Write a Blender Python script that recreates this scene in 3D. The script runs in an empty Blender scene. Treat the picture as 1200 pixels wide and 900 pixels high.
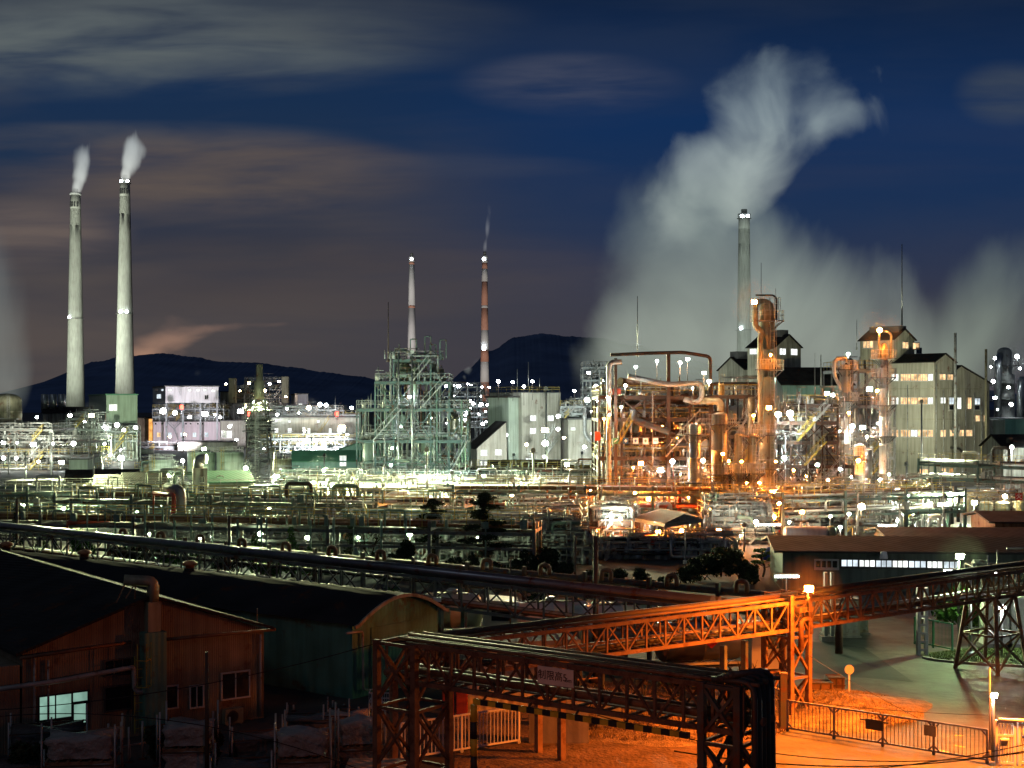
import bpy, math, random
from mathutils import Vector, Matrix
pi = math.pi
R = math.radians
F, H, CX, HY = 1648.0, 14.0, 600.0, 470.0     # focal length in photo pixels, eye height, centre column, horizon row
rnd = random.Random(11)
scene = bpy.context.scene
COL = scene.collection

def P(px, py, Y): return Vector(((px-CX)/F*Y, Y, H-(py-HY)/F*Y))
def XX(px, Y): return (px-CX)/F*Y
def ZZ(py, Y): return H-(py-HY)/F*Y
def GY(py): return H*F/(py-HY)
def V(*a): return Vector(a)

# ------------------------------------------------------------------ mesh collector
class MB:
    def __init__(s): s.v = []; s.f = []; s.sm = []; s.mi = []; s.cur = 0
    def face(s, idx, sm=False): s.f.append(idx); s.sm.append(sm); s.mi.append(s.cur)
    def add(s, vs, fs, sm=False):
        b = len(s.v); s.v.extend([tuple(p) for p in vs])
        for f in fs: s.face([b+i for i in f], sm)
    def box(s, c, sz, rz=0.0):
        x, y, z = sz[0]/2, sz[1]/2, sz[2]/2; co, si = math.cos(rz), math.sin(rz)
        vs = []
        for dz in (-z, z):
            for dx, dy in ((-x,-y),(x,-y),(x,y),(-x,y)):
                vs.append((c[0]+dx*co-dy*si, c[1]+dx*si+dy*co, c[2]+dz))
        s.add(vs, [(3,2,1,0),(4,5,6,7),(0,1,5,4),(1,2,6,5),(2,3,7,6),(3,0,4,7)])
        return s
    def box2(s, a, b):
        return s.box(((a[0]+b[0])/2,(a[1]+b[1])/2,(a[2]+b[2])/2), (abs(b[0]-a[0]),abs(b[1]-a[1]),abs(b[2]-a[2])))
    def frame3(s, o, u, v, w, a, b, c):   # box spanned by axes u,v,w from origin o
        o=Vector(o); u=Vector(u)*a; v=Vector(v)*b; w=Vector(w)*c
        vs=[o,o+u,o+u+v,o+v,o+w,o+u+w,o+u+v+w,o+v+w]
        fs=[(3,2,1,0),(4,5,6,7),(0,1,5,4),(1,2,6,5),(2,3,7,6),(3,0,4,7)]
        if u.cross(v).dot(w)<0: fs=[tuple(reversed(f)) for f in fs]
        s.add(vs,fs); return s
    def beam(s, p0, p1, w, h=None):
        h = h or w; p0=Vector(p0); p1=Vector(p1); d=p1-p0
        if d.length<1e-6: return s
        d.normalize(); sd = d.cross(Vector((0,0,1)))
        if sd.length<1e-3: sd=Vector((1,0,0))
        sd.normalize(); up=sd.cross(d)
        vs=[]
        for p in (p0,p1):
            for a,b in ((-1,-1),(1,-1),(1,1),(-1,1)): vs.append(p+sd*(a*w/2)+up*(b*h/2))
        s.add(vs,[(0,1,2,3),(7,6,5,4),(0,4,5,1),(1,5,6,2),(2,6,7,3),(3,7,4,0)]); return s
    def tube(s, p0, p1, r, n=8, r2=None, cap=True):
        p0=Vector(p0); p1=Vector(p1); r2=r if r2 is None else r2; d=(p1-p0)
        if d.length<1e-6: return s
        d.normalize(); a=d.cross(Vector((0,0,1)))
        if a.length<1e-3: a=Vector((1,0,0))
        a.normalize(); b=d.cross(a); base=len(s.v)
        for p,rr in ((p0,r),(p1,r2)):
            for i in range(n):
                t=2*pi*i/n; s.v.append(tuple(p+a*(rr*math.cos(t))+b*(rr*math.sin(t))))
        for i in range(n):
            j=(i+1)%n; s.face([base+i,base+j,base+n+j,base+n+i],True)
        if cap:
            s.face([base+n-1-i for i in range(n)]); s.face([base+n+i for i in range(n)])
        return s
    def pipe(s, pts, r, n=8, br=None):
        br = br or 2.2*r; pts=[Vector(p) for p in pts]; out=[pts[0]]
        for i in range(1,len(pts)-1):
            a,b,c=pts[i-1],pts[i],pts[i+1]; d1=(b-a); d2=(c-b)
            l=min(br,d1.length*.45,d2.length*.45)
            if l<1e-4: continue
            q0=b-d1.normalized()*l; q1=b+d2.normalized()*l
            for k in range(4):
                t=k/3; out.append(q0*(1-t)**2+b*(2*t*(1-t))+q1*t*t)
        out.append(pts[-1]); base=len(s.v); m=len(out); prev=None
        for i,p in enumerate(out):
            d=(out[min(i+1,m-1)]-out[max(i-1,0)])
            d=d.normalized() if d.length>1e-9 else Vector((0,0,1))
            if prev is None:
                a=d.cross(Vector((0,0,1)))
                if a.length<1e-3: a=Vector((1,0,0))
            else:
                a=prev-d*prev.dot(d)
                if a.length<1e-4: a=d.orthogonal()
            a.normalize(); prev=a; b=d.cross(a)
            for k in range(n):
                t=2*pi*k/n; s.v.append(tuple(p+a*(r*math.cos(t))+b*(r*math.sin(t))))
        for i in range(m-1):
            for k in range(n):
                j=(k+1)%n; s.face([base+i*n+k,base+i*n+j,base+(i+1)*n+j,base+(i+1)*n+k],True)
        s.face([base+n-1-k for k in range(n)]); s.face([base+(m-1)*n+k for k in range(n)])
        return s
    def lathe(s, c, prof, n=20, axis=None, sm=True):
        c=Vector(c); ax=Vector(axis).normalized() if axis else Vector((0,0,1))
        a=ax.orthogonal().normalized() if axis else Vector((1,0,0)); b=ax.cross(a); base=len(s.v)
        for r,z in prof:
            for i in range(n):
                t=2*pi*i/n; s.v.append(tuple(c+ax*z+a*(r*math.cos(t))+b*(r*math.sin(t))))
        for k in range(len(prof)-1):
            for i in range(n):
                j=(i+1)%n; s.face([base+k*n+i,base+k*n+j,base+(k+1)*n+j,base+(k+1)*n+i],sm)
        if prof[0][0]>1e-3: s.face([base+n-1-i for i in range(n)])
        if prof[-1][0]>1e-3: m=base+(len(prof)-1)*n; s.face([m+i for i in range(n)])
        return s
    def sphere(s, c, r, n=8, m=5, sq=1.0):
        return s.lathe(c,[(max(r*math.sin(pi*k/m),1e-4),-r*sq*math.cos(pi*k/m)) for k in range(m+1)],n)
    def prism(s, poly, ext):
        ext=Vector(ext); poly=[Vector(p) for p in poly]; n=len(poly)
        nrm=Vector((0,0,0))
        for i in range(n): nrm+=poly[i].cross(poly[(i+1)%n])
        if nrm.dot(ext)>0: poly=poly[::-1]
        vs=poly+[p+ext for p in poly]
        s.add(vs,[tuple(range(n)),tuple(range(2*n-1,n-1,-1))]+[((i+1)%n,i,n+i,n+(i+1)%n) for i in range(n)]); return s
    def poly(s, pts): s.add(pts,[tuple(range(len(pts)))]); return s

BASE={}
def mesh(mb,name,mats,off=None,rz=0.0):
    me=bpy.data.meshes.new(name)
    if off is None: vs=mb.v
    elif abs(rz)<1e-9: ox,oy,oz=off; vs=[(a-ox,b-oy,c-oz) for a,b,c in mb.v]
    else:
        ox,oy,oz=off; co,si=math.cos(-rz),math.sin(-rz)
        vs=[((a-ox)*co-(b-oy)*si,(a-ox)*si+(b-oy)*co,c-oz) for a,b,c in mb.v]
    me.from_pydata(vs,[],mb.f)
    me.polygons.foreach_set('use_smooth',mb.sm)
    if not isinstance(mats,(list,tuple)): mats=[mats]
    for m in mats: me.materials.append(M[m] if isinstance(m,str) else m)
    if len(mats)>1: me.polygons.foreach_set('material_index',mb.mi)
    me.update(); return me
def tag(o,label=None,cat=None,group=None,kind=None):
    if label: o['label']=label
    if cat: o['category']=cat
    if group: o['group']=group
    if kind: o['kind']=kind
    return o
def thing(name,label,cat,loc,rz=0.0,group=None):
    o=bpy.data.objects.new(name,None); COL.objects.link(o); o.empty_display_size=.3
    o.location=loc; o.rotation_euler=(0,0,rz); BASE[o]=(Vector(loc),rz)
    return tag(o,label,cat,group)
def part(mb,name,mat,root,space='w',label=None,kind=None):
    """a mesh child; space 'w': vertices given in world coordinates, 'l': in the thing's own"""
    if not mb.f: return None
    loc,rz=BASE[root]
    me=mesh(mb,name,mat,loc if space=='w' else None,rz if space=='w' else 0)
    o=bpy.data.objects.new(name,me); COL.objects.link(o); o.parent=root; BASE[o]=(loc,rz)
    return tag(o,label,None,None,kind)
def single(mb,name,mat,label,cat,loc=None,group=None,kind=None):
    if loc is None:
        xs=[v[0] for v in mb.v]; ys=[v[1] for v in mb.v]; zs=[v[2] for v in mb.v]
        loc=((min(xs)+max(xs))/2,(min(ys)+max(ys))/2,min(zs))
    me=mesh(mb,name,mat,loc); o=bpy.data.objects.new(name,me); COL.objects.link(o); o.location=loc; BASE[o]=(Vector(loc),0)
    return tag(o,label,cat,group,kind)
def structure(mb,name,mat):
    me=mesh(mb,name,mat); o=bpy.data.objects.new(name,me); COL.objects.link(o); return tag(o,kind='structure')
def copy_tree(o,parent=None):
    c=o.copy(); COL.objects.link(c); c.parent=parent
    for ch in list(o.children): copy_tree(ch,c)
    return c

# ------------------------------------------------------------------ materials
M={}
def nt(name):
    m=bpy.data.materials.new(name); m.use_nodes=True; t=m.node_tree; t.nodes.clear(); M[name]=m; return m,t,t.nodes,t.links
def mat(name,c,rough=.6,metal=0.0,var=.3,scale=1.2,streak=0.0,rust=0.0,rustc=(.11,.035,.012),bump=0.0,corr=0.0,spec=.4):
    m,t,N,L=nt(name)
    out=N.new('ShaderNodeOutputMaterial'); b=N.new('ShaderNodeBsdfPrincipled'); L.new(b.outputs[0],out.inputs[0])
    b.inputs['Roughness'].default_value=rough; b.inputs['Metallic'].default_value=metal
    b.inputs['Specular IOR Level'].default_value=spec
    tc=N.new('ShaderNodeTexCoord'); nz=N.new('ShaderNodeTexNoise'); nz.inputs['Scale'].default_value=scale; nz.inputs['Detail'].default_value=6
    L.new(tc.outputs['Object'],nz.inputs['Vector'])
    mx=N.new('ShaderNodeMix'); mx.data_type='RGBA'
    mr=N.new('ShaderNodeMapRange'); mr.inputs[1].default_value=.3; mr.inputs[2].default_value=.7
    L.new(nz.outputs['Fac'],mr.inputs[0]); L.new(mr.outputs[0],mx.inputs[0])
    mx.inputs[6].default_value=(*[x*(1-var) for x in c],1); mx.inputs[7].default_value=(*[min(1,x*(1+var*.6)) for x in c],1)
    cur=mx.outputs[2]
    if streak>0:
        mp=N.new('ShaderNodeMapping'); mp.inputs['Scale'].default_value=(2.2,2.2,.16); L.new(tc.outputs['Object'],mp.inputs[0])
        n2=N.new('ShaderNodeTexNoise'); n2.inputs['Scale'].default_value=1.0; n2.inputs['Detail'].default_value=5; L.new(mp.outputs[0],n2.inputs['Vector'])
        r2=N.new('ShaderNodeMapRange'); r2.inputs[1].default_value=.42; r2.inputs[2].default_value=.68; r2.inputs[3].default_value=0; r2.inputs[4].default_value=streak
        L.new(n2.outputs['Fac'],r2.inputs[0])
        m2=N.new('ShaderNodeMix'); m2.data_type='RGBA'; m2.blend_type='MULTIPLY'; L.new(r2.outputs[0],m2.inputs[0]); L.new(cur,m2.inputs[6]); m2.inputs[7].default_value=(.28,.24,.2,1); cur=m2.outputs[2]
    if rust>0:
        n3=N.new('ShaderNodeTexNoise'); n3.inputs['Scale'].default_value=scale*1.7; n3.inputs['Detail'].default_value=8; n3.inputs['Roughness'].default_value=.7
        L.new(tc.outputs['Object'],n3.inputs['Vector'])
        r3=N.new('ShaderNodeMapRange'); r3.inputs[1].default_value=.62-.25*rust; r3.inputs[2].default_value=.74-.2*rust; L.new(n3.outputs['Fac'],r3.inputs[0])
        m3=N.new('ShaderNodeMix'); m3.data_type='RGBA'; L.new(r3.outputs[0],m3.inputs[0]); L.new(cur,m3.inputs[6]); m3.inputs[7].default_value=(*rustc,1); cur=m3.outputs[2]
    L.new(cur,b.inputs['Base Color'])
    if corr>0:
        sp=N.new('ShaderNodeSeparateXYZ'); L.new(tc.outputs['Object'],sp.inputs[0])
        ad=N.new('ShaderNodeMath'); L.new(sp.outputs[0],ad.inputs[0]); L.new(sp.outputs[1],ad.inputs[1])
        ml=N.new('ShaderNodeMath'); ml.operation='MULTIPLY'; ml.inputs[1].default_value=corr; L.new(ad.outputs[0],ml.inputs[0])
        sn=N.new('ShaderNodeMath'); sn.operation='SINE'; L.new(ml.outputs[0],sn.inputs[0])
        bp=N.new('ShaderNodeBump'); bp.inputs['Strength'].default_value=.28; bp.inputs['Distance'].default_value=.04; L.new(sn.outputs[0],bp.inputs['Height']); L.new(bp.outputs[0],b.inputs['Normal'])
    elif bump>0:
        n4=N.new('ShaderNodeTexNoise'); n4.inputs['Scale'].default_value=scale*6; n4.inputs['Detail'].default_value=6; L.new(tc.outputs['Object'],n4.inputs['Vector'])
        bp=N.new('ShaderNodeBump'); bp.inputs['Strength'].default_value=bump; bp.inputs['Distance'].default_value=.12; L.new(n4.outputs['Fac'],bp.inputs['Height']); L.new(bp.outputs[0],b.inputs['Normal'])
    return m
def emis(name,c,s,sample='FRONT',var=0.0):
    m,t,N,L=nt(name); out=N.new('ShaderNodeOutputMaterial'); e=N.new('ShaderNodeEmission'); L.new(e.outputs[0],out.inputs[0])
    e.inputs[0].default_value=(*c,1); e.inputs[1].default_value=s; m.cycles.emission_sampling=sample
    if var>0:
        tc=N.new('ShaderNodeTexCoord'); n=N.new('ShaderNodeTexNoise'); n.inputs['Scale'].default_value=.9; n.inputs['Detail'].default_value=3; L.new(tc.outputs['Object'],n.inputs['Vector'])
        r=N.new('ShaderNodeMapRange'); r.inputs[1].default_value=.35; r.inputs[2].default_value=.65; r.inputs[3].default_value=s*(1-var); r.inputs[4].default_value=s*(1+var); L.new(n.outputs['Fac'],r.inputs[0]); L.new(r.outputs[0],e.inputs[1])
    return m
mat('asphalt',(.055,.055,.055),.85,var=.35,scale=.35,bump=.3)
mat('road_asphalt',(.10,.10,.095),.72,var=.55,scale=.4,bump=.3,rust=.55,rustc=(.055,.052,.046))
mat('dirt',(.17,.115,.07),.95,var=.55,scale=.9,bump=.9)
mat('gravel',(.30,.23,.14),.95,var=.6,scale=2.2,bump=1.0)
mat('hill_haze',(.14,.20,.34),1,var=.25,scale=.012,spec=0)  # distant aerial haze put into the hill colour as blue
mat('concrete',(.30,.29,.27),.85,var=.25,scale=.6,streak=.5,bump=.15)
mat('chimney_concrete',(.40,.41,.37),.9,var=.18,scale=.08,streak=.4)
mat('chimney_pale',(.40,.40,.40),.9,var=.12,scale=.08)
mat('chimney_red',(.34,.17,.12),.8,var=.15,scale=.1)
mat('steel_green',(.105,.165,.155),.55,.15,rust=.45,scale=.7)
mat('steel_grey',(.15,.16,.155),.55,.2,rust=.4,scale=.8)
mat('steel_dark',(.075,.075,.07),.6,.2,rust=.6,scale=.8)
mat('steel_pale',(.24,.27,.27),.5,.15,rust=.25,scale=.8)
mat('steel_rust',(.075,.055,.042),.7,.15,rust=.55,scale=.9,rustc=(.11,.05,.026))
mat('steel_brown',(.16,.09,.055),.75,.1,rust=.6,scale=1.2,rustc=(.07,.03,.016))
mat('steel_orange',(.26,.15,.085),.6,.1,rust=.5,scale=1.5,rustc=(.12,.045,.02))
mat('rail_yellow',(.40,.31,.06),.5,0,rust=.3,scale=1.5)
mat('rail_grey',(.38,.39,.37),.5,.3,rust=.3,scale=1.5)
mat('grate',(.11,.12,.115),.7,.3,rust=.4,scale=1.2)
mat('galv',(.38,.40,.39),.34,.8,var=.25,scale=1.3)
mat('lagging',(.55,.56,.54),.36,.55,var=.2,scale=1.0,streak=.3)
mat('pipe_grey',(.30,.32,.31),.5,.2,rust=.35,scale=1.0)
mat('pipe_green',(.17,.26,.21),.5,.1,rust=.3,scale=1.0)
mat('pipe_rust',(.17,.095,.055),.65,.15,rust=.5,scale=1.2)
mat('pipe_dark',(.06,.06,.058),.55,.3,rust=.4,scale=1.0)
mat('pipe_red',(.38,.06,.03),.5,0,rust=.3,scale=1.0)
mat('pipe_white',(.66,.66,.63),.45,.1,rust=.15,scale=1.0)
mat('pipe_sheen',(.14,.15,.17),.3,.7,var=.25,scale=.6,rust=.25)
mat('vessel_grey',(.40,.42,.38),.45,.35,var=.22,scale=.5,streak=.55,rust=.2)
mat('vessel_tan',(.31,.30,.21),.5,.3,var=.22,scale=.5,streak=.6,rust=.25)
mat('vessel_green',(.33,.42,.33),.5,.05,var=.15,scale=.4,streak=.5)
mat('vessel_white',(.68,.69,.66),.45,.1,var=.12,scale=.4,streak=.35)
mat('vessel_yellow',(.45,.38,.16),.55,0,var=.25,scale=.7,streak=.7,rust=.4)
mat('wall_grey',(.36,.36,.30),.7,.0,var=.16,scale=.3,streak=.42,corr=7,rust=.1)
mat('wall_pink',(.55,.49,.52),.7,.0,var=.08,scale=.2,streak=.25,corr=6)
mat('wall_white',(.58,.58,.58),.7,.0,var=.08,scale=.2,streak=.3,corr=6)
mat('wall_green',(.31,.38,.31),.7,.0,var=.12,scale=.3,streak=.35,corr=7)
mat('wall_dim',(.11,.145,.12),.8,.0,var=.2,scale=.3,streak=.5,corr=9)
mat('wall_teal',(.18,.33,.30),.6,.0,var=.12,scale=.3,streak=.3,corr=6)
mat('wall_olive',(.26,.26,.215),.7,.0,var=.22,scale=.35,streak=.9,corr=9,rust=.15)
mat('wall_stain',(.35,.35,.27),.7,.0,var=.25,scale=.4,streak=.55,corr=8)
mat('wall_cream',(.44,.40,.31),.75,.0,var=.2,scale=.5,streak=.7,corr=14,rust=.15)
mat('wall_rustic',(.23,.19,.13),.85,.0,var=.35,scale=.5,streak=.5,corr=45,rust=.25,rustc=(.08,.035,.018))
mat('hangar_green',(.13,.30,.23),.65,.05,var=.25,scale=.5,streak=.4,corr=18,rust=.2)
mat('roof_dark',(.03,.029,.028),.9,0,var=.4,scale=.5,corr=16,rust=.2,spec=.1)
mat('roof_green',(.08,.22,.14),.6,.05,var=.25,scale=.4,corr=9)
mat('roof_grey',(.10,.10,.095),.7,.1,var=.3,scale=.5,corr=10)
mat('tile_roof',(.045,.043,.04),.75,0,var=.5,scale=.8,corr=9,bump=.2)
mat('hangar_roof',(.03,.03,.032),.9,.0,var=.4,scale=.3,corr=5,rust=.15,spec=.12)
mat('frame_pale',(.5,.5,.47),.5,.2,var=.2,scale=2)
mat('frame_dark',(.05,.05,.05),.5,.2)
mat('glass_dark',(.015,.018,.02),.1,0,var=.2,spec=.8)
mat('vent_orange',(.55,.25,.10),.6,0,rust=.45,scale=3)
mat('white_paint',(.75,.75,.74),.5,0,var=.08,scale=2,rust=.1)
mat('gate_white',(.70,.70,.74),.45,.1,var=.1,scale=2)
mat('gate_grey',(.20,.20,.22),.5,.3,var=.2,scale=2)
mat('hazard_black',(.02,.02,.02),.6); mat('hazard_yellow',(.6,.42,.03),.6,var=.3,scale=3)
mat('sign_face',(.62,.55,.50),.6,var=.12,scale=3); mat('sign_ink',(.03,.025,.03),.7,var=0)
mat('sign_red',(.55,.03,.03),.5,var=.1); mat('sign_white',(.8,.8,.78),.5,var=.05); mat('sign_blue',(.05,.16,.35),.5,var=.1); mat('sign_green',(.1,.3,.14),.5,var=.1)
mat('tarp',(.32,.30,.28),.38,0,var=.4,scale=.9,bump=1.0)
mat('tarp_dark',(.11,.10,.095),.4,0,var=.4,scale=.9,bump=1.0)
mat('timber',(.20,.13,.075),.85,var=.35,scale=4)
mat('blue_tarp',(.03,.09,.35),.55,var=.3,scale=2)
mat('fence_green',(.04,.22,.12),.5,.1,var=.15)
mat('bark',(.05,.035,.022),.95,var=.5,scale=3,bump=.6)
mat('wire',(.012,.012,.012),.6)
mat('steel_tank',(.33,.34,.36),.28,.8,var=.2,scale=1.2)
mat('truck_cab',(.55,.53,.42),.4,.1,var=.12,scale=1,rust=.05)
mat('truck_white',(.62,.63,.6),.4,.1,var=.12,scale=1)
mat('rubber',(.02,.02,.02),.85)
mat('lamp_body',(.20,.20,.19),.5,.4)
mat('road_paint',(.55,.42,.05),.7,var=.4,scale=5)
mat('verge_soil',(.05,.075,.025),1,var=.6,scale=2,bump=.8)
def leafmat(name,c):
    m=mat(name,c,.7,0,var=.55,scale=1.6,spec=.25); return m
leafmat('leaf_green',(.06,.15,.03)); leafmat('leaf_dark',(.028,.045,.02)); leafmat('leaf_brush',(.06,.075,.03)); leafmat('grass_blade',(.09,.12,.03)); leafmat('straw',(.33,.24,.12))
# lamps: a real emitter, strong enough to light what stands round it
for tn,ts in (('far',140),('mid',900),('star',5200),('near',560)):
    emis('lamp_white_'+tn,(.92,1.0,.94),ts); emis('lamp_cool_'+tn,(.86,.94,1.0),ts); emis('lamp_green_'+tn,(.70,1.0,.42) if tn=='near' else (.82,1.0,.60),ts*(5 if tn=='near' else 1)); emis('lamp_amber_'+tn,(1.0,.19,.012) if tn=='near' else (1.0,.25,.026),ts*(22 if tn=='near' else 5.0)); emis('lamp_warm_'+tn,(1.0,.70,.40),ts)
emis('lamp_red',(1,.05,.03),14); emis('lamp_beacon',(.8,.9,1),60)
emis('lit_white',(.95,1.0,.95),1.5,'NONE',.35); emis('lit_warm',(1.0,.62,.30),1.25,'NONE',.55); emis('lit_teal',(.35,.62,.50),.75,'NONE',.35); emis('lit_cool',(.8,.92,1.0),1.0,'NONE',.4)
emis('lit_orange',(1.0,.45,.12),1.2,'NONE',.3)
emis('tube_white',(.95,1,.95),30)

# ------------------------------------------------------------------ generic builders
PAL={'cool':['galv','pipe_grey','pipe_white','pipe_dark','galv','pipe_green','lagging','pipe_grey','pipe_dark'],
     'green':['pipe_green','pipe_grey','galv','pipe_green','pipe_rust','pipe_grey','vessel_green'],
     'rusty':['pipe_rust','pipe_grey','galv','lagging','pipe_rust','pipe_dark','pipe_dark','pipe_red','pipe_white'],
     'mid':['pipe_green','pipe_grey','pipe_rust','galv','lagging','pipe_dark','pipe_dark','pipe_white','pipe_grey']}
def railing(mb,pts,h=1.1,closed=True,st=1.8,w=.05):
    pts=[Vector(p) for p in pts]; n=len(pts)
    for i in range(n if closed else n-1):
        a,b=pts[i],pts[(i+1)%n]; L_=(b-a).length
        if L_<.1: continue
        for hh in (h,h*.52): mb.beam(a+V(0,0,hh),b+V(0,0,hh),w)
        k=max(1,int(L_/st))
        for j in range(k): p=a.lerp(b,j/k); mb.beam(p,p+V(0,0,h),w)
def ladder(mb,p,h,axis=(1,0,0),w=.45,cage=False,out=(0,-1,0)):
    p=Vector(p); a=Vector(axis)*w/2; o=Vector(out)
    for s in (-1,1): mb.beam(p+a*s,p+a*s+V(0,0,h),.05)
    for k in range(int(h/.35)): mb.beam(p-a+V(0,0,.2+k*.35),p+a+V(0,0,.2+k*.35),.03)
    if cage:
        for k in range(int(h/1.1)):
            z=V(0,0,2+k*1.1)
            if 2+k*1.1>h: break
            q=[p-a+z,p-a*1.4+o*.5+z,p+o*.75+z,p+a*1.4+o*.5+z,p+a+z]
            for i in range(4): mb.beam(q[i],q[i+1],.03)
        for q in (p-a*1.4+o*.5,p+o*.75,p+a*1.4+o*.5): mb.beam(q+V(0,0,2),q+V(0,0,h+.6),.03)
def stair(mb,a,b,w=.8):
    a=Vector(a); b=Vector(b); d=(b-a); hd=Vector((d.x,d.y,0)); 
    sd=hd.normalized().cross(V(0,0,1))*w/2 if hd.length>.01 else V(w/2,0,0)
    for s in (-1,1):
        mb.beam(a+sd*s,b+sd*s,.05,.14); mb.beam(a+sd*s+V(0,0,1),b+sd*s+V(0,0,1),.05)
        for k in range(4): q=a.lerp(b,(k+.5)/4)+sd*s; mb.beam(q,q+V(0,0,1),.04)
    n=max(2,int(abs(d.z)/.25))
    for k in range(n): q=a.lerp(b,(k+.5)/n); mb.box(q,(w if abs(sd.x)>abs(sd.y) else .25,w if abs(sd.y)>=abs(sd.x) else .25,.04))
def dome(r,h,top=True,k=5):
    return [(max(r*math.cos(pi/2*i/k),1e-3),h*math.sin(pi/2*i/k)) for i in range(k+1)]
def vvessel(mb,c,r,h,n=18):
    """upright drum with dished heads, flange bands and a nozzle on top"""
    x,y,z=c; hd=r*.45; leg=min(.8,h*.15)
    prof=[(1e-3,leg-.0)]+[(q,leg+hd-zz) for q,zz in dome(r,hd)[::-1]][1:]
    prof+=[(r,z_) for z_ in (leg+hd+.02,h*.5)]+[(r*1.04,h*.5+.01),(r*1.04,h*.5+.12),(r,h*.5+.13)]
    prof+=[(q,h-hd+zz) for q,zz in dome(r,hd)]
    mb.lathe((x,y,z),prof,n)
    for a in range(4): t=pi/4+a*pi/2; mb.beam((x+r*.8*math.cos(t),y+r*.8*math.sin(t),z),(x+r*.8*math.cos(t),y+r*.8*math.sin(t),z+leg+hd),.1)
    mb.tube((x,y,z+h-.1),(x,y,z+h+.45),r*.18,8); mb.tube((x,y,z+h+.3),(x,y,z+h+.38),r*.3,8)
def hvessel(mb,c,r,L_,ax,n=16):
    x,y,z=c; hd=r*.45; a=Vector((1,0,0)) if ax=='x' else Vector((0,1,0)); c0=Vector((x,y,z+r+.45))-a*L_/2
    prof=[(q,-zz+hd) for q,zz in dome(r,hd)[::-1]]+[(r,L_-hd)]+[(q,L_-hd+zz) for q,zz in dome(r,hd)]
    mb.lathe(c0,prof,n,axis=a)
    for s in (.22,.78):
        p=c0+a*(L_*s); mb.box((p.x,p.y,z+.25+r*.2),(.25 if ax=='x' else r*1.5,.25 if ax=='y' else r*1.5,.5+r*.4))
    p=c0+a*(L_*.4); mb.tube(p,p+V(0,0,r+.4),r*.2,8)
def rand_route(rg,x0,x1,y0,y1,zs,zmax):
    g=lambda a,b: round(rg.uniform(a,b)/.4)*.4
    z=rg.choice(zs[:-1] or zs)+rg.choice((.3,.6,.9,1.5)); p=[g(x0,x1),g(y0,y1),z]; pts=[tuple(p)]
    last=None
    for k in range(rg.choice((2,3,3,4,5))):
        ax=rg.choice([a for a in (0,0,1,2,2) if a!=last]); last=ax; q=list(p)
        if ax==2: q[2]=min(zmax,rg.choice(zs)+rg.choice((.5,.9,1.4,2.0,2.6)))
        elif ax==0: q[0]=g(x0,x1)
        else: q[1]=g(y0,y1)
        if abs(q[ax]-p[ax])<.8: continue
        p=q; pts.append(tuple(p))
    return pts
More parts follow.
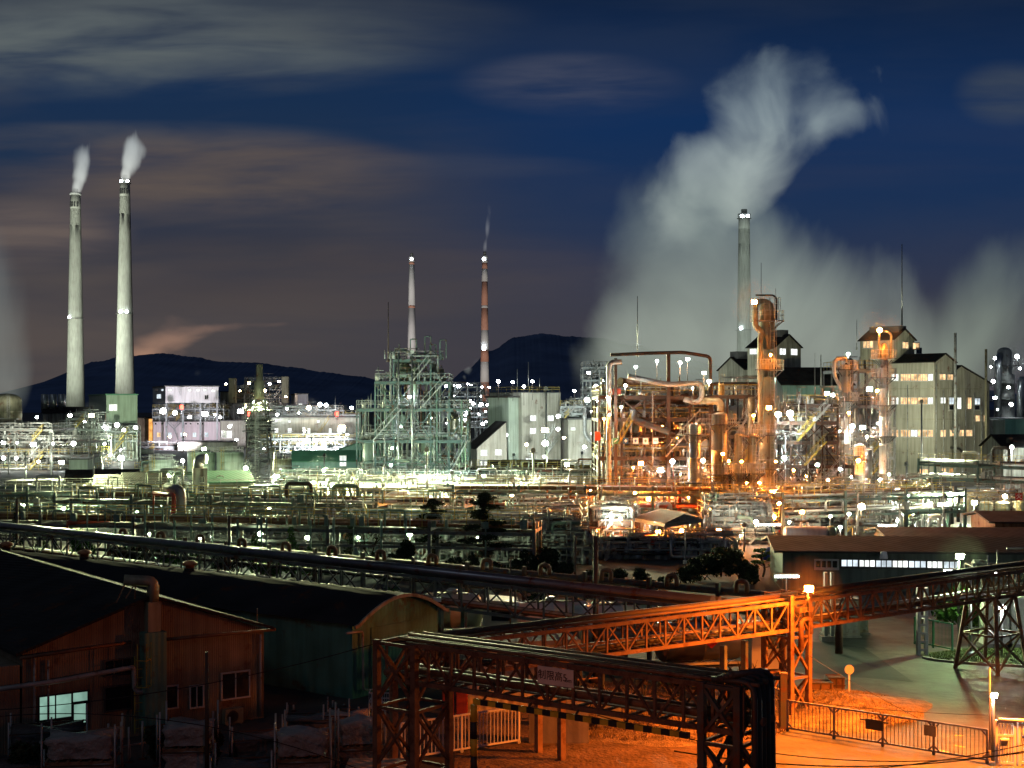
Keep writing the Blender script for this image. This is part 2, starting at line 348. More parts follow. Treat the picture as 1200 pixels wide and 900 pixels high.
def unit(name,label,cat,px0,px1,Y,depth,levels,steel='steel_green',pal='cool',nx=4,ny=3,npipe=60,nves=8,small=120,rz=0.0,seed=1,railm='rail_yellow',brace=.5,base=0.0,deckp=.75,ves=('vessel_grey','vessel_white','vessel_tan'),pr=(.05,.2),group=None):
    """an open steel frame of posts, decks, rails and braces full of drums and pipes. levels: (py,pxa,pxb) bottom to top"""
    rg=random.Random(seed); xm=XX((px0+px1)/2,Y); root=thing(name,label,cat,(xm,Y,base),rz,group)
    lx=lambda px: XX(px,Y)-xm
    x0,x1=lx(px0),lx(px1); gx=[x0+(x1-x0)*i/(nx-1) for i in range(nx)]; gy=[depth*j/(ny-1) for j in range(ny)]
    lv=[(ZZ(py,Y)-base,lx(a),lx(b)) for py,a,b in levels]; zs=[0.0]+[l[0] for l in lv]
    pw=.22 if (x1-x0)<25 else .32
    for x in gx:
        top=max([l[0] for l in lv if l[1]-.6<=x<=l[2]+.6] or [lv[0][0]])
        for y in gy: part(MB().box2((x-pw/2,y-pw/2,0),(x+pw/2,y+pw/2,top-.03)),'post',steel,root,'l')
    for li,(z,a,b) in enumerate(lv):
        m=MB(); xs=[x for x in gx if a-.6<=x<=b+.6]; 
        if len(xs)<2: xs=[a,b]
        for y in gy: m.beam((xs[0],y,z-.2),(xs[-1],y,z-.2),pw*.8,.42)
        for x in xs: m.beam((x,0,z-.23),(x,depth,z-.23),pw*.7,.36)
        part(m,'beam',steel,root,'l')
        d=MB()
        for i in range(len(xs)-1):
            for j in range(ny-1):
                if rg.random()<deckp: d.box2((xs[i]+.02,gy[j]+.02,z+.022),(xs[i+1]-.02,gy[j+1]-.02,z+.07))
        part(d,'deck','grate',root,'l')
        rl=MB(); railing(rl,[(xs[0],-.05,z+.07),(xs[-1],-.05,z+.07),(xs[-1],depth,z+.07),(xs[0],depth,z+.07)],st=2.0,w=.06)
        part(rl,'railing',railm if rg.random()<.7 else 'rail_grey',root,'l')
        zl=zs[li]
        for i in range(len(xs)-1):
            for y in (gy[0],gy[-1]):
                if rg.random()<brace:
                    bm=MB()
                    if rg.random()<.5: bm.beam((xs[i],y-.13,zl+.1),(xs[i+1],y-.13,z-.4),.14)
                    if rg.random()<.6: bm.beam((xs[i+1],y-.15,zl+.1),(xs[i],y-.15,z-.4),.14)
                    part(bm,'brace',steel,root,'l')
        if rg.random()<.75 and z-zl<7:
            s=MB(); xa=rg.uniform(xs[0],xs[-1]-2); run=min((z-zl)*.9,xs[-1]-xa); stair(s,(xa,-.6,zl),(xa+run,-.6,z)); part(s,'stair',rg.choice((railm,'rail_grey')),root,'l')
    zmax=max(zs)+1.2
    for k in range(nves):
        li=rg.randrange(0,len(zs)-1) if len(zs)>1 else 0
        z,a,b=(0,x0,x1) if li==0 else lv[li-1]
        hgap=max(1.6,zs[min(li+1,len(zs)-1)]-zs[li]); m=MB(); vm=rg.choice(ves)
        if rg.random()<.6:
            r=rg.uniform(.35,min(1.1,hgap*.3)); x=rg.uniform(a+r,max(a+r+.1,b-r)); vvessel(m,(x,rg.uniform(.9,depth*.6),z+.08),r,rg.uniform(.6,.92)*hgap)
        else:
            r=rg.uniform(.3,min(.75,hgap*.2)); l=rg.uniform(2,4.5); x=rg.uniform(a+l/2,max(a+l/2+.1,b-l/2)); hvessel(m,(x,rg.uniform(.9,depth*.6),z+.08),r,l,'x')
        part(m,'vessel',vm,root,'l')
    ax,bx=min(l[1] for l in lv),max(l[2] for l in lv)
    def ok(pts): return True
    for k in range(npipe):
        top=rg.choice(lv); pts=rand_route(rg,top[1],top[2],-.3 if rg.random()<.6 else .5,depth*rg.choice((.25,.5,1)),[z for z in zs if z<=top[0]+.1],top[0]+1.3)
        if len(pts)<2: continue
        r=rg.uniform(pr[0],pr[1])*(1.6 if rg.random()<.12 else 1); part(MB().pipe(pts,r,7),'pipe',rg.choice(PAL[pal]),root,'l')
    if small:
        sm=MB()
        for k in range(int(small*2.2)):
            top=rg.choice(lv); li=rg.randrange(len(zs)); z=min(zs[li],top[0])+.1
            x=rg.uniform(top[1],top[2]); y=rg.uniform(-.2,depth*.6); t=rg.random()
            if t<.35: sm.tube((x,y,z),(x,y,z+rg.uniform(.6,2.2)),rg.uniform(.04,.12),6)
            elif t<.6: l=rg.uniform(1,4); zz=z+rg.uniform(.4,2.2); sm.tube((x,y,zz),(min(x+l,top[2]),y,zz),rg.uniform(.03,.09),6)
            elif t<.8: h=rg.uniform(.3,1.0); sm.lathe((x,y,z),[(.28,0),(.28,h),(.16,h+.1),(.16,h+.3)],8)
            else: h=rg.uniform(.3,.8); sm.box((x,y,z+h/2),(rg.uniform(.2,.45),rg.uniform(.2,.4),h))
        for k in range(small//3):
            top=rg.choice(lv); pts=rand_route(rg,top[1],top[2],-.35,depth*rg.choice((.1,.4,.9)),[z for z in zs if z<=top[0]+.1],top[0]+1.0)
            if len(pts)>1: sm.pipe(pts,rg.uniform(.03,.1),5)
        part(sm,'small_fittings',rg.choice(('galv','pipe_grey','pipe_grey')),root,'l',kind='stuff')
    return root,zs
def rack(name,label,a,b,ztops,width=4.0,bay=8.0,npipe=9,steel='steel_green',pal='mid',seed=1,pr=(.08,.24),rail=True,braced=False,loops=1,group=None):
    """an elevated pipe rack from a to b (ground points): portal bents, tiers of long pipes"""
    rg=random.Random(seed); a=Vector((a[0],a[1],0)); b=Vector((b[0],b[1],0)); d=b-a; L_=d.length; ang=math.atan2(d.y,d.x)
    root=thing(name,label,'pipe rack',a,ang,group); n=max(1,round(L_/bay)); zt=max(ztops)
    for i in range(n+1):
        x=L_*i/n; m=MB()
        for y in (-width/2,width/2): m.box2((x-.13,y-.13,0),(x+.13,y+.13,zt+.5))
        for z in ztops: m.beam((x,-width/2,z-.14),(x,width/2,z-.14),.2,.26)
        part(m,'bent',steel,root,'l')
    s=MB()
    for y in (-width/2,width/2):
        for z in ztops: s.beam((0,y,z-.42),(L_,y,z-.42),.16,.26)
        if braced:
            zl=min(ztops)-.4; zu=zt-.42
            k=max(1,round(L_/2.4))
            for i in range(k): s.beam((L_*i/k,y,zl if i%2 else zu),(L_*(i+1)/k,y,zu if i%2 else zl),.09)
            if len(ztops)==1: s.beam((0,y,zt-1.6),(L_,y,zt-1.6),.12,.2)
    part(s,'longitudinal_beam',steel,root,'l')
    for z in ztops:
        y=-width/2+.25
        for k in range(npipe):
            r=rg.uniform(*pr); y+=r+.05
            if y>width/2-.2: break
            x0=rg.choice((0,0,0,rg.uniform(0,L_*.4))); x1=rg.choice((L_,L_,L_,rg.uniform(L_*.6,L_)))
            pts=[(x0,y,z+r),(x1,y,z+r)]
            if rg.random()<.18*loops and x1-x0>14:
                xm=rg.uniform(x0+5,x1-7); h=rg.uniform(1.2,2.2); pts=[(x0,y,z+r),(xm,y,z+r),(xm,y,z+r+h),(xm+2.5,y,z+r+h),(xm+2.5,y,z+r),(x1,y,z+r)]
            elif rg.random()<.3 and z==zt:
                pts=pts+[(x1,y,max(.4,z-rg.uniform(2,4)))]
            part(MB().pipe(pts,r,8),'pipe',rg.choice(PAL[pal]),root,'l'); y+=r+rg.choice((.05,.1,.3))
    cl=MB()
    for k in range(int(L_*2.2)):
        x=rg.uniform(.3,L_-.3); y=rg.choice((-width/2-.15,rg.uniform(-width/2,width/2))); t=rg.random(); z=rg.choice(ztops)
        if t<.4: h=rg.uniform(.5,1.7); cl.tube((x,y,z),(x,y,z+h),rg.uniform(.04,.1),6)
        elif t<.6: h=rg.uniform(.5,1.5); l=rg.uniform(.5,2); cl.pipe([(x,y,z),(x,y,z+h),(min(x+l,L_),y,z+h),(min(x+l,L_),y,z)],rg.uniform(.05,.1),6)
        elif t<.75: cl.tube((x,-width/2-.16,.1),(x,-width/2-.16,z+rg.uniform(.2,1)),rg.uniform(.04,.12),6)
        elif t<.9: h=rg.uniform(.3,.9); cl.box((x,y,z+h/2),(rg.uniform(.2,.7),.3,h))
        else: yy=-width/2-rg.uniform(.3,1.4); h=rg.uniform(.6,2.2); cl.lathe((x,yy,0),[(.3,0),(.3,h),(.15,h+.15),(.15,h+.4)],9)
    part(cl,'small_fittings',rg.choice(('galv','pipe_grey','pipe_green')),root,'l',kind='stuff')
    if rail:
        r_=MB(); r_.box2((0,width/2+.15,zt+.02),(L_,width/2+.85,zt+.08)); part(r_,'walkway','grate',root,'l')
        r2=MB(); railing(r2,[(0,width/2+.85,zt+.08),(L_,width/2+.85,zt+.08)],closed=False); railing(r2,[(0,-width/2-.05,zt+.08),(L_,-width/2-.05,zt+.08)],closed=False); part(r2,'railing',rg.choice(('rail_yellow','rail_grey')),root,'l')
    return root
def platform(root,c,r,z,wid=1.1,a0=0,a1=2*pi,railm='rail_grey'):
    d=MB(); n=20; x,y=c
    for i in range(n):
        t0=a0+(a1-a0)*i/n; t1=a0+(a1-a0)*(i+1)/n
        q=[(x+rr*math.cos(t),y+rr*math.sin(t),zz) for zz in (z-.12,z) for t in (t0,t1) for rr in (r,r+wid)]
        d.add(q,[(0,1,3,2),(4,6,7,5),(1,5,7,3),(0,2,6,4)])
    for i in range(6):
        t=a0+(a1-a0)*(i+.5)/6; d.beam((x+r*math.cos(t),y+r*math.sin(t),z-.9),(x+(r+wid*.9)*math.cos(t),y+(r+wid*.9)*math.sin(t),z-.13),.09)
    p=part(d,'platform','grate',root)
    rl=MB(); R_=r+wid-.05
    pts=[(x+R_*math.cos(a0+(a1-a0)*i/n),y+R_*math.sin(a0+(a1-a0)*i/n),z) for i in range(n+1)]
    railing(rl,pts,closed=False,st=1.0); part(rl,'railing',railm,p)
def column(name,label,px,Y,py0,py1,dpx,mat_='vessel_tan',plats=(),cat='process column',neck=None,seed=0,base=0.0,lad=True):
    """tall pressure column: skirt, ringed shell, dished head, ring platforms with rails, caged ladder"""
    x=XX(px,Y); r=dpx/2/F*Y; zt=ZZ(py0,Y); zb=max(base,ZZ(py1,Y)) if py1 else base
    root=thing(name,label,cat,(x,Y,zb)); prof=[(r*1.02,0),(r*1.02,1.0),(r,1.01)]; hgt=zt-zb; hd=r*.5
    k=max(2,int((hgt-hd)/3.2))
    for i in range(1,k):
        z=1+(hgt-hd-1)*i/k; prof+=[(r,z),(r*1.05,z+.01),(r*1.05,z+.14),(r,z+.15)]
    if neck: 
        zn=hgt-neck[0]; prof=[p for p in prof if p[1]<zn-.6]+[(r,zn-.6),(r*neck[1],zn)]; rt=r*neck[1]
    else: rt=r
    prof+=[(q,hgt-hd+zz) for q,zz in dome(rt,hd)]
    part(MB().lathe((x,Y,zb),prof,28),'shell',mat_,root)
    for pp in plats:
        py,a0,a1=pp if isinstance(pp,tuple) else (pp,pi*.9,pi*2.2)
        platform(root,(x,Y),r+.03,ZZ(py,Y),1.0,a0,a1)
    if lad:
        l=MB(); ladder(l,(x+r*.5,Y-r*.95-.2,zb),hgt-.8,cage=True); part(l,'ladder','rail_grey',root)
    return root,x,r,zt,zb
def tank(name,label,px,Y,py0,dpx,mat_='vessel_green',roof='cone',rail=True,base=0.0,cat='storage tank',py1=None,seams=True):
    x=XX(px,Y); r=dpx/2/F*Y; zt=ZZ(py0,Y); base=ZZ(py1,Y) if py1 else base
    root=thing(name,label,cat,(x,Y+r,base)); h=zt-base
    m=MB(); m.lathe((x,Y+r,base),[(r,0),(r,h*.33),(r*1.008,h*.33+.02),(r*1.008,h*.33+.12),(r,h*.33+.14),(r,h*.66),(r*1.008,h*.66+.02),(r*1.008,h*.66+.12),(r,h*.66+.14),(r,h-.1),(r*1.03,h-.1),(r*1.03,h)],36); part(m,'shell',mat_,root)
    part(MB().lathe((x,Y+r,zt),[(r*1.03,.003),(r*.55,r*.09),(1e-3,r*.14)] if roof=='cone' else [(r*1.03,.003)]+[(q*1.0,.01+z) for q,z in dome(r,r*.3)],36),'roof',mat_,root)
    if rail:
        rl=MB(); railing(rl,[(x+r*.98*math.cos(2*pi*i/20),Y+r+r*.98*math.sin(2*pi*i/20),zt) for i in range(20)],st=1.2); part(rl,'railing','rail_grey',root)
    l=MB(); ladder(l,(x-r*.35,Y+r-r*.94-.25,base),h+.6,cage=True); part(l,'ladder','rail_yellow',root)
    return root
def fpx(O,d,px,py):
    """where on the vertical wall through O along d the photo's (px,py) falls: (distance along, height)"""
    q=(px-CX)/F; a=(q*O.y-O.x)/(d.x-q*d.y); y=O.y+d.y*a; return a,H-(py-HY)/F*y
class Bld:
    """a building whose nearest vertical edge stands at (pxc,Y); front runs right along u, side runs left/back along v"""
    def __init__(s,name,label,pxc,Y,th,pl=None,pr=None,W=None,D=None,cat='building',base=0.0,group=None):
        s.O=Vector((XX(pxc,Y),Y,base)); s.u=Vector((math.cos(R(th)),math.sin(R(th)),0)); s.v=Vector((-math.sin(R(th)),math.cos(R(th)),0)); s.base=base
        s.W=W if W else fpx(s.O,s.u,pr,HY)[0]; s.D=D if D else fpx(s.O,s.v,pl,HY)[0]
        s.root=thing(name,label,cat,s.O,0,group)
    def pt(s,a,b,z): return s.O+s.u*a+s.v*b+V(0,0,z-s.base)
    def top(s,py): return ZZ(py,s.O.y)
    def block(s,z0,z1,mat_,a0=0,a1=None,b0=0,b1=None,name='wall'):
        a1=s.W if a1 is None else a1; b1=s.D if b1 is None else b1
        return part(MB().frame3(s.pt(a0,b0,z0),s.u,s.v,(0,0,1),a1-a0,b1-b0,z1-z0),name,mat_,s.root)
    def flat(s,z,mat_='roof_grey',ov=.25,th=.3,a0=0,a1=None,b0=0,b1=None):
        a1=s.W if a1 is None else a1; b1=s.D if b1 is None else b1
        return part(MB().frame3(s.pt(a0-ov,b0-ov,z+.003),s.u,s.v,(0,0,1),a1-a0+2*ov,b1-b0+2*ov,th),'roof',mat_,s.root)
    def gable(s,z,rise,wm,rm,ridge='v',peak=.5,ov=.4,a0=0,a1=None,b0=0,b1=None,th=.18,rr=None):
        """gable on the front (ridge along v) or on the side (ridge along u); rr: eave height at the far foot (shed forms)"""
        a1=s.W if a1 is None else a1; b1=s.D if b1 is None else b1; z2=z if rr is None else rr
        if ridge=='v':
            am=a0+(a1-a0)*peak
            part(MB().prism([s.pt(a0,b0,z),s.pt(a1,b0,z2-.0),s.pt(am,b0,z+rise)] if rr is None else [s.pt(a0,b0,min(z,z2)),s.pt(a1,b0,min(z,z2)),s.pt(a1,b0,z2+.01),s.pt(am,b0,z+rise),s.pt(a0,b0,z+.01)],s.v*(b1-b0)),'gable_wall',wm,s.root)
            m=MB()
            for (p,q) in (((a0,z),(am,z+rise)),((am,z+rise),(a1,z2))):
                da=q[0]-p[0]; dz=q[1]-p[1]; 
                if abs(da)<.05: continue
                pp=[p[0],p[1]]; qq=[q[0],q[1]]
                if p[0]==a0: pp=[p[0]-ov*.8,p[1]-dz/da*ov*.8]
                else: qq=[q[0]+ov*.8,q[1]+dz/da*ov*.8]
                m.prism([s.pt(pp[0],b0-ov,pp[1]+.02),s.pt(qq[0],b0-ov,qq[1]+.02),s.pt(qq[0],b0-ov,qq[1]+th),s.pt(pp[0],b0-ov,pp[1]+th)],s.v*(b1-b0+2*ov))
            return part(m,'roof',rm,s.root)
        bm=b0+(b1-b0)*peak
        part(MB().prism([s.pt(a0,b0,z),s.pt(a0,b1,z),s.pt(a0,bm,z+rise)],s.u*(a1-a0)),'gable_wall',wm,s.root)
        m=MB()
        for (p,q) in (((b0,z),(bm,z+rise)),((bm,z+rise),(b1,z))):
            da=q[0]-p[0]; dz=q[1]-p[1]; pp=list(p); qq=list(q)
            if p[0]==b0: pp=[p[0]-ov*.8,p[1]-dz/da*ov*.8]
            else: qq=[q[0]+ov*.8,q[1]+dz/da*ov*.8]
            m.prism([s.pt(a0-ov,pp[0],pp[1]+.02),s.pt(a0-ov,qq[0],qq[1]+.02),s.pt(a0-ov,qq[0],qq[1]+th),s.pt(a0-ov,pp[0],pp[1]+th)],s.u*(a1-a0+2*ov))
        return part(m,'roof',rm,s.root)
    def win(s,face,x0,y0,x1,y1,pane='lit_white',bars=1,off=0.0,frame='frame_pale',name='window'):
        """window at photo rectangle on 'f'ront (b=off) or 's'ide (a=off) wall"""
        d,n=(s.u,-s.v) if face=='f' else (s.v,-s.u)
        O=s.O+(s.v*off if face=='f' else s.u*off)
        a0,_=fpx(O,d,x0,y0); a1,_=fpx(O,d,x1,y0); am=(a0+a1)/2; y=O.y+d.y*am
        s.winm(face,min(a0,a1),max(a0,a1),H-(y1-HY)/F*y,H-(y0-HY)/F*y,pane,bars,off,frame,name)
    def winm(s,face,a0,a1,z0,z1,pane='lit_white',bars=1,off=0.0,frame='frame_pale',name='window'):
        d,n=(s.u,-s.v) if face=='f' else (s.v,-s.u)
        O=s.O+(s.v*off if face=='f' else s.u*off); O=Vector((O.x,O.y,0)); fw=min(.12,(a1-a0)*.08)
        m=MB(); B=lambda p,q,zz0,zz1,t0,t1: m.frame3(O+d*p+n*t0+V(0,0,zz0),d,n,(0,0,1),q-p,t1-t0,zz1-zz0)
        B(a0-fw,a1+fw,z1,z1+fw,.004,.11); B(a0-fw,a1+fw,z0-fw*1.5,z0,.004,.15); B(a0-fw,a0,z0,z1,.004,.10); B(a1,a1+fw,z0,z1,.004,.10)
        for k in range(1,bars+1): x=a0+(a1-a0)*k/(bars+1); B(x-fw*.35,x+fw*.35,z0,z1,.034,.085)
        w=part(m,name,frame,s.root)
        part(MB().frame3(O+d*a0+n*.006+V(0,0,z0),d,n,(0,0,1),a1-a0,.024,z1-z0),'pane',pane,w)
        return w
HALO=[]
LAMPC={'w':('lamp_white','white'),'c':('lamp_cool','cold white'),'g':('lamp_green','greenish white'),'o':('lamp_amber','orange sodium'),'m':('lamp_warm','warm white')}
def lamp(px,py,Y,k,rpx,drop,where,name='flood_lamp',grp=None,zbase=None,flip=False):
    """pole or stub with a hooded fitting and its glowing bulb; rpx: bulb radius in photo pixels; drop: pole length"""
    if k=='w' and zbase is None and int(px*5+py*11)%4==0: k='m'
    p=P(px,py,Y); rpx=(min(rpx,2.6+.35*(rpx-2.6))*(.8 if zbase is not None else (.45,.62,.8,.95,.7,1.1,.55)[int(px*13+py*7)%7]) if Y>110 else rpx*.5); HALO.append((px,py,Y,rpx)); r=rpx/F*Y; m_,word=LAMPC[k]; m_+='_'+('near' if Y<110 else 'far' if Y>240 else 'star' if name=='pole_lamp' else 'mid')
    drop=max(drop,r*2.2)
    zb=p.z-drop if zbase is None else zbase
    root=thing(name,f'{word} {"pole lamp" if zbase is not None else "lamp"}{where if where[0]=="," else " "+where}','lamp',(p.x,Y+r*1.1,zb),0,grp)
    sg=-1 if flip else 1; yb=Y+sg*r*1.15
    m=MB(); m.tube((p.x,yb,zb),(p.x,yb,p.z+r*.6),.045 if zbase is None else .075,8); m.beam((p.x,yb,p.z+r*.3),(p.x,Y+sg*r*.2,p.z+r*.3),.05); part(m,'pole','steel_dark' if zbase is None else 'steel_grey',root)
    if int(px*7+py*3)%5<2 and not flip:
        ax=Vector((math.sin(px)*.25,-1,-.22)).normalized()
        w2=r*1.15; sd=ax.cross(V(0,0,1)).normalized(); up=sd.cross(ax); c=Vector((p.x,Y,p.z))
        part(MB().frame3(c-sd*w2-up*r*.8-ax*r*.8,sd,up,ax,w2*2,r*1.6,r*.75),'housing','lamp_body',root)
        part(MB().frame3(c-sd*w2*.9-up*r*.7-ax*r*.04,sd,up,ax,w2*1.8,r*1.4,.03),'lens',m_,root)
        return root
    part(MB().lathe((p.x,Y+sg*r*.5,p.z+r*.2),[(r*1.15,0),(r*1.18,r*.05),(r*.95,r*.4),(r*.35,r*.7)],12,axis=(0,.9*sg,.45)),'hood','lamp_body',root)
    part(MB().sphere((p.x,Y,p.z),r,10,6,.85),'bulb',m_,root)
    return root
# ================================================================== camera, sky, ground, hills
cam=bpy.data.cameras.new('camera'); co=bpy.data.objects.new('camera',cam); COL.objects.link(co); scene.camera=co
co.location=(0,0,H); co.rotation_euler=(R(90),0,0); cam.sensor_width=36; cam.lens=36*F/1200; cam.shift_y=(HY-450)/1200; cam.clip_end=20000; cam.clip_start=.5

w=bpy.data.worlds.new('World'); scene.world=w; w.use_nodes=True; T=w.node_tree; N=T.nodes; L=T.links; N.clear()
wo=N.new('ShaderNodeOutputWorld'); bg=N.new('ShaderNodeBackground'); L.new(bg.outputs[0],wo.inputs[0])
tc=N.new('ShaderNodeTexCoord'); sp=N.new('ShaderNodeSeparateXYZ'); L.new(tc.outputs['Generated'],sp.inputs[0])
def wnode(t,**k):
    n=N.new(t)
    for a,b in k.items(): setattr(n,a,b)
    return n
def wramp(src,stops):
    r=N.new('ShaderNodeValToRGB'); e=r.color_ramp.elements
    while len(e)<len(stops): e.new(.5)
    for i,(p,c) in enumerate(stops): e[i].position=p; e[i].color=(*c,1)
    L.new(src,r.inputs[0]); return r.outputs[0]
def wmix(f,a,b,mode='MIX'):
    m=N.new('ShaderNodeMix'); m.data_type='RGBA'; m.blend_type=mode
    if hasattr(f,'links'): L.new(f,m.inputs[0])
    else: m.inputs[0].default_value=f
    for s,i in ((a,6),(b,7)):
        if hasattr(s,'links'): L.new(s,m.inputs[i])
        else: m.inputs[i].default_value=(*s,1)
    return m.outputs[2]
def wmath(op,a,b=0.0,c=0.0):
    m=N.new('ShaderNodeMath'); m.operation=op
    for i,s in enumerate((a,b,c)):
        if hasattr(s,'links'): L.new(s,m.inputs[i])
        else: m.inputs[i].default_value=s
    return m.outputs[0]
def wsmooth(x,a,b):
    m=N.new('ShaderNodeMapRange'); m.interpolation_type='SMOOTHSTEP'; L.new(x,m.inputs[0]); m.inputs[1].default_value=a; m.inputs[2].default_value=b; return m.outputs[0]
z=sp.outputs[2]; x=wmath('DIVIDE',sp.outputs[0],wmath('MAXIMUM',wmath('ABSOLUTE',sp.outputs[1]),.05)); sl=wmath('DIVIDE',z,wmath('MAXIMUM',wmath('ABSOLUTE',sp.outputs[1]),.05))
sky_r=wramp(sl,[(0,(.050,.044,.056)),(.06,(.042,.043,.062)),(.13,(.0125,.031,.084)),(.20,(.0058,.027,.094)),(.29,(.0045,.015,.048)),(.6,(.002,.006,.02))])
sky_l=wramp(sl,[(0,(.058,.052,.056)),(.05,(.056,.052,.060)),(.11,(.036,.039,.056)),(.17,(.014,.031,.070)),(.23,(.0075,.026,.075)),(.29,(.006,.016,.046)),(.6,(.002,.006,.02))])
base=wmix(wsmooth(x,-.16,.08),sky_l,sky_r)
# long drifting streaks of cloud
cv=wnode('ShaderNodeCombineXYZ'); L.new(wmath('ADD',x,wmath('MULTIPLY',sl,-.9)),cv.inputs[0]); L.new(wmath('MULTIPLY',sl,6.5),cv.inputs[1])
def wnoise(scale,detail,off,rough=.55):
    mp=N.new('ShaderNodeMapping'); mp.inputs['Location'].default_value=off; L.new(cv.outputs[0],mp.inputs[0])
    n=N.new('ShaderNodeTexNoise'); n.inputs['Scale'].default_value=scale; n.inputs['Detail'].default_value=detail; n.inputs['Roughness'].default_value=rough; n.inputs['Distortion'].default_value=.3; L.new(mp.outputs[0],n.inputs[0]); return n.outputs['Fac']
left=wsmooth(x,.02,-.22)
c1=wmath('MULTIPLY',wsmooth(wnoise(3.2,4,(3.1,.7,0)),.36,.72),wmath('MULTIPLY_ADD',left,.8,.12))
cloudc=wramp(sl,[(0,(.105,.080,.068)),(.10,(.090,.075,.070)),(.17,(.085,.070,.066)),(.21,(.060,.066,.080)),(.29,(.085,.100,.108))])
col_=wmix(wmath('MULTIPLY',c1,.8),base,cloudc)
def blob(px,py,sx,sy,k):
    cx,cy=(px-600)/F,(470-py)/F
    d=wmath('ADD',wmath('POWER',wmath('ABSOLUTE',wmath('DIVIDE',wmath('SUBTRACT',x,cx),sx/F)),2),wmath('POWER',wmath('ABSOLUTE',wmath('DIVIDE',wmath('SUBTRACT',sl,cy),sy/F)),2))
    return wmath('MULTIPLY',wsmooth(d,1.0,0.0),k)
nf=wsmooth(wnoise(6,4.5,(7.7,2.3,0)),.22,.75)
for (px,py,sx,sy,k,c) in [(120,50,460,75,1.0,(.105,.125,.130)),(430,25,220,45,.45,(.05,.06,.075)),(670,98,150,42,.9,(.075,.083,.12)),(420,320,420,60,.5,(.075,.062,.066)),(150,160,300,22,.6,(.085,.085,.095)),(520,195,220,18,.45,(.05,.06,.095)),(1180,110,70,45,.75,(.06,.075,.095)),(250,205,290,60,.95,(.125,.095,.078)),(20,275,150,50,.9,(.15,.115,.10)),(330,330,330,60,.4,(.06,.05,.05)),(60,205,90,30,.35,(.03,.04,.07))]:
    col_=wmix(wmath('MULTIPLY',blob(px,py,sx,sy,k),nf),col_,c)
# night sky: physically based afterglow below the horizon plus the town-lit air above
st=N.new('ShaderNodeTexSky'); st.sky_type='NISHITA'; st.sun_disc=False; st.sun_elevation=R(-4); st.sun_rotation=R(200); 
add=wmix(1.0,col_,wmix(1.0,st.outputs[0],(.004,.004,.004),'MULTIPLY'),'ADD')
L.new(add,bg.inputs[0]); bg.inputs[1].default_value=1.0

su=bpy.data.lights.new('fill_sun','SUN'); so=bpy.data.objects.new('fill_sun',su); COL.objects.link(so); su.energy=.06; su.angle=R(8); su.color=(.75,.85,1.0); so.rotation_euler=(R(50),0,R(-25)); so.location=(0,-20,80)  # weak sun added as fill for the facades; no moon is seen

g=MB(); 
ys=[-60,20,60,110,180,300,600,1200,3000,9000]
for i in range(len(ys)-1): g.poly([(-6000,ys[i],0),(6000,ys[i],0),(6000,ys[i+1],0),(-6000,ys[i+1],0)])
structure(g,'ground','asphalt')
def ridge(name,prof,Y,depth,seed):
    rg=random.Random(seed); m=MB(); cols=[]; pxs=[]
    px=prof[0][0]
    while px<=prof[-1][0]: pxs.append(px); px+=2.5
    for px in pxs:
        for (a,b) in zip(prof,prof[1:]):
            if a[0]<=px<=b[0]: t=(px-a[0])/(b[0]-a[0]); t=t*t*(3-2*t); py=a[1]+(b[1]-a[1])*t; break
        py+=rg.uniform(-.5,.4); zt=max(2,ZZ(py,Y)); c=[]
        for k in range(9):
            q=k/8; c.append((XX(px,Y)*(1-.12*(1-q)),Y-depth*(1-q),zt*(q**1.3)-.5*(k==0)))
        c.append((XX(px,Y)*1.05,Y+depth,-1)); cols.append(c)
    n=10
    for c in cols: m.v.extend(c)
    for i in range(len(cols)-1):
        for k in range(n-1): m.face([i*n+k,(i+1)*n+k,(i+1)*n+k+1,i*n+k+1],False)
    structure(m,name,'hill_haze')
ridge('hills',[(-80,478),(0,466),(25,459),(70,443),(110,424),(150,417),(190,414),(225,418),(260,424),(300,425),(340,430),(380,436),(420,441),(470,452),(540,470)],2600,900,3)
ridge('hills',[(470,474),(520,452),(545,434),(575,411),(605,395),(635,391),(665,394),(700,396),(740,404),(800,420),(860,432),(960,445),(1080,452),(1300,470)],3200,900,4)

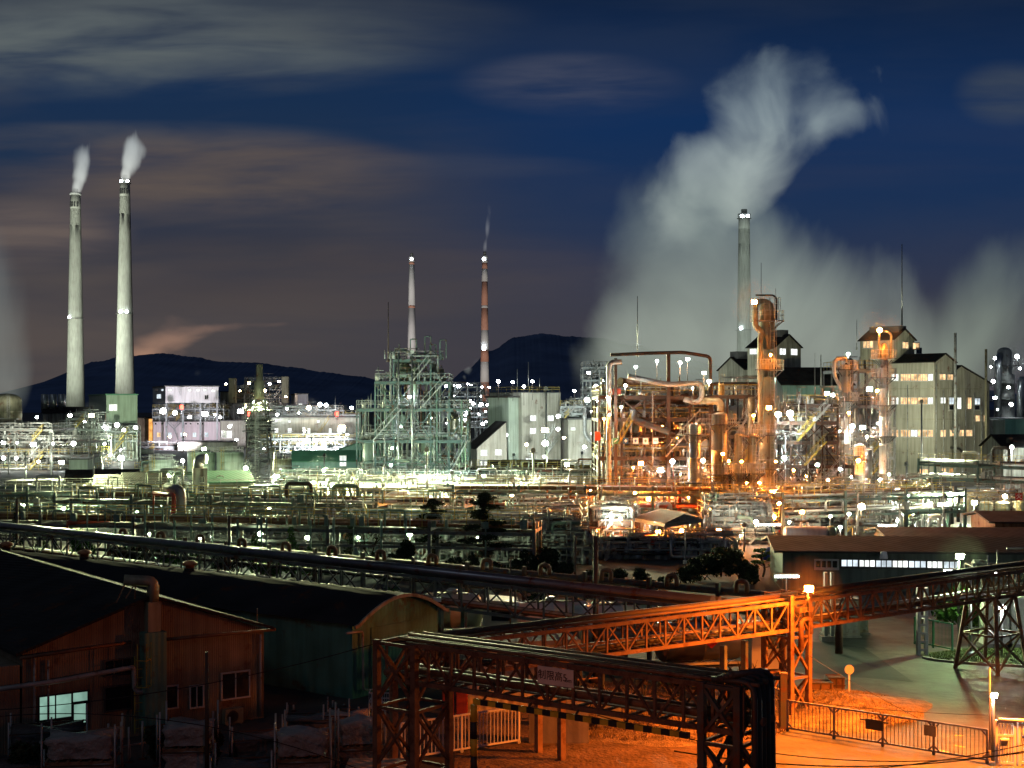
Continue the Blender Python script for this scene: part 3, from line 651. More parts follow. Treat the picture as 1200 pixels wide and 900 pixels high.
# ================================================================== chimneys
def chimney(label,px0,py0,w0,px1,py1,w1,Y,bands=None,lights=(),mat_='chimney_concrete',slots=False):
    xb=XX(px1,Y); xt=XX(px0,Y); zt=ZZ(py0,Y); r0=w0/2/F*Y; r1=w1/2/F*Y; zb1=ZZ(py1,Y); rb=r1+(r1-r0)*max(0,zb1)/max(1,zt-zb1)
    root=thing('chimney',label,'chimney',(xb,Y,0)); n=44; m=MB()
    rr=lambda z: rb+(r0-rb)*(z/zt)**.85
    if bands is None:
        prof=[]
        k=14
        for i in range(k+1):
            z=zt*i/k; prof.append((rr(z),z))
            m.lathe((xb,Y,0),prof,n); part(m,'shaft',mat_,root)
    else:
        zs=[0]+[ZZ(b[0],Y) for b in bands]+[zt]; mats=[mat_]+[b[1] for b in bands]
        for i in range(len(zs)-1): part(MB().lathe((xb,Y,0),[(rr(zs[i]),zs[i]+.01),(rr(zs[i+1]),zs[i+1])],n),'band',mats[i],root)
    part(MB().lathe((xb,Y,zt),[(r0*1.12,-1.6),(r0*1.14,-1.2),(r0*1.14,.2),(r0*.8,.25),(r0*.8,-1)],n),'rim','chimney_pale',root)
    part(MB().lathe((xb,Y,zt),[(r0*.55,-.5),(r0*.55,3.0),(r0*.45,3.0),(r0*.45,0)],20),'flue','steel_grey',root)
    if slots:
        s=MB()
        for a in (-2.3,-1.9,-1.45,-.95): s.box((xb+rr(zt-9)*1.0*math.cos(a),Y+rr(zt-9)*math.sin(a),zt-9),(1.2,1.2,3.4),a)
        part(s,'opening','frame_dark',root)
    for (py,ofs) in lights:
        z=ZZ(py,Y); r=rr(z); p=(xb+r*ofs,Y-r*math.sqrt(max(0,1-ofs*ofs))-.5,z)
        pf=MB(); 
        pf.lathe((xb,Y,z-1.2),[(r*1.0,0),(r+1.0,.02),(r+1.0,.3),(r,.32)],28); pl=part(pf,'gallery','steel_grey',root)
        part(MB().sphere(p,.95,8,5),'beacon','lamp_beacon',pl)
    return xb,zt,r0
chimney('pale concrete chimney, shorter and left one of the tall pair on the left',91.5,226,11.5,88.5,482,22,1050,lights=((372,-.6),),slots=True)
chimney('pale concrete chimney, taller and right one of the tall pair on the left',148,210,11,146.5,464,23,1000,lights=((366,-.35),(366,.5),(213,-.55),(213,.75)),slots=True)
chimney('slim greyish chimney directly behind the green steel tower',482.5,301,6.0,482.5,410,10,1150,bands=[(420,'chimney_pale'),(361,'chimney_red'),(358,'chimney_pale'),(310,'chimney_red'),(307,'chimney_pale')],lights=((304,0.0),),mat_='chimney_pale')
chimney('slim chimney banded red and pale, right of the green steel tower',568,300,6.2,568,462,11,950,bands=[(470,'chimney_red'),(448,'chimney_pale'),(424,'chimney_red'),(410,'chimney_pale'),(387,'chimney_red'),(361,'chimney_pale'),(358,'chimney_red'),(330,'chimney_pale'),(315,'chimney_red'),(308,'chimney_pale')],lights=((409,-.2),(304,-.3)),mat_='chimney_red')
chimney('pale concrete chimney standing in the steam cloud behind the plant',872,251,13,872,420,17.5,872,lights=((254,-.5),(254,.5),(385,-.6)))
# unseen floods, added behind the plant to light the chimneys
def spot(label,x,y,zt_,aim,e,c,ang):
    root=thing('unseen_spot_lamp',label,'lamp',(x,y,0)); m=MB(); m.tube((x,y,0),(x,y,zt_-.3),.12,8); m.beam((x-.5,y,zt_-.3),(x+.5,y,zt_-.3),.1); part(m,'pole','galv',root)
    d=(Vector(aim)-Vector((x,y,zt_))).normalized(); part(MB().lathe(Vector((x,y,zt_)),[(.1,-.2),(.26,.1),(.29,.14)],12,axis=d),'housing','lamp_body',root)
    l=bpy.data.lights.new('spot','SPOT'); l.energy=e; l.color=c; l.spot_size=R(ang); l.spot_blend=.6; l.shadow_soft_size=.6
    o=bpy.data.objects.new('spot',l); COL.objects.link(o); o.location=Vector((x,y,zt_))+d*.9; o.rotation_euler=d.to_track_quat('-Z','Y').to_euler()
for i,(px,Y,za,c,e) in enumerate([(89,1050,115,(.90,.98,.80),2.3e6),(147,1000,120,(.92,.97,.82),2.3e6),(482,1150,110,(1,.92,.86),1.0e6),(568,950,95,(1,.9,.8),.8e6),(872,872,105,(.85,1,.9),1.4e6)]):
    x=XX(px,Y); spot('unseen ground floodlight aimed up at the '+['shorter tall chimney on the left','taller chimney on the left','slim greyish chimney','banded red chimney','chimney in the steam'][i],x-14,Y-150,5,(x,Y,za),e,c,78)

# ================================================================== far left plant
LV=lambda *ps,a=None,b=None: [(p,a,b) for p in ps]
# silo, far left edge
r,x,rr_,zt,zb=column('cone_silo','pale cone-bottomed silo with a railed top at the left edge',8,300,461,500,34,'vessel_tan',plats=((503,0,2*pi),),cat='silo',lad=True)
part(MB().lathe((x,300,zb-8.5),[(.5,0),(rr_*.98,8.4)],24),'hopper','vessel_grey',r)
for a in (.8,2.4,3.9,5.4): part(MB().box2((x+rr_*math.cos(a)-.2,300+rr_*math.sin(a)-.2,0),(x+rr_*math.cos(a)+.2,300+rr_*math.sin(a)+.2,zb+.3)),'leg','steel_grey',r)
unit('process_frame','open grey pipe structure crowded with lamps at the far left',"process structure",-25,104,286,16,[(551,-25,104),(533,-25,104),(517,-25,104),(503,-25,60)],'steel_grey','cool',7,3,95,16,160,seed=21,brace=.6)
unit('process_frame','upper pipe deck with yellow rails left of the green box building',"process structure",56,122,318,10,[(516,56,122),(503,56,122),(490,80,118)],'steel_pale','cool',4,2,70,12,120,seed=22)
b=Bld('box_building','square green-grey box building raised on legs below the tall chimneys',124.5,330,22,pl=104,pr=161); b.block(b.top(496),b.top(463),'wall_green'); b.flat(b.top(463),'roof_green')
b.win('f',128,474,137,481,'lit_white',1); b.win('s',106,475,110,481,'glass_dark')
for a,bb in ((.2,.2),(b.W-.2,.2),(.2,b.D-.2),(b.W-.2,b.D-.2),(b.W*.5,.2)): part(MB().beam(b.pt(a,bb,0),b.pt(a,bb,b.top(496)),.4),'leg','steel_pale',b.root)
b.block(b.top(560),b.top(517),'wall_green',a0=1,b0=1.2,name='lower_wall'); b.win('f',143,524,151,529,'lit_white',1,off=1.2)
unit('process_frame','small lamp-lit pump deck under the green box building',"process structure",122,161,326,2.6,[(516,122,161),(505,122,161)],'steel_pale','cool',4,2,40,8,60,seed=23,deckp=1)
b=Bld('low_block','low green and grey block in front of the box building',98,300,10,pl=81,pr=118); b.block(0,b.top(534),'wall_green'); b.flat(b.top(534),'roof_grey'); b.win('s',82,537,87,542,'lit_cool',1)
b=Bld('dark_shed','dark-roofed shed with three vent stacks beyond the left deck',50,380,8,W=13,D=10); b.block(0,b.top(484),'wall_olive'); b.gable(b.top(484),1.5,'wall_olive','roof_dark',ridge='u')
for px in (52.5,62.5,72.5): single(MB().lathe((XX(px,384),384,ZZ(482,384)),[(1.0,0),(1.0,4.6),(.8,4.7),(.8,4)],14),'vent_stack','galv','short bright vent stack on the dark shed, '+{52.5:'left',62.5:'middle',72.5:'right'}[px]+' of three','stack',(XX(px,384),384,ZZ(482,384)))
# white control building
b=Bld('plant_building','white flat-topped plant building above lamp-lit decks, left of centre',194,420,20,pl=179,pr=256); b.block(b.top(472),b.top(453),'wall_white'); b.flat(b.top(453),'roof_grey')
for px,py in ((197,457),(220,457),(230,457),(238,457),(248,458)): b.win('f',px,py-1.2,px+4,py+1.2,'lit_white',0)
b.win('s',184,462,189,467,'lit_cool',1); b.win('f',240,463,244,468,'glass_dark'); b.win('s',182,456,185,458,'glass_dark',0); b.win('s',189,456,192,458,'lit_cool',0)
for a in (0.3,b.W*.33,b.W*.66,b.W-.3): part(MB().beam(b.pt(a,.3,0),b.pt(a,.3,b.top(472)),.5),'leg','steel_pale',b.root)
unit('process_frame','pale blue decks of pumps and pipes under the white building',"process structure",179,262,430,8,[(488,179,262),(479,179,262),(471,194,256)],'steel_pale','cool',6,2,90,18,150,seed=24,railm='rail_yellow',base=8.0)
b=Bld('long_hall','long pinkish-white hall with an outside stair and small high windows',179.5,428,6,W=33,D=12); W0=fpx(b.O,b.u,258,HY)[0]; b.W=W0; b.block(0,b.top(494.5),'wall_pink'); b.flat(b.top(494.5),'roof_grey')
for px in (182.5,190,218,223.5,232,237.5): b.win('f',px-1,495.5,px+1,497.5,'glass_dark',0)
for px,c in ((186,'lit_warm'),(199,'lit_cool'),(213.5,'lit_cool'),(228,'lit_cool'),(242,'lit_cool')): b.win('f',px-2,507,px+2,512,c,1)
s=MB(); q=[fpx(b.O-b.v*1.3,b.u,px,py) for px,py in ((194,493),(204,503),(214,493),(204,503),(209,516))]; Q=[b.pt(a,-1.3,zz) for a,zz in q]; stair(s,Q[0],Q[1]); stair(s,Q[3],Q[2]); stair(s,Q[1],Q[4]); part(s,'stair','steel_pale',b.root)
b=Bld('annex','grey annex with a bright doorway at the right end of the pink hall',258.5,428,6,pr=288,D=12); b.block(0,b.top(493.5),'wall_grey'); b.flat(b.top(493.5),'roof_grey'); b.win('f',266,505,271.5,513,'lit_white',1); b.win('f',259.5,505,265,513,'glass_dark',0); b.win('f',269,497,272.5,499,'lit_white',0)
b=Bld('plant_hall','dim brownish hall lit orange along its corner, behind the box building',161,440,6,pr=179.5,D=14); b.block(0,b.top(490),'wall_rustic'); b.flat(b.top(490),'roof_dark')
part(MB().frame3(b.pt(fpx(b.O,b.u,174.5,HY)[0],-.25,b.top(520)),b.u,b.v,(0,0,1),1.1,.2,b.top(491)-b.top(520)),'glow_strip','lit_orange',b.root)  # orange light along the corner put in as a glowing strip
unit('process_frame','pipe rows with orange shelves below the pink hall',"process structure",158,215,400,7,[(540,158,215),(532,158,215),(523,158,215)],'steel_pale','rusty',6,2,70,10,100,seed=25,railm='rail_yellow')
b=Bld('dark_block','long dark flat shed behind the pair of pale green tanks',208.5,395,4,pr=273,D=10); b.block(0,b.top(518.5),'wall_grey'); b.flat(b.top(518.5),'roof_dark')
# silhouettes farther back
unit('process_frame','distant open frame with two square shafts, against the hill',"process structure",258,345,470,14,[(478,258,345),(466,268,340),(456,270,338),(446,284,330)],'steel_grey','mid',7,2,70,10,80,seed=26,railm='rail_grey')
for px0,px1,py0,lab in ((267,276,443.5,'left'),(329,338,441.5,'right')):
    b=Bld('square_shaft',f'pale square shaft on the distant frame, {lab} one of two',px0+1,466,5,pr=px1,D=4); b.block(b.top(472),b.top(py0),'vessel_tan'); b.flat(b.top(py0),'roof_grey',.1,.15); part(MB().beam(b.pt(b.W/2,2,0),b.pt(b.W/2,2,b.top(472)),.8),'leg','steel_grey',b.root)
b=Bld('low_hall','long grey low hall behind the distant frame',258,478,3,pr=312,D=14); b.block(0,b.top(459.5),'wall_olive'); b.flat(b.top(459.5),'roof_dark')
b=Bld('penthouse','small pale penthouse block on the long grey wall, right of the mast',349,452,12,pl=341,pr=361); b.block(0,b.top(462),'wall_white'); b.flat(b.top(462),'roof_grey'); b.win('f',350,473,354,477,'lit_white',0)
b=Bld('long_wall_building','long grey building with lit doors behind the lattice mast',318,405,3,pr=421,D=12); b.block(0,b.top(489.5),'wall_grey'); b.flat(b.top(489.5),'roof_grey')
for px,py,w_,h_ in ((324,504.5,4,5),(339.5,504.5,4,5),(324,493.5,3,2),(339,494,3,2),(356,505,3,9),(362,505,3,6),(387,505,3,6),(400,504,9,6),(373,494,3,2)): b.win('f',px-w_/2,py-h_/2,px+w_/2,py+h_/2,'lit_white',1 if w_>3 else 0)
s=MB(); A=[b.pt(*(lambda t:(t[0],-1.2,t[1]))(fpx(b.O-b.v*1.2,b.u,px,py))) for px,py in ((371,512),(386,490))]; stair(s,A[0],A[1]); part(s,'stair','rail_yellow',b.root)
unit('process_frame','railed roof deck of pipes on the long grey building',"process structure",290,421,408,9,[(486,290,421),(480,305,400)],'steel_pale','cool',8,2,60,12,110,seed=27,base=b.top(489)+.35)
unit('process_frame','pale pipe rows and pumps in front of the long grey building',"process structure",306,420,382,8,[(533,306,420),(523,306,420),(514,306,420)],'steel_pale','cool',8,2,95,16,170,seed=28)
# tanks left
tank('storage_tank','pale green storage tank, left one of the big pair',232.5,250,531,32.5); tank('storage_tank','pale green storage tank, right one of the big pair',266.5,250,531,31.5)
tank('storage_tank','dull green storage tank behind the small dark roofs',185,256,540,28,'vessel_green'); tank('storage_tank','small cream storage tank right of the lattice mast',327,240,538.5,25,'vessel_tan'); tank('storage_tank','bright white squat tank below the pink hall',169,372,527,18,'vessel_white',rail=False)
# mast
def lattice(name,label,px,Y,py0,w0,w1,mat_,plats=(),n=12,cat='mast'):
    x=XX(px,Y); zt=ZZ(py0,Y); root=thing(name,label,cat,(x,Y,0)); hw=lambda z:(w1+(w0-w1)*z/zt)/2
    for sx in (-1,1):
        for sy in (-1,1): part(MB().beam((x+sx*hw(0),Y+sy*hw(0),0),(x+sx*hw(zt),Y+sy*hw(zt),zt),.22),'leg',mat_,root)
    m=MB()
    for k in range(n):
        z0,z1=zt*k/n,zt*(k+1)/n; a,b=hw(z0),hw(z1)
        for s in (-1,1):
            m.beam((x-a,Y+s*a,z0),(x+b,Y+s*b,z1),.1); m.beam((x+a,Y+s*a,z0),(x-b,Y+s*b,z1),.1); m.beam((x-b,Y+s*b,z1),(x+b,Y+s*b,z1),.12)
            m.beam((x+s*a,Y-a,z0),(x+s*b,Y+b,z1),.1); m.beam((x+s*b,Y-b,z1),(x+s*b,Y+b,z1),.12)
    part(m,'lattice',mat_,root)
    for py,w_ in plats:
        z=ZZ(py,Y); p=part(MB().box((x,Y,z),(w_,w_,.15)),'platform','grate',root); r_=MB(); railing(r_,[(x-w_/2,Y-w_/2,z+.08),(x+w_/2,Y-w_/2,z+.08),(x+w_/2,Y+w_/2,z+.08),(x-w_/2,Y+w_/2,z+.08)]); part(r_,'railing','rail_grey',p)
    l=MB(); ladder(l,(x,Y-hw(0)-.2,0),zt-1,cage=True); part(l,'ladder','rail_grey',root)
    return root,x,zt
r,x,zt=lattice('lattice_mast','grey lattice mast with platforms left of the green tower',304,245,468,2.2,4.6,'steel_grey',plats=((505,5),(494,4.5),(481,5)),n=14)
part(MB().lathe((x,245,zt),[(.9,.0),(.9,3.2),(.6,3.3),(.6,6),(.05,6.2)],14),'stack_head','vessel_tan',r)
# duct tower
b=Bld('duct_tower','grey louvred duct tower topped by a curved cowl',226,154,14,pr=243,D=2); b.block(0,b.top(549),'wall_olive')
for py in (562,573,592): 
    b.win('f',234,py-3,239,py+3,'glass_dark',2)
c=b.pt(b.W*.4,1,b.top(549)); part(MB().pipe([c+V(0,0,-.3),c+V(0,0,1.0),c+V(.9,0,1.0)],.55,12,.8),'cowl','galv',b.root)
# small roofs
for i,(pc,Y,th,W_,D_,pt_,rise,rm,wm,rg_,lab) in enumerate([(78,176,14,8.4,8,566,1.3,'roof_dark','wall_cream','u','low cream house under a dark gabled roof at the left'),(150,168,20,4.6,9,572,1.5,'roof_dark','wall_green','u','dark-roofed green shed lit by a lamp under its eave'),(112,170,12,3.6,6,571,1.2,'roof_dark','vessel_white','u','bright cream kiosk between two dark roofs'),(245,160,18,4.8,9,566,1.0,'roof_green','wall_green','u','green-roofed shed behind the duct tower')]):
    b=Bld('shed',lab,pc,Y,th,W=W_,D=D_); b.block(0,b.top(pt_),wm); b.gable(b.top(pt_),rise,wm,rm,ridge=rg_)
    zz=b.top(pt_); b.winm('f',W_*.15,W_*.3,zz*.35,zz*.75,'lit_white' if i in (2,) else 'glass_dark',1); b.winm('f',W_*.55,W_*.75,zz*.3,zz*.75,'lit_white' if i==1 else 'glass_dark',1)
for i,(pc,Y,W_,pt_,rise,lab) in enumerate([(376,300,15,535,2.6,'green hip-like roof hall, taller of two left of the green tower'),(342,292,16,541,2.0,'long low green-roofed hall under the taller green roof')]):
    b=Bld('green_hall',lab,pc,Y,4,W=W_,D=9); b.block(0,b.top(pt_),'wall_teal'); b.gable(b.top(pt_),rise,'wall_teal','roof_green',ridge='v' if i==0 else 'u'); b.winm('f',W_*.62,W_*.7,.5,2.6,'lit_white',1)
# fill between: dim clutter frames near the left mid ground
unit('process_frame','low pipe frame with pumps left of the tanks',"process structure",158,206,262,8,[(556,158,206),(549,160,200)],'steel_green','green',4,2,50,8,80,seed=30)
unit('process_frame','dim green pipe frame in front of the green-roofed halls',"process structure",318,424,212,12,[(573,318,424),(565,318,424)],'steel_green','green',7,3,85,10,130,seed=31)

# ================================================================== centre background
unit('process_frame','distant frame studded with dozens of small lamps beside the red chimney',"process structure",518,578,420,14,[(500,518,578),(488,518,578),(476,518,578),(464,518,575),(453,522,572)],'steel_pale','cool',5,3,80,12,120,seed=32,railm='rail_grey')
b=Bld('tall_block','tall grey-green block with square lit windows and a roof rail, right of the red chimney',611.5,300,36,pl=574.5,pr=657); b.block(0,b.top(460.5),'wall_grey'); b.flat(b.top(460.5),'roof_grey',.05,.2)
for px,py in ((584,475),(584,489.5)): b.win('s',px-3.6,py-3.4,px+3.6,py+3.4,'lit_white',1)
for px,py in ((624.5,490),(645,490),(624.5,505)): b.win('f',px-3.4,py-3,px+3.4,py+3,'lit_white',1)
b.win('f',616,537,622.5,541,'lit_white',1)
lean=MB().frame3(b.pt(-2.6,1.2,0),b.u,b.v,(0,0,1),2.6,7.6,b.top(466)); part(lean,'lift_shaft','wall_green',b.root)
part(MB().frame3(b.pt(-3.1,.6,b.top(466)+.01),b.u,b.v,(0,0,1),4.0,9,.35),'canopy','roof_dark',b.root)
part(MB().frame3(b.pt(-2.66,2.6,1.5),b.u,b.v,(0,0,1),.05,5,b.top(500)-1.5),'bright_door','lit_white',b.root)
r_=MB(); zz=b.top(460.5)+.21; railing(r_,[b.pt(.2,.2,zz),b.pt(b.W-.2,.2,zz),b.pt(b.W-.2,b.D-.2,zz),b.pt(.2,b.D-.2,zz)]); part(r_,'railing','rail_yellow',b.root)
s=MB(); pts=[(650,500),(638,516),(652,516),(640,532),(620,534),(632,541)]; A=[b.pt(fpx(b.O-b.v*1.2,b.u,px,py)[0],-1.2,fpx(b.O-b.v*1.2,b.u,px,py)[1]) for px,py in pts]
for i in (0,2,4): stair(s,A[i],A[i+1])
part(s,'stair','galv',b.root)
for k,(px,h) in enumerate(((594,5),(613,6.5),(600,3))): single(MB().tube(b.pt(1+k*3,3,zz),b.pt(1+k*3,3,zz+h),.08,6),'antenna','galv',f'thin antenna on the tall grey-green block, {("left","tallest","short middle")[k]}','antenna')
b=Bld('lean_block','low grey block with sloping dark roof and four lit windows before the tall block',559,285,18,pl=548,pr=594); b.block(0,b.top(525),'wall_grey'); b.gable(b.top(525),5.2,'wall_grey','roof_dark',ridge='v',peak=.97)
for px,py in ((567,530.5),(584,530),(567,542),(584,542)): b.win('f',px-3.6,py-3,px+3.6,py+3,'lit_white',1)
b.win('s',550,540,553,547,'lit_white',0)
b=Bld('grey_block','plain pale grey block right of the tall block, pipe hanging on its wall',666,300,6,pr=706,D=12); b.block(0,b.top(492),'wall_grey'); b.flat(b.top(492),'roof_grey'); b.win('f',669,501,674,504,'lit_white',0)
pp=lambda px,py:b.pt(fpx(b.O-b.v*.5,b.u,px,py)[0],-.5,fpx(b.O-b.v*.5,b.u,px,py)[1]); part(MB().pipe([pp(685,478),pp(685,508),pp(690,516),pp(694,520)],.4,10),'pipe','pipe_grey',b.root)
unit('process_frame','tall pale lattice frame behind the orange-lit structure',"process structure",683,722,310,9,[(489,660,722),(475,683,722),(460,686,722),(445,686,722),(430,686,722)],'steel_pale','cool',5,2,80,10,120,seed=33,railm='rail_grey')
unit('process_frame','pipe deck with rails on the plain grey block',"process structure",657,684,302,8,[(484,657,684),(476,657,684)],'steel_pale','cool',3,2,30,5,60,seed=34,base=ZZ(492,300)+.31)
for i,(pa,pb,Y,py,lab) in enumerate([(575,662,255,549,'dark flat roof in front of the tall grey-green block'),(600,708,240,556,'wide dark shed roof left of the orange structure')]):
    b=Bld('dark_shed',lab,pa,Y,3,pr=pb,D=10); b.block(0,b.top(py),'wall_olive'); b.gable(b.top(py),1.2,'wall_olive','roof_dark',ridge='u')

# ================================================================== right background: gabled process buildings
b=Bld('gabled_building','grey gabled building with two lit windows behind the tall column',909,300,38,pl=876,pr=938.5); b.block(0,b.top(406),'wall_stain'); b.gable(b.top(406),2.6,'wall_stain','roof_dark',ridge='v')
b.win('f',913.5,408.5,920.5,415.5,'lit_white',1); b.win('f',926.5,409,934,416,'lit_white',1); b.win('s',879,409,887,415,'lit_white',1); b.win('f',925,431,928,437,'glass_dark',0)
part(MB().frame3(b.pt(b.W*.36,1,b.top(406)+2.2),b.u,b.v,(0,0,1),b.W*.28,b.D-2,1.5),'roof_monitor','roof_grey',b.root)
b=Bld('gabled_building','lower gabled grey wing with a roof monitor left of the two-windowed building',873,312,20,pl=842,pr=900); b.block(0,b.top(433),'wall_stain'); b.gable(b.top(433),2.8,'wall_stain','roof_dark',ridge='u'); part(MB().frame3(b.pt(b.W*.1,b.D*.36,b.top(433)+2.5),b.u,b.v,(0,0,1),b.W*.8,b.D*.28,1.7),'roof_monitor','roof_grey',b.root); b.win('f',893,459,904,466,'lit_white',1)
b=Bld('gabled_building','wide low hall with a long dark roof between the two gabled buildings',917,285,8,pr=1000,D=16); b.block(0,b.top(451),'wall_teal'); b.gable(b.top(451),3.6,'wall_teal','roof_dark',ridge='u')
# the big stepped building
B=Bld('stepped_building','large stained grey building with stepped gables and rows of lit windows',1095,256,36.87,pl=1008,pr=1160)
zm=B.top(424); w1=6.1
B.block(0,zm,'wall_grey',a1=w1,b1=B.D); B.gable(zm,1.5,'wall_grey','roof_dark',ridge='v',a1=w1,b1=9.0)
B.block(zm+.003,25.6,'wall_stain',a1=w1,b0=9,b1=B.D,name='tower_wall'); B.gable(25.6,1.9,'wall_stain','roof_dark',ridge='v',a1=w1,b0=9,b1=B.D)
part(MB().frame3(B.pt(w1*.32,9.4,27.0),B.u,B.v,(0,0,1),w1*.36,B.D-10,1.2),'roof_monitor','roof_grey',B.root)
B.block(0,17.2,'wall_grey',a0=w1+.003,b0=.12,b1=B.D)
o=part(MB().prism([B.pt(w1+.003,.12,17.203),B.pt(B.W,.12,17.203),B.pt(B.W,.12,17.4),B.pt(w1+1.8,.12,20.5),B.pt(w1+.003,.12,19.6)],B.v*(B.D-.12)),'gable_wall','wall_grey',B.root)
m=MB()
for p,q in (((w1+.01,19.62),(w1+1.8,20.52)),((w1+1.8,20.52),(B.W+.4,17.25))): m.prism([B.pt(p[0],-.25,p[1]),B.pt(q[0],-.25,q[1]),B.pt(q[0],-.25,q[1]+.18),B.pt(p[0],-.25,p[1]+.18)],B.v*(B.D+.4))
part(m,'roof','roof_dark',B.root)
lw=['lit_warm','lit_warm','lit_white','lit_warm']
for py0,py1 in ((438.5,446),(466,473.5),(504,511.5)):
    for k,(x0,x1) in enumerate(((1045.5,1053),(1056,1067),(1068,1075.5),(1076,1087),(1088,1093.5))): B.win('s',x0,py0,x1,py1,lw[(k+int(py0))%4],3 if x1-x0>9 else 1)
for (x0,y0,x1,y1,c) in [(1101,438.5,1107.5,445,'lit_warm'),(1110,439,1116.5,445,'lit_warm'),(1102,466,1107.5,472.5,'lit_white'),(1112,466,1118,473.5,'lit_cool'),(1121.5,466,1126,479,'lit_white'),(1134,466,1138,479,'lit_warm'),(1142,467,1148,474,'lit_cool'),(1143,487,1148,493.5,'lit_warm'),(1153,487,1156,493.5,'lit_warm'),(1102,504,1108,511.5,'lit_warm'),(1113,504,1118,511,'lit_warm'),(1124,504,1129,511,'lit_warm'),(1132,504,1139,511,'lit_warm'),(1102,549,1108,555,'lit_warm'),(1112.5,549,1118,556,'lit_orange')]: B.win('f',x0,y0,x1,y1,c,1)
B.win('s',1076,550,1088,557,'lit_warm',2)
for (x0,y0,x1,y1) in [(1012,400,1023,407.5)]: B.win('s',x0,y0,x1,y1,'lit_warm',2)
for (x0,y0,x1,y1) in [(1057.5,401,1064,408),(1069.5,402,1077,409)]: B.win('f',x0,y0,x1,y1,'lit_warm',1,off=9)
B.win('f',1074,408,1079.5,414,'glass_dark',1,off=9)
B.win('f',1112,474.5,1118,480,'glass_dark',0); B.win('f',1142,475,1148,480,'glass_dark',0)
for k,px in enumerate((1050,1064,1096.5,1105,1120,1131,1141,1150)):
    f='s' if px<1095 else 'f'; d=B.v if f=='s' else B.u; n=-B.u if f=='s' else -B.v; a,_=fpx(B.O,d,px,HY); p=B.O+d*a+n*.12; part(MB().tube(p,p+V(0,0,(15,17,20.5,16,17.5,16,15.5,14)[k]),.09,6),'downpipe','pipe_grey',B.root)
p=B.pt(1.6,-.7,0); part(MB().pipe([p,p+V(0,0,20.5+.0),],.0,6) if False else MB().pipe([B.pt(4.4,-.7,9.2),B.pt(4.4,-.7,8.2),B.pt(6.4,-.7,8.2),B.pt(6.4,-.7,9.6)],.16,8),'vent_pipe','pipe_grey',B.root)
part(MB().pipe([B.pt(4.2,-.6,5.4),B.pt(6.6,-.6,5.2),B.pt(7.6,-.6,4.4)],.22,8),'vent_pipe','pipe_dark',B.root)
def pole(name,label,px,Y,py0,r,mat_='galv',py1=None,cat='mast',base=0.0,r2=None):
    b_=ZZ(py1,Y) if py1 else base; root=thing(name,label,cat,(XX(px,Y),Y,b_)); z=ZZ(py0,Y); part(MB().tube((XX(px,Y),Y,b_),(XX(px,Y),Y,z),r,8,r2 or r*.5),'shaft',mat_,root)
    m=MB().tube((XX(px,Y),Y,b_),(XX(px,Y),Y,b_+.3),r*2.2,8); part(m,'base_plate',mat_,root); return root
pole('vent_pole','tall thick grey vent pole in front of the stepped building',1119.5,254,390,.30,'pipe_grey',r2=.24)
pole('vent_pole','tan vent pole at the right corner of the stepped building',1155.5,262,409,.26,'vessel_tan',r2=.24)
pole('lightning_rod','tall thin lightning rod above the stepped building',1057,272,286,.16,'galv',py1=384)
pole('lightning_rod','thin rod on the structure left of the stepped building',1004,262,375,.08,'galv',py1=410)
pole('lightning_rod','thin rod on the left of the orange structure',747,166,347,.07,'galv',py1=418)
pole('lightning_rod','thin rod standing behind the tall orange-lit column',892,285,308,.09,'galv',py1=392)
pole('lightning_rod','short rod on the gabled building behind the tall column',909,305,338,.08,'galv',py1=400)
pole('lightning_rod','thin rusty rod on the green steel tower',455,206,354,.09,'steel_rust',py1=424)
pole('lightning_rod','thin grey pole left of the stepped building over the wide hall',962,270,416,.18,'pipe_grey',py1=470); pole('lightning_rod','thinner grey pole over the wide hall roof',955,272,414,.06,'pipe_grey',py1=470)
pole('lightning_rod','thin mast on the long grey building left of the green tower',393,402,464,.12,'galv',py1=490)
# far right
r,x,rr_,zt,zb=column('cyclone_silo','grey cyclone tower hung with small lamps at the far right',1177,330,407,492,23,'vessel_grey',plats=((428,0,2*pi),(451,0,2*pi),(470,0,2*pi)),cat='silo',neck=(6.0,.72))
for k,(pa,pb) in enumerate(((1166,424),(1192,452))): part(MB().pipe([(XX(pa,328),326,ZZ(500,328)),(XX(pa,328),326,ZZ(pb,328)),(XX(pa,328)+1.5,329,ZZ(pb,328)+1.5)],.8,12),'duct','galv',r)
for a in (.8,2.4,3.9,5.4): part(MB().box2((x+rr_*.9*math.cos(a)-.25,330+rr_*.9*math.sin(a)-.25,0),(x+rr_*.9*math.cos(a)+.25,330+rr_*.9*math.sin(a)+.25,zb+.1)),'leg','steel_grey',r)
b=Bld('teal_block','flat teal-green block at the right edge below the cyclone tower',1178,310,4,pl=1166,pr=1260,D=14); b.block(0,b.top(491),'wall_teal',a0=0); b.block(0,b.top(492),'wall_grey',a0=-2.8,a1=-.003); b.flat(b.top(491),'roof_grey',.0,.15)
tank('yellow_tank','stained yellow upright tank at the foot of the stepped building',1163,240,521.5,19,'vessel_yellow',rail=False,roof='dome')
b=Bld('dark_shed','dark-walled shed with black roof at the right edge',1176,225,6,pr=1260,D=8); b.block(0,b.top(524),'wall_olive'); b.gable(b.top(524),1.8,'wall_olive','roof_dark',ridge='u')
part(MB().tube((XX(1182,224),223.5,ZZ(519,224)),(XX(1182,224),223.5,ZZ(512,224)),.5,10),'roof_vent','roof_dark',b.root)

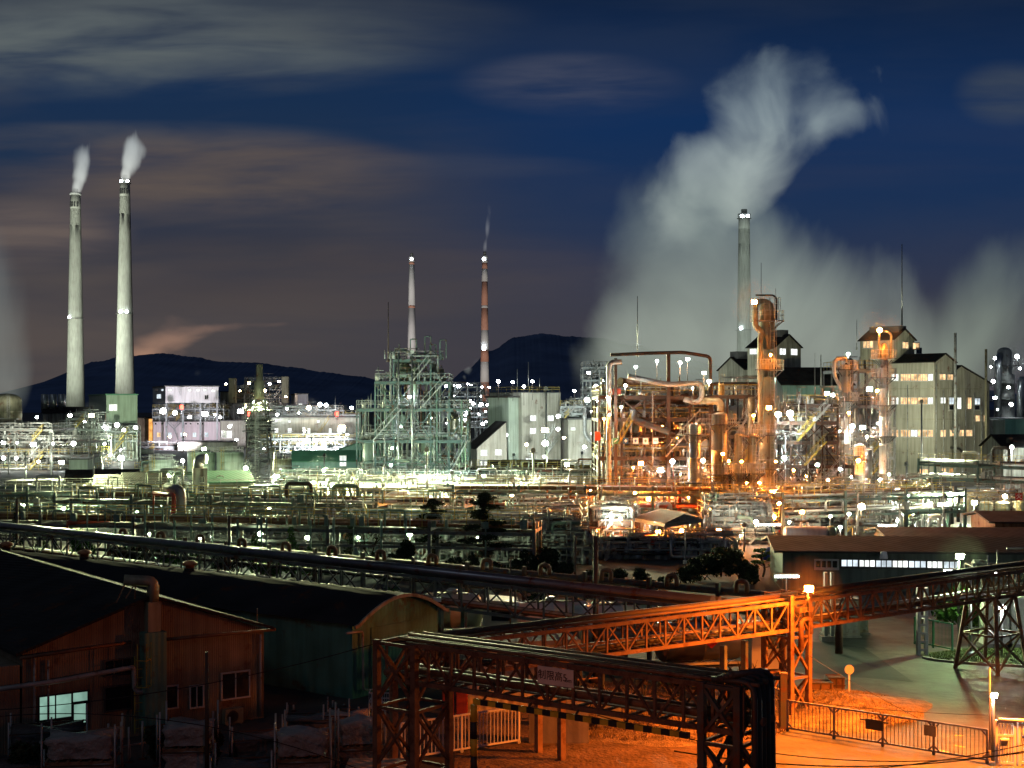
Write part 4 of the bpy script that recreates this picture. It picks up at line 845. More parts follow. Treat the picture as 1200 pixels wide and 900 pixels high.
for (px,Y,zz,ax,ay,az,e,c,an,lab) in [(110,178,8,115,128,1,1.1e5,(.90,1,.50),115,'pipe bridges at the left'),(320,176,8,320,124,1,1.1e5,(.90,1,.52),115,'lit shrubs from behind'),(500,174,8,490,122,1,8e4,(.92,1,.55),115,'pines from behind'),(625,172,8,620,124,1,3.5e4,(1,.95,.6),110,'dim pump yard from behind'),(872,131,2.4,862,153,12,.2e4,(.95,1,.78),85,'orange-lit columns from the front'),(718,128,2.4,765,160,12,.2e4,(.95,1,.8),85,'orange structure from the front'),(1000,134,2.4,985,168,10,.5e4,(.95,1,.72),90,'lamp-lit structure from the front'),(235,205,4,240,250,3,1.6e4,(.82,1,.66),110,'twin green tanks from the duct tower side'),(380,262,4,380,296,4,1.4e4,(.8,1,.75),110,'green-roofed halls'),(120,215,6,125,300,6,2.6e4,(.88,1,.7),110,'low blocks at the left'),(30,215,6,40,285,6,2.4e4,(.95,1,.85),110,'far-left pipe structure'),(1062,226,4,1075,262,14,1.8e4,(.98,1,.62),95,'long side of the stepped building'),(1128,232,4,1128,262,12,1.4e4,(1,.98,.72),95,'stepped gables of the big building'),(1030,236,8,1050,268,24,1.2e4,(1,.95,.75),80,'top tower of the stepped building'),(905,288,18.5,906,306,20,.5e4,(.95,1,.85),95,'gabled building behind the tall column'),(860,285,5,862,316,12,1.5e4,(.95,1,.85),95,'lower gabled wing'),(462,172,5,470,206,14,1.1e4,(.68,1,.90),85,'green steel tower from the left'),(530,176,5,505,206,12,0.9e4,(.68,1,.92),85,'green steel tower from the right'),(602,262,4,612,305,10,4.0e4,(.95,1,.92),85,'tall grey-green block'),(140,296,4,138,332,10,3.6e4,(.84,1,.68),85,'green-grey box building'),(245,255,5,248,290,5,1.4e4,(.80,1,.62),100,'pair of pale green tanks'),(10,268,4,8,300,14,4e4,(1,1,.8),95,'cone-bottomed silo'),(215,388,4,218,428,12,6e4,(1,.90,1),100,'pink hall'),(365,370,4,368,405,8,6e4,(.94,.98,1),110,'long grey building'),(1176,318,9,1177,330,22,.7e4,(.85,.95,1),80,'cyclone tower'),(1185,285,3,1185,310,6,.12e4,(.7,1,.8),100,'teal block'),(483,199,21,440,140,0,345800.0,(.95,1,.52),110,'racks before the green tower'),(304,249,13.5,180,150,0,444600.0,(.92,1,.50),110,'racks at the left, hung from the lattice mast'),(640,215,16,620,150,0,50000.0,(1,.82,.48),110,'racks left of the orange structure'),(60,235,9,70,150,0,296400.0,(.92,1,.52),110,'far-left yard'),(1080,225,14,1080,150,0,148200.0,(.95,1,.65),110,'yard with the white pipe arches'),(682,272,4,684,305,10,2.6e4,(.9,1,.9),95,'plain pale grey block')]:
    x=XX(px,Y); spot('added ground floodlight aimed at the '+lab,x,Y,zz,(XX(ax,ay),ay,az),e,c,an)  # fill floods added to brighten the plant; no such lamps are seen

for k,(pa,pb,Y,h,lab) in enumerate([(8,66,186,3.2,'at the far left edge'),(98,168,190,3.0,'under the dark gabled sheds'),(182,216,184,3.0,'left of the duct tower'),(250,296,186,2.6,'right of the duct tower'),(330,412,196,2.8,'below the green-roofed halls'),(440,470,190,3.2,'at the foot of the green tower'),(560,606,196,2.8,'below the sloping-roofed block'),(636,690,192,3.0,'left of the orange structure'),(1095,1128,178,2.6,'right of the white pipe arches')]):
    b=Bld('pump_house','low pale pump house behind the pipe racks '+lab,pa,Y,3,pr=pb,D=5); b.block(0,h,'vessel_green' if k%2 else 'vessel_tan'); b.flat(h,'roof_grey',.3,.2)
    n=max(2,int(b.W/2.6))
    for i in range(n):
        a=b.W*(i+.2)/n; w_=b.W/n*.5
        b.winm('f',a,a+w_,.9 if i%2 else .1,2.1,('glass_dark','lit_white','glass_dark','lit_warm')[(i+k)%4],1,name='window' if i%2 else 'door')
    x=XX((pa+pb)/2,Y-14); spot('added ground floodlight washing the pump house '+lab,x,Y-14,3.2,(x,Y,1.5),5.5e3,(.88,1,.62) if pa<560 else (1,.95,.7),140)  # flood added to wash the wall bright; no such lamp is seen
for k,z in enumerate((4.6,10.6,16.2)):
    part(MB().frame3(B.pt(-.06,0,z),B.u,B.v,(0,0,1),.055,B.D,.16),'sheet_joint','wall_stain',B.root); part(MB().frame3(B.pt(0,-.06,z),B.u,B.v,(0,0,1),w1,.055,.16),'sheet_joint','wall_stain',B.root)
    if z<17: part(MB().frame3(B.pt(w1+.01,.06,z),B.u,B.v,(0,0,1),B.W-w1,.055,.16),'sheet_joint','wall_stain',B.root)
# ================================================================== green steel tower
root,zs=unit('steel_tower','tall pale-green open steel tower full of pipes and vessels',"process structure",418,548,205,13,[(552,418,548),(516,418,548),(479,418,548),(447,437,523),(421,449,519)],'steel_green','green',7,4,98,22,220,seed=41,railm='rail_grey',brace=.75,deckp=.6,ves=('vessel_green','vessel_grey','vessel_tan','steel_grey'),pr=(.05,.18))
lx=lambda px: XX(px,205)-XX(483,205)
for (px,y,z0,z1,r) in ((440,2,1,4,.8),(430,2.5,4.6,8,.75),(500,2,4.6,8.2,.9),(526,3,.1,4,.9),(470,3,8.8,12,.8),(505,2.5,9,12.2,.7),(486,1.5,12.9,19,.35),(482,2,9,17,.32)):
    part(MB().lathe((lx(px),y,z0),[(.1,0),(r,.25),(r,z1-z0-.3),(.15,z1-z0)],16),'vessel',('vessel_green','vessel_tan')[int(px)%2],root,'l')
for k,(px,h) in enumerate(((458,.8),(480,3.0),(497,3.4),(503,2.2),(515,2.9))):
    z=zs[-1]; part(MB().pipe([(lx(px),1.5,z),(lx(px),1.5,z+h),(lx(px)+.9,1.5,z+h),(lx(px)+.9,1.5,z+.2)],.09,7),'pipe','steel_green',root,'l')
cr=MB(); z=zs[-1]; cr.beam((lx(462),3,z+1.6),(lx(488),3,z+.9),.3,.45); cr.beam((lx(462),3,z),(lx(462),3,z+1.7),.2); cr.beam((lx(487),3,z),(lx(487),3,z+.9),.2); part(cr,'davit','steel_green',root,'l')

# ================================================================== orange-lit structure and its columns
root,zs=unit('open_structure','rust-coloured open steel structure with big curved pipes, lit orange inside',"process structure",702,835,160,13,[(598,702,835),(561,702,835),(535,702,835),(490,702,835),(464,702,835)],'steel_rust','rusty',6,3,99,26,484,seed=51,railm='rail_yellow',brace=.35,deckp=.45,pr=(.05,.2))
bx=XX(768.5,160); q=lambda px,py,dy=0: (XX(px,160)-bx,dy,ZZ(py,160))
part(MB().pipe([q(715,416,-.3),q(760,414,-.3),q(800,413,-.3),q(832,418,-.3),q(832,462,-.3)],.2,8,.5),'top_beam','steel_rust',root,'l')
part(MB().beam(q(783,413,-.3),q(783,598,-.3),.4),'post','steel_rust',root,'l')
part(MB().pipe([q(713,598,-.8),q(713,428,-.8),q(717,424.5,-.8),q(728,424.5,-.8)],.3,12),'riser_pipe','pipe_grey',root,'l')
part(MB().beam(q(721,420,-.5),q(721,598,-.5),.34),'post','steel_rust',root,'l')
part(MB().pipe([q(735,441,-1),q(782,451,-1),q(800,449.5,-1),q(818,449.5,-1),q(821,454,-1),q(821,466,-1),q(815,472,-1),q(800,468,-1)],.3,14,.8),'header_pipe','pipe_grey',root,'l')
# the big helical duct
hp=[]
for i in range(46):
    t=-pi*.95+i*pi*2/24; hp.append((XX(770,160)-bx+4.6*math.cos(t),4.4+3.6*math.sin(t),ZZ(505,160)+i*.16-1.5))
part(MB().pipe(hp,.52,14,.2),'spiral_duct','pipe_rust',root,'l')
part(MB().pipe([q(742,480,-.6),q(742,491,-.6),q(748,494,-.6),q(783,506,-.6)],.4,12),'duct','pipe_dark',root,'l')
part(MB().pipe([q(818,470,-.8),q(840,470,-.8),q(843.5,474,-.8),q(843.5,482,-.8)],.42,14,.8),'overhead_pipe','vessel_tan',root,'l')
for k in range(5):
    x=q(721+k*11.6,515)[0]; z=ZZ(520,160); p=part(MB().box((x,-.75,z+.35),(.62,.05,.66)),'sign_plate',('sign_green','sign_blue','sign_white','sign_white','sign_white')[k],root,'l'); m=MB()
    if k in (2,3,1): m.box((x,-.785,z+.35),(.34,.015,.1)); m.box((x,-.787,z+.35),(.1,.015,.34))
    if k==4: m.box((x,-.785,z+.35),(.36,.015,.07))
    if k==0: m.beam((x-.2,-.785,z+.2),(x+.2,-.785,z+.5),.015,.1)
    part(m,'symbol',('sign_white','sign_white','sign_blue','sign_green','sign_ink')[k],p,'l')
part(MB().box((q(700,511)[0],-.7,ZZ(511,160)),(.65,.06,1.0)),'notice_board','pipe_red',root,'l')
for k in (719,725): part(MB().box((q(k,458)[0],-.4,ZZ(459,160)),(.4,.25,.7)),'alarm_box','pipe_red',root,'l')
sg=MB(); stair(sg,q(724,520,-1.2),q(740,492,-1.2)); part(sg,'stair','rail_yellow',root,'l')
unit('process_frame','deck of drums and pipes on posts between the columns, lit orange',"process structure",832,912,160,9,[(598,832,912),(553,832,905),(510,842,895),(463,832,893)],'steel_rust','rusty',5,3,99,22,352,seed=52,railm='rail_yellow',brace=.3,deckp=.6)
FR=(pi*.95,pi*2.15)
column('process_column','tall pressure column with a crowning pipe loop, lit orange, tallest of the plant',899,158,373,640,18,'vessel_tan',plats=((376,0,2*pi),(433,pi*1.2,pi*2.3),(509,*FR),(549,*FR)))
r=[o for o in BASE if o.name.startswith('process_column')][-1]
x0=XX(899,158); r0=9/F*158
part(MB().lathe((x0,158,ZZ(376,158)),[(r0*1.0,0),(r0*1.0,1.2),(r0*.8,1.9),(.3,2.3)],24),'top_head','vessel_tan',r)
part(MB().pipe([(x0,157.6,ZZ(365,158)),(x0,157.6,ZZ(353.5,158)),(x0-1.45,157.2,ZZ(353.5,158)),(x0-1.5,157.0,ZZ(384,158)),(x0-.75,157.0,ZZ(390,158)),(x0-.95,156.9,ZZ(396,158)),(x0-.95,156.9,ZZ(500,158))],.32,14,.75),'overhead_pipe','vessel_tan',r)
part(MB().pipe([(x0-1.4,157.4,ZZ(346.5,158)),(x0+.6,157.4,ZZ(346.5,158)),(x0+.95,157.4,ZZ(350,158)),(x0+.95,157.4,ZZ(376,158))],.11,8,.5),'vent_pipe','pipe_dark',r)
dm=MB(); railing(dm,[(x0+1.5*math.cos(t),158+1.5*math.sin(t),ZZ(364,158)) for t in [i*pi/8 for i in range(16)]],h=1.4,st=.8); part(dm,'top_railing','rail_grey',r)
column('process_column','stout tan column capped by a curved pipe, left of the twin slim columns',843,154,483,640,18.5,'vessel_tan',plats=((497,*FR),(555,*FR)))
column('process_column','ribbed silver column with two ring decks, leftmost of the orange-lit columns',814,150,496,640,13.5,'galv',plats=((509,0,2*pi),(565,0,2*pi)))
column('process_column','slim tan column, left one of the twin slim columns',865,152,508,640,9,'vessel_tan',plats=((554,*FR),))
column('process_column','slim tan column, right one of the twin slim columns',881,152,508,640,9.5,'vessel_tan',plats=((511,*FR),(554,*FR)))
column('process_column','orange-lit slim column rising above the twin slim columns',880.5,159,465,512,8,'vessel_tan',lad=False)
column('drum','upright drum with a flat lid in front of the stout tan column',853,146,590,None,8.5,'vessel_green',lad=False,cat='drum'); column('drum','upright drum with a flat lid at the foot of the silver column',849,147,588,None,8,'vessel_tan',lad=False,cat='drum')
tank('yellow_drum','small yellow-green drum on the deck left of the tall column',846,156,451,7,'vessel_yellow',rail=False,py1=463,roof='dome')

# ================================================================== right middle structures
unit('process_frame','tall lamp-lit pipe structure right of the tall column with crossed braces',"process structure",908,1000,172,12,[(604,908,1000),(575,908,1000),(545,908,1000),(517,908,992),(494,912,992),(474,938,990)],'steel_rust','mid',6,3,99,28,484,seed=61,railm='rail_yellow',brace=.55,deckp=.6)
unit('process_frame','pipe structure with yellow-railed decks at the foot of the stepped building',"process structure",985,1048,186,10,[(590,985,1048),(562,985,1048),(535,985,1048),(513,985,1046),(475,985,1046),(433,985,1030)],'steel_pale','mid',4,3,99,22,352,seed=62,railm='rail_yellow',brace=.4)
column('process_column','slim grey column capped by a glowing pipe loop in front of the stepped building',1035.5,180,420,610,10.5,'vessel_grey',plats=((420,0,2*pi),(442,*FR),(475,*FR),(511,*FR)))
r=[o for o in BASE if o.name.startswith('process_column')][-1]; x0=XX(1035.5,180)
part(MB().pipe([(x0+.7,179.5,ZZ(420,180)),(x0+.85,179.5,ZZ(392,180)),(x0+.4,179.5,ZZ(388.5,180)),(x0-.7,179.5,ZZ(388.5,180)),(x0-.75,179.5,ZZ(420,180))],.16,10,.6),'pipe_loop','vessel_tan',r)
part(MB().lathe((x0,180,ZZ(420,180)),[(.55,0),(.55,1.3),(.3,1.9),(.05,2.0)],16),'top_head','vessel_tan',r)
column('process_column','grey column with a goose-neck pipe on its left beside the slim grey column',990,182,427,560,12,'vessel_grey',plats=((433,*FR),(470,*FR)))
r=[o for o in BASE if o.name.startswith('process_column')][-1]; x0=XX(990,182)
part(MB().pipe([(x0,181.3,ZZ(425,182)),(x0,181.3,ZZ(420.5,182)),(XX(976,182),181,ZZ(420.5,182)),(XX(975,182),181,ZZ(440,182)),(XX(982,182),181,ZZ(452,182)),(XX(982,182),181,ZZ(458,182))],.24,10,.8),'goose_neck','pipe_grey',r)
column('process_column','short rust-orange column in the pipe structure below the lit truss',1007,178,520,640,13,'vessel_tan',plats=((534,*FR),))
column('drum','grey drum beside the rust-orange column',1018,170,526,560,8,'vessel_grey',lad=False,cat='drum')
tank('white_tank','bright white upright tank glaring under a lamp',1019,150,580,25,'vessel_white')
b_=thing('horizontal_drum','long pale horizontal drum on saddles with a green end','drum',(XX(944,135),135,0)); m=MB(); hvessel(m,(XX(944,135),135,ZZ(632,135)-.45),.62,4.3,'x',24); part(m,'shell','vessel_white',b_); part(MB().lathe((XX(970,135),135,ZZ(632,135)+.62),[(.66,0),(.66,.5),(.4,.75),(.05,.85)],20,axis=(1,0,0)),'end_cover','pipe_green',b_)
for s in (-1,1): part(MB().box((XX(944,135)+s*1.2,135,.33),(.4,1.2,max(.3,ZZ(632,135)*2-.1))) if False else MB().box2((XX(944,135)+s*1.2-.2,134.5,0),(XX(944,135)+s*1.2+.2,135.5,max(.3,ZZ(632,135)))),'saddle','concrete',b_)
single(MB().box((XX(918.5,130),130,ZZ(635,130)),(.62,.5,.62)).box((XX(918.5,130),129.73,ZZ(635,130)),(.5,.03,.5)).box2((XX(918.5,130)-.2,129.85,0),(XX(918.5,130)+.2,130.15,ZZ(635,130)-.3)),'hydrant_box','pipe_red','red fire hose box left of the long pale drum','box',(XX(918.5,130),130,0))
tp=MB()
for k,(px,py,w_) in enumerate(((905,645,1.6),(914,648,1.9),(921,645,1.2))):
    y=124+k; x=XX(px,y); tp.lathe((x,y,0),[(w_*.55,0),(w_*.6,.5),(w_*.4,1.0+.3*k%2),(w_*.1,1.25)],7)
single(tp,'covered_heap','blue_tarp','blue tarpaulin heap beside the red box','tarpaulin',(XX(912,125),125,0))
unit('process_frame','low pump rows with pipe loops in front of the tall lamp-lit structure',"process structure",905,1050,150,8,[(603,905,1050),(586,905,1005)],'steel_grey','mid',9,3,99,26,528,seed=63,railm='rail_yellow',deckp=.35)
unit('process_frame','yellow-railed stair platform with white pipe arches beside the white tank',"process structure",1048,1100,158,8,[(598,1048,1100),(580,1052,1092)],'steel_green','mid',4,3,80,18,286,seed=64,railm='rail_yellow')
def arch(label,px0,px1,Y,py,r,mat_): 
    single(MB().pipe([(XX(px0,Y),Y,0),(XX(px0,Y),Y,ZZ(py,Y)),(XX(px1,Y),Y,ZZ(py,Y)),(XX(px1,Y),Y,0)],r,12,r*3),'pipe_arch',mat_,label,'pipe',(XX(px0,Y),Y,0))
arch('tall white pipe arch left of the greenish pole lamp',1081,1087,154,571,.18,'pipe_white'); arch('broad white pipe arch under the greenish pole lamp',1089,1103,150,604,.24,'pipe_white'); arch('narrow white pipe arch nested in the broad one',1086,1099,148,608,.11,'pipe_white')
arch('pale pipe loop left of the white tank',998,1007,160,564,.2,'pipe_white')
rk=rack('pipe_rack','long grey pipe rack with small symbol plates at the right, under the stepped building',(XX(1086,205),205),(XX(1230,190),190),[5.2,3.2],width=4,npipe=8,pal='mid',seed=71)
for k,px in enumerate((1144,1150,1159,1168,1177,1184,1190,1197)):
    Y=196.5; x=XX(px,Y); z=ZZ(574,Y); p=part(MB().box((x,Y-2.6,z),(.62,.05,.66)),'sign_plate','sign_white',rk); m=MB()
    if k in (2,3,6): m.box((x,Y-2.64,z),(.4,.02,.12)); m.box((x,Y-2.642,z),(.12,.02,.4))
    elif k in (0,1): m.box((x,Y-2.64,z+.12),(.36,.02,.08)); m.box((x,Y-2.64,z-.12),(.36,.02,.08))
    else: m.box((x,Y-2.64,z),(.3,.02,.3))
    part(m,'symbol','sign_ink',p)
for k,(px,py,d,mt) in enumerate(((1135,588,19,'vessel_tan'),(1158,590,15,'vessel_green'),(1178,590,17,'vessel_green'),(1196,588,14,'vessel_green'))): tank('upright_tank',('wide cream tank behind the second greenish pole lamp','dim green tank, left of three under the symbol plates','dim green tank, middle of three under the symbol plates','dim green tank at the right edge under the red fire sign')[k],px,176+k,py,d,mt,rail=False,roof='dome')
unit('process_frame','dim pipe frame under the symbol-plate rack at the right edge',"process structure",1110,1215,182,7,[(600,1110,1215),(588,1130,1215)],'steel_green','green',7,2,70,8,110,seed=65,railm='rail_yellow')
unit('process_frame','tight frame of pipes and drums filling the space behind the columns',"process structure",800,915,176,9,[(590,800,915),(560,800,915),(530,800,915),(500,820,915),(478,840,905)],'steel_rust','rusty',6,3,99,24,420,seed=53,railm='rail_yellow',brace=.4)
unit('process_frame','small railed frame of pipes at the top of the lamp-lit structure',"process structure",905,990,190,7,[(520,905,990),(500,905,990),(482,915,985)],'steel_pale','mid',6,2,90,16,300,seed=54,railm='rail_yellow',brace=.6)
unit('process_frame','low dense pump row under the deck of the columns',"process structure",835,960,146,5,[(612,835,960),(596,835,960)],'steel_grey','rusty',8,2,99,20,400,seed=55,railm='rail_yellow',brace=.1)
unit('process_frame','ground pipework with valves right of the canopy',"process structure",690,860,124,3.5,[(650,690,860)],'steel_grey','rusty',9,2,80,12,260,seed=56,railm='rail_grey',brace=0,deckp=.1)
unit('process_frame','low dark pipework along the road behind the pines',"process structure",395,545,121,4,[(640,395,545),(618,395,545)],'steel_grey','green',8,2,80,8,260,seed=57,railm='rail_grey',brace=.2,deckp=.1)
unit('process_frame','low dark pipework along the road before the dim pump yard',"process structure",548,692,120,4,[(640,548,692),(622,548,680)],'steel_grey','mid',8,2,80,8,260,seed=58,railm='rail_grey',brace=.2,deckp=.1)
unit('process_frame','low dim pipework along the road behind the lit shrubs',"process structure",150,392,123,4,[(636,150,392)],'steel_grey','green',10,2,80,8,280,seed=59,railm='rail_grey',brace=.1,deckp=.1)
unit('process_frame','inner frame of rusty pipes and drums within the orange structure',"process structure",705,832,165,6,[(588,705,832),(572,705,832),(548,705,832),(512,705,832),(488,725,832),(470,740,832)],'steel_rust','rusty',7,2,99,26,520,seed=73,railm='rail_yellow',brace=.3,deckp=.3)
# "fire" sign
def text(s,size,c,mat_,label=None,rot=0.0,root=None,name='lettering',depth=.006):
    cu=bpy.data.curves.new('txt','FONT'); cu.body=s; cu.size=size; cu.align_x='CENTER'; cu.align_y='CENTER'; cu.extrude=depth; o=bpy.data.objects.new('txt',cu); COL.objects.link(o); bpy.context.view_layer.update()
    dg=bpy.context.evaluated_depsgraph_get(); me=bpy.data.meshes.new_from_object(o.evaluated_get(dg)); bpy.data.objects.remove(o); me.name=name
    mt=Matrix.Translation(Vector(c)-BASE[root][0])@Matrix.Rotation(rot,4,'Z')@Matrix.Rotation(pi/2,4,'X'); me.transform(mt); me.materials.clear(); me.materials.append(M[mat_])
    t=bpy.data.objects.new(name,me); COL.objects.link(t); t.parent=root; BASE[t]=BASE[root]; return t
Y=170; x,z=XX(1194,Y),ZZ(582,Y); sg=thing('fire_sign','red sign with one white character on posts at the right edge','sign',(x,Y,0))
part(MB().box((x,Y,z),(.86,.05,.86)),'board','sign_red',sg); text('火',.72,(x,Y-.035,z),'sign_white',root=sg)
for s in (-.3,.3): part(MB().beam((x+s,Y+.06,0),(x+s,Y+.06,z+.3),.07),'post','galv',sg)

# ================================================================== low dark-roofed buildings at the right
b=Bld('office_building','long low building with a dark tiled roof and a strip of lit windows',917,104,-4,W=32,D=8); zz=ZZ(646,104); b.block(0,zz,'wall_dim'); b.gable(zz,.62,'wall_dim','tile_roof',ridge='u',ov=.7)
for k,(x0,x1) in enumerate(((986,1005.5),(1006.5,1025),(1026.5,1044.5),(1046,1063.5),(1065,1085),(1086,1104),(1106,1125))): b.win('f',x0,656-0+k*.35,x1,663.5+k*.35,('lit_cool','lit_white')[k%2],2,frame='frame_dark')
b.win('f',956,657,981,665,'glass_dark',3)
single(MB().lathe((XX(1034,103),102.6,ZZ(654,103)),[(.28,0),(.3,.1),(.22,.5),(.05,.55)],14),'wall_lamp_globe','white_paint','round white fitting under the eave of the long low building','wall light')
b=Bld('low_building','second dark tiled low roof behind the lit-window building',1050,117,-2,W=24,D=8); zz=ZZ(632,117); b.block(0,zz,'wall_dim'); b.gable(zz,.5,'wall_dim','tile_roof',ridge='u',ov=.8)
b=Bld('low_building','small brown-walled low roof at the right edge behind the others',1166,127,-3,W=14,D=8); zz=ZZ(612,127); b.block(0,zz,'wall_rustic'); b.gable(zz,.55,'wall_rustic','tile_roof',ridge='u',ov=.7)

# ================================================================== middle-ground pipe racks
rack('pipe_rack','dim pipe rack with yellow rail across the left middle ground',(-62,158),(-8,164),[3.9,2.3],npipe=8,pal='green',seed=82,braced=True)
rack('pipe_rack','long double-tier pipe rack below the green tower',(-30,190),(14,180),[3.6,2.0],npipe=9,pal='mid',seed=83)
rack('pipe_rack','pipe rack in front of the green tower with rust-red lines',(-24,168),(18,162),[4.0,2.4],npipe=9,pal='mid',seed=84,loops=2)
rack('pipe_rack','pale pipe rack left of the orange structure',(-8,214),(16,204),[3.8,2.2],npipe=8,pal='rusty',seed=85)
rack('pipe_rack','low orange-tinted pipe rack before the orange structure',(-6,152),(22,148),[4.6,2.8],npipe=9,pal='rusty',seed=86,loops=2)
rack('pipe_rack','braced grey pipe bridge running over the green shrubs',(-44,138),(-4,128),[4.6],width=3,npipe=6,pal='mid',seed=87,braced=True)
rack('pipe_rack','lower braced pipe bridge nearer the road at the left',(-48,122),(2,112),[3.9],width=2.6,npipe=5,pal='mid',seed=88,braced=True,steel='steel_grey')
rack('pipe_rack','rack of dark pipes running away from the road toward the plant',(-14,118),(-22,178),[3.8,2.4],width=3.5,npipe=7,pal='mid',seed=89)
rack('pipe_rack','pale pipe rack across the ground right of the canopy',(20,142),(48,152),[4.2,2.6],width=3,npipe=7,pal='mid',seed=92)
for i,(pts,r,m_,lab) in enumerate([([P(79,613,118),P(140,608,121),P(203,606,124),P(204,580,124),P(180,578,130)],.2,'pipe_red','long red pipe with an upright bend at the left'),
    ([P(212,606,125),P(213,574,125),P(196,571,128)],.42,'pipe_grey','fat grey bent duct left of the duct tower'),
    ([P(355,556,205),P(360,563,205),P(378,564.5,205),P(392,560,205)],.32,'pipe_white','bright white crooked pipe under the two star lamps'),
    ([P(430,588,150),P(448,588,150),P(459,578,150),P(478,578,150)],.3,'pipe_white','pale stepped pipe left of the pine'),
    ([P(560,589,150),P(640,586,150),P(702,582,150)],.22,'pipe_rust','long rust-red pipe toward the orange structure'),
    ([P(756,605,140),P(770,605,140),P(770,590,140),P(786,590,140),P(786,604,140)],.17,'pipe_white','pale square pipe loop behind the canopy')]):
    m=MB().pipe(pts,r,10)
    for p in pts[::2]: m.beam(p,(p[0],p[1],0),.14)
    single(m,'long_pipe',m_,lab,'pipe',(pts[0][0],pts[0][1],0))
# process yard clutter near the canopy
unit('process_frame','orange-lit pump yard left of the canopy with small stairs',"process structure",683,750,131,7,[(634,683,750),(611,690,750)],'steel_rust','rusty',4,3,95,24,396,seed=66,railm='rail_yellow',ves=('vessel_white','vessel_tan','vessel_grey'))
unit('process_frame','dim pump yard with white posts right of the dark pine',"process structure",592,690,142,8,[(629,592,690),(607,592,690)],'steel_pale','rusty',6,3,99,22,396,seed=67,railm='rail_yellow',brace=.1)
unit('process_frame','pump row with pale green bent pipes behind the canopy',"process structure",830,905,138,8,[(628,830,905),(606,830,905)],'steel_grey','green',5,3,95,20,352,seed=68,railm='rail_grey')
unit('process_frame','dim pipework under the pine and cypress',"process structure",410,560,152,9,[(618,410,560),(598,410,560)],'steel_green','mid',9,3,99,22,396,seed=69,railm='rail_grey',deckp=.3)
unit('process_frame','pipework yard with lit kiosks at the far left middle ground',"process structure",-30,150,170,10,[(603,-30,150),(590,-30,150)],'steel_green','green',9,3,99,22,396,seed=70,railm='rail_yellow',deckp=.4)
unit('process_frame','dim pipework behind the shrubs left of the cypress',"process structure",225,400,145,8,[(622,225,400),(604,225,400)],'steel_grey','green',9,3,99,22,396,seed=72,railm='rail_grey',deckp=.3)
for i,(px,Y,W_,py0,pn,lab) in enumerate(((90,176,2.2,584,'lit_white','small kiosk with a bright white front at the far left'),(62,172,2.0,590,'lit_teal','small kiosk with a green-lit front at the far left'),(420,205,3,560,'glass_dark','small cream kiosk under the green tower'),(178,178,3,594,'lit_white','white-fronted kiosk below the red pipe'))):
    b=Bld('kiosk',lab,px,Y,6,W=W_,D=2); b.block(0,ZZ(py0,Y),'vessel_white'); b.flat(ZZ(py0,Y),'roof_grey'); b.winm('f',.3,W_-.3,.6,ZZ(py0,Y)-.4,pn,1)
# pale green bent pipes behind the canopy
for k,(px,py) in enumerate(((797,630),(806,634),(828,640),(838,637))):
    Y=127; single(MB().pipe([P(px-10,py+16,Y),P(px,py+14,Y),P(px,py,Y),P(px+9,py-4,Y),P(px+24,py-5,Y),P(px+24,py+20,Y)],.24,12,.5),'bent_pipe',('pipe_rust','pipe_green','pipe_green','vessel_green')[k],('rusty S-bend pipe under the canopy edge','first green S-bend pipe right of the rusty one','green S-bend pipe nearest the shrubs','pale green S-bend pipe above the shrubs')[k],'pipe',P(px,py,Y))
# canopy
Y0=127; cr=thing('canopy','open steel canopy with a pitched dark roof lit warm from below','canopy',(XX(792,Y0),Y0,0))
A=[P(743,610,133),P(778,615,124),P(820,607,123),P(800,602,133)]
ridge_a,ridge_b=P(778,606,124),P(742,603,133)
for (px,py,Y) in ((780,616,124),(822,610,126),(752,612,131),(806,604,132)): 
    t=P(px,py,Y); part(MB().box2((t.x-.12,Y-.12,0),(t.x+.12,Y+.12,t.z)),'post','steel_pale',cr)
a,b_,c_,d_=P(743,609,131),P(780,616,124),P(822,610,126),P(803,603,132.5)
for p,q_ in ((a,b_),(b_,c_),(c_,d_),(d_,a)): part(MB().beam(p,q_,.2,.3),'beam','steel_pale',cr)
up=V(0,0,.55); m_=(b_+c_)/2+up; n_=(a+d_)/2+up
for tri in ((a,b_,m_,n_),(m_,c_,d_,n_)): 
    t=[p+V(0,0,.17) for p in tri]; part(MB().prism(t,V(0,0,.08)),'roof_sheet','roof_grey',cr)
part(MB().prism([b_+V(0,0,.16),c_+V(0,0,.16),m_+V(0,0,.16)],V(0,.06,0)),'gable_panel','steel_pale',cr)
pole('thin_post','thin white post in front of the canopy',803,121,618,.09,'pipe_white')
for px in (433,762,846,633): pole('support_post',{433:'white upright post under the dark pine',762:'white portal post left of the orange yard',846:'orange-lit portal post near the twin columns',633:'slim lit post beside the white star lamp'}[px],px,{433:128,762:140,846:142,633:140}[px],{433:618,762:609,846:618,633:612}[px],.14,'pipe_white',r2=.14)
# concrete yard in front of the process area
s=MB(); s.poly([(-3,119,.006),(27,116,.006),(27,128,.006),(-3,131,.006)]); structure(s,'pavement','asphalt')
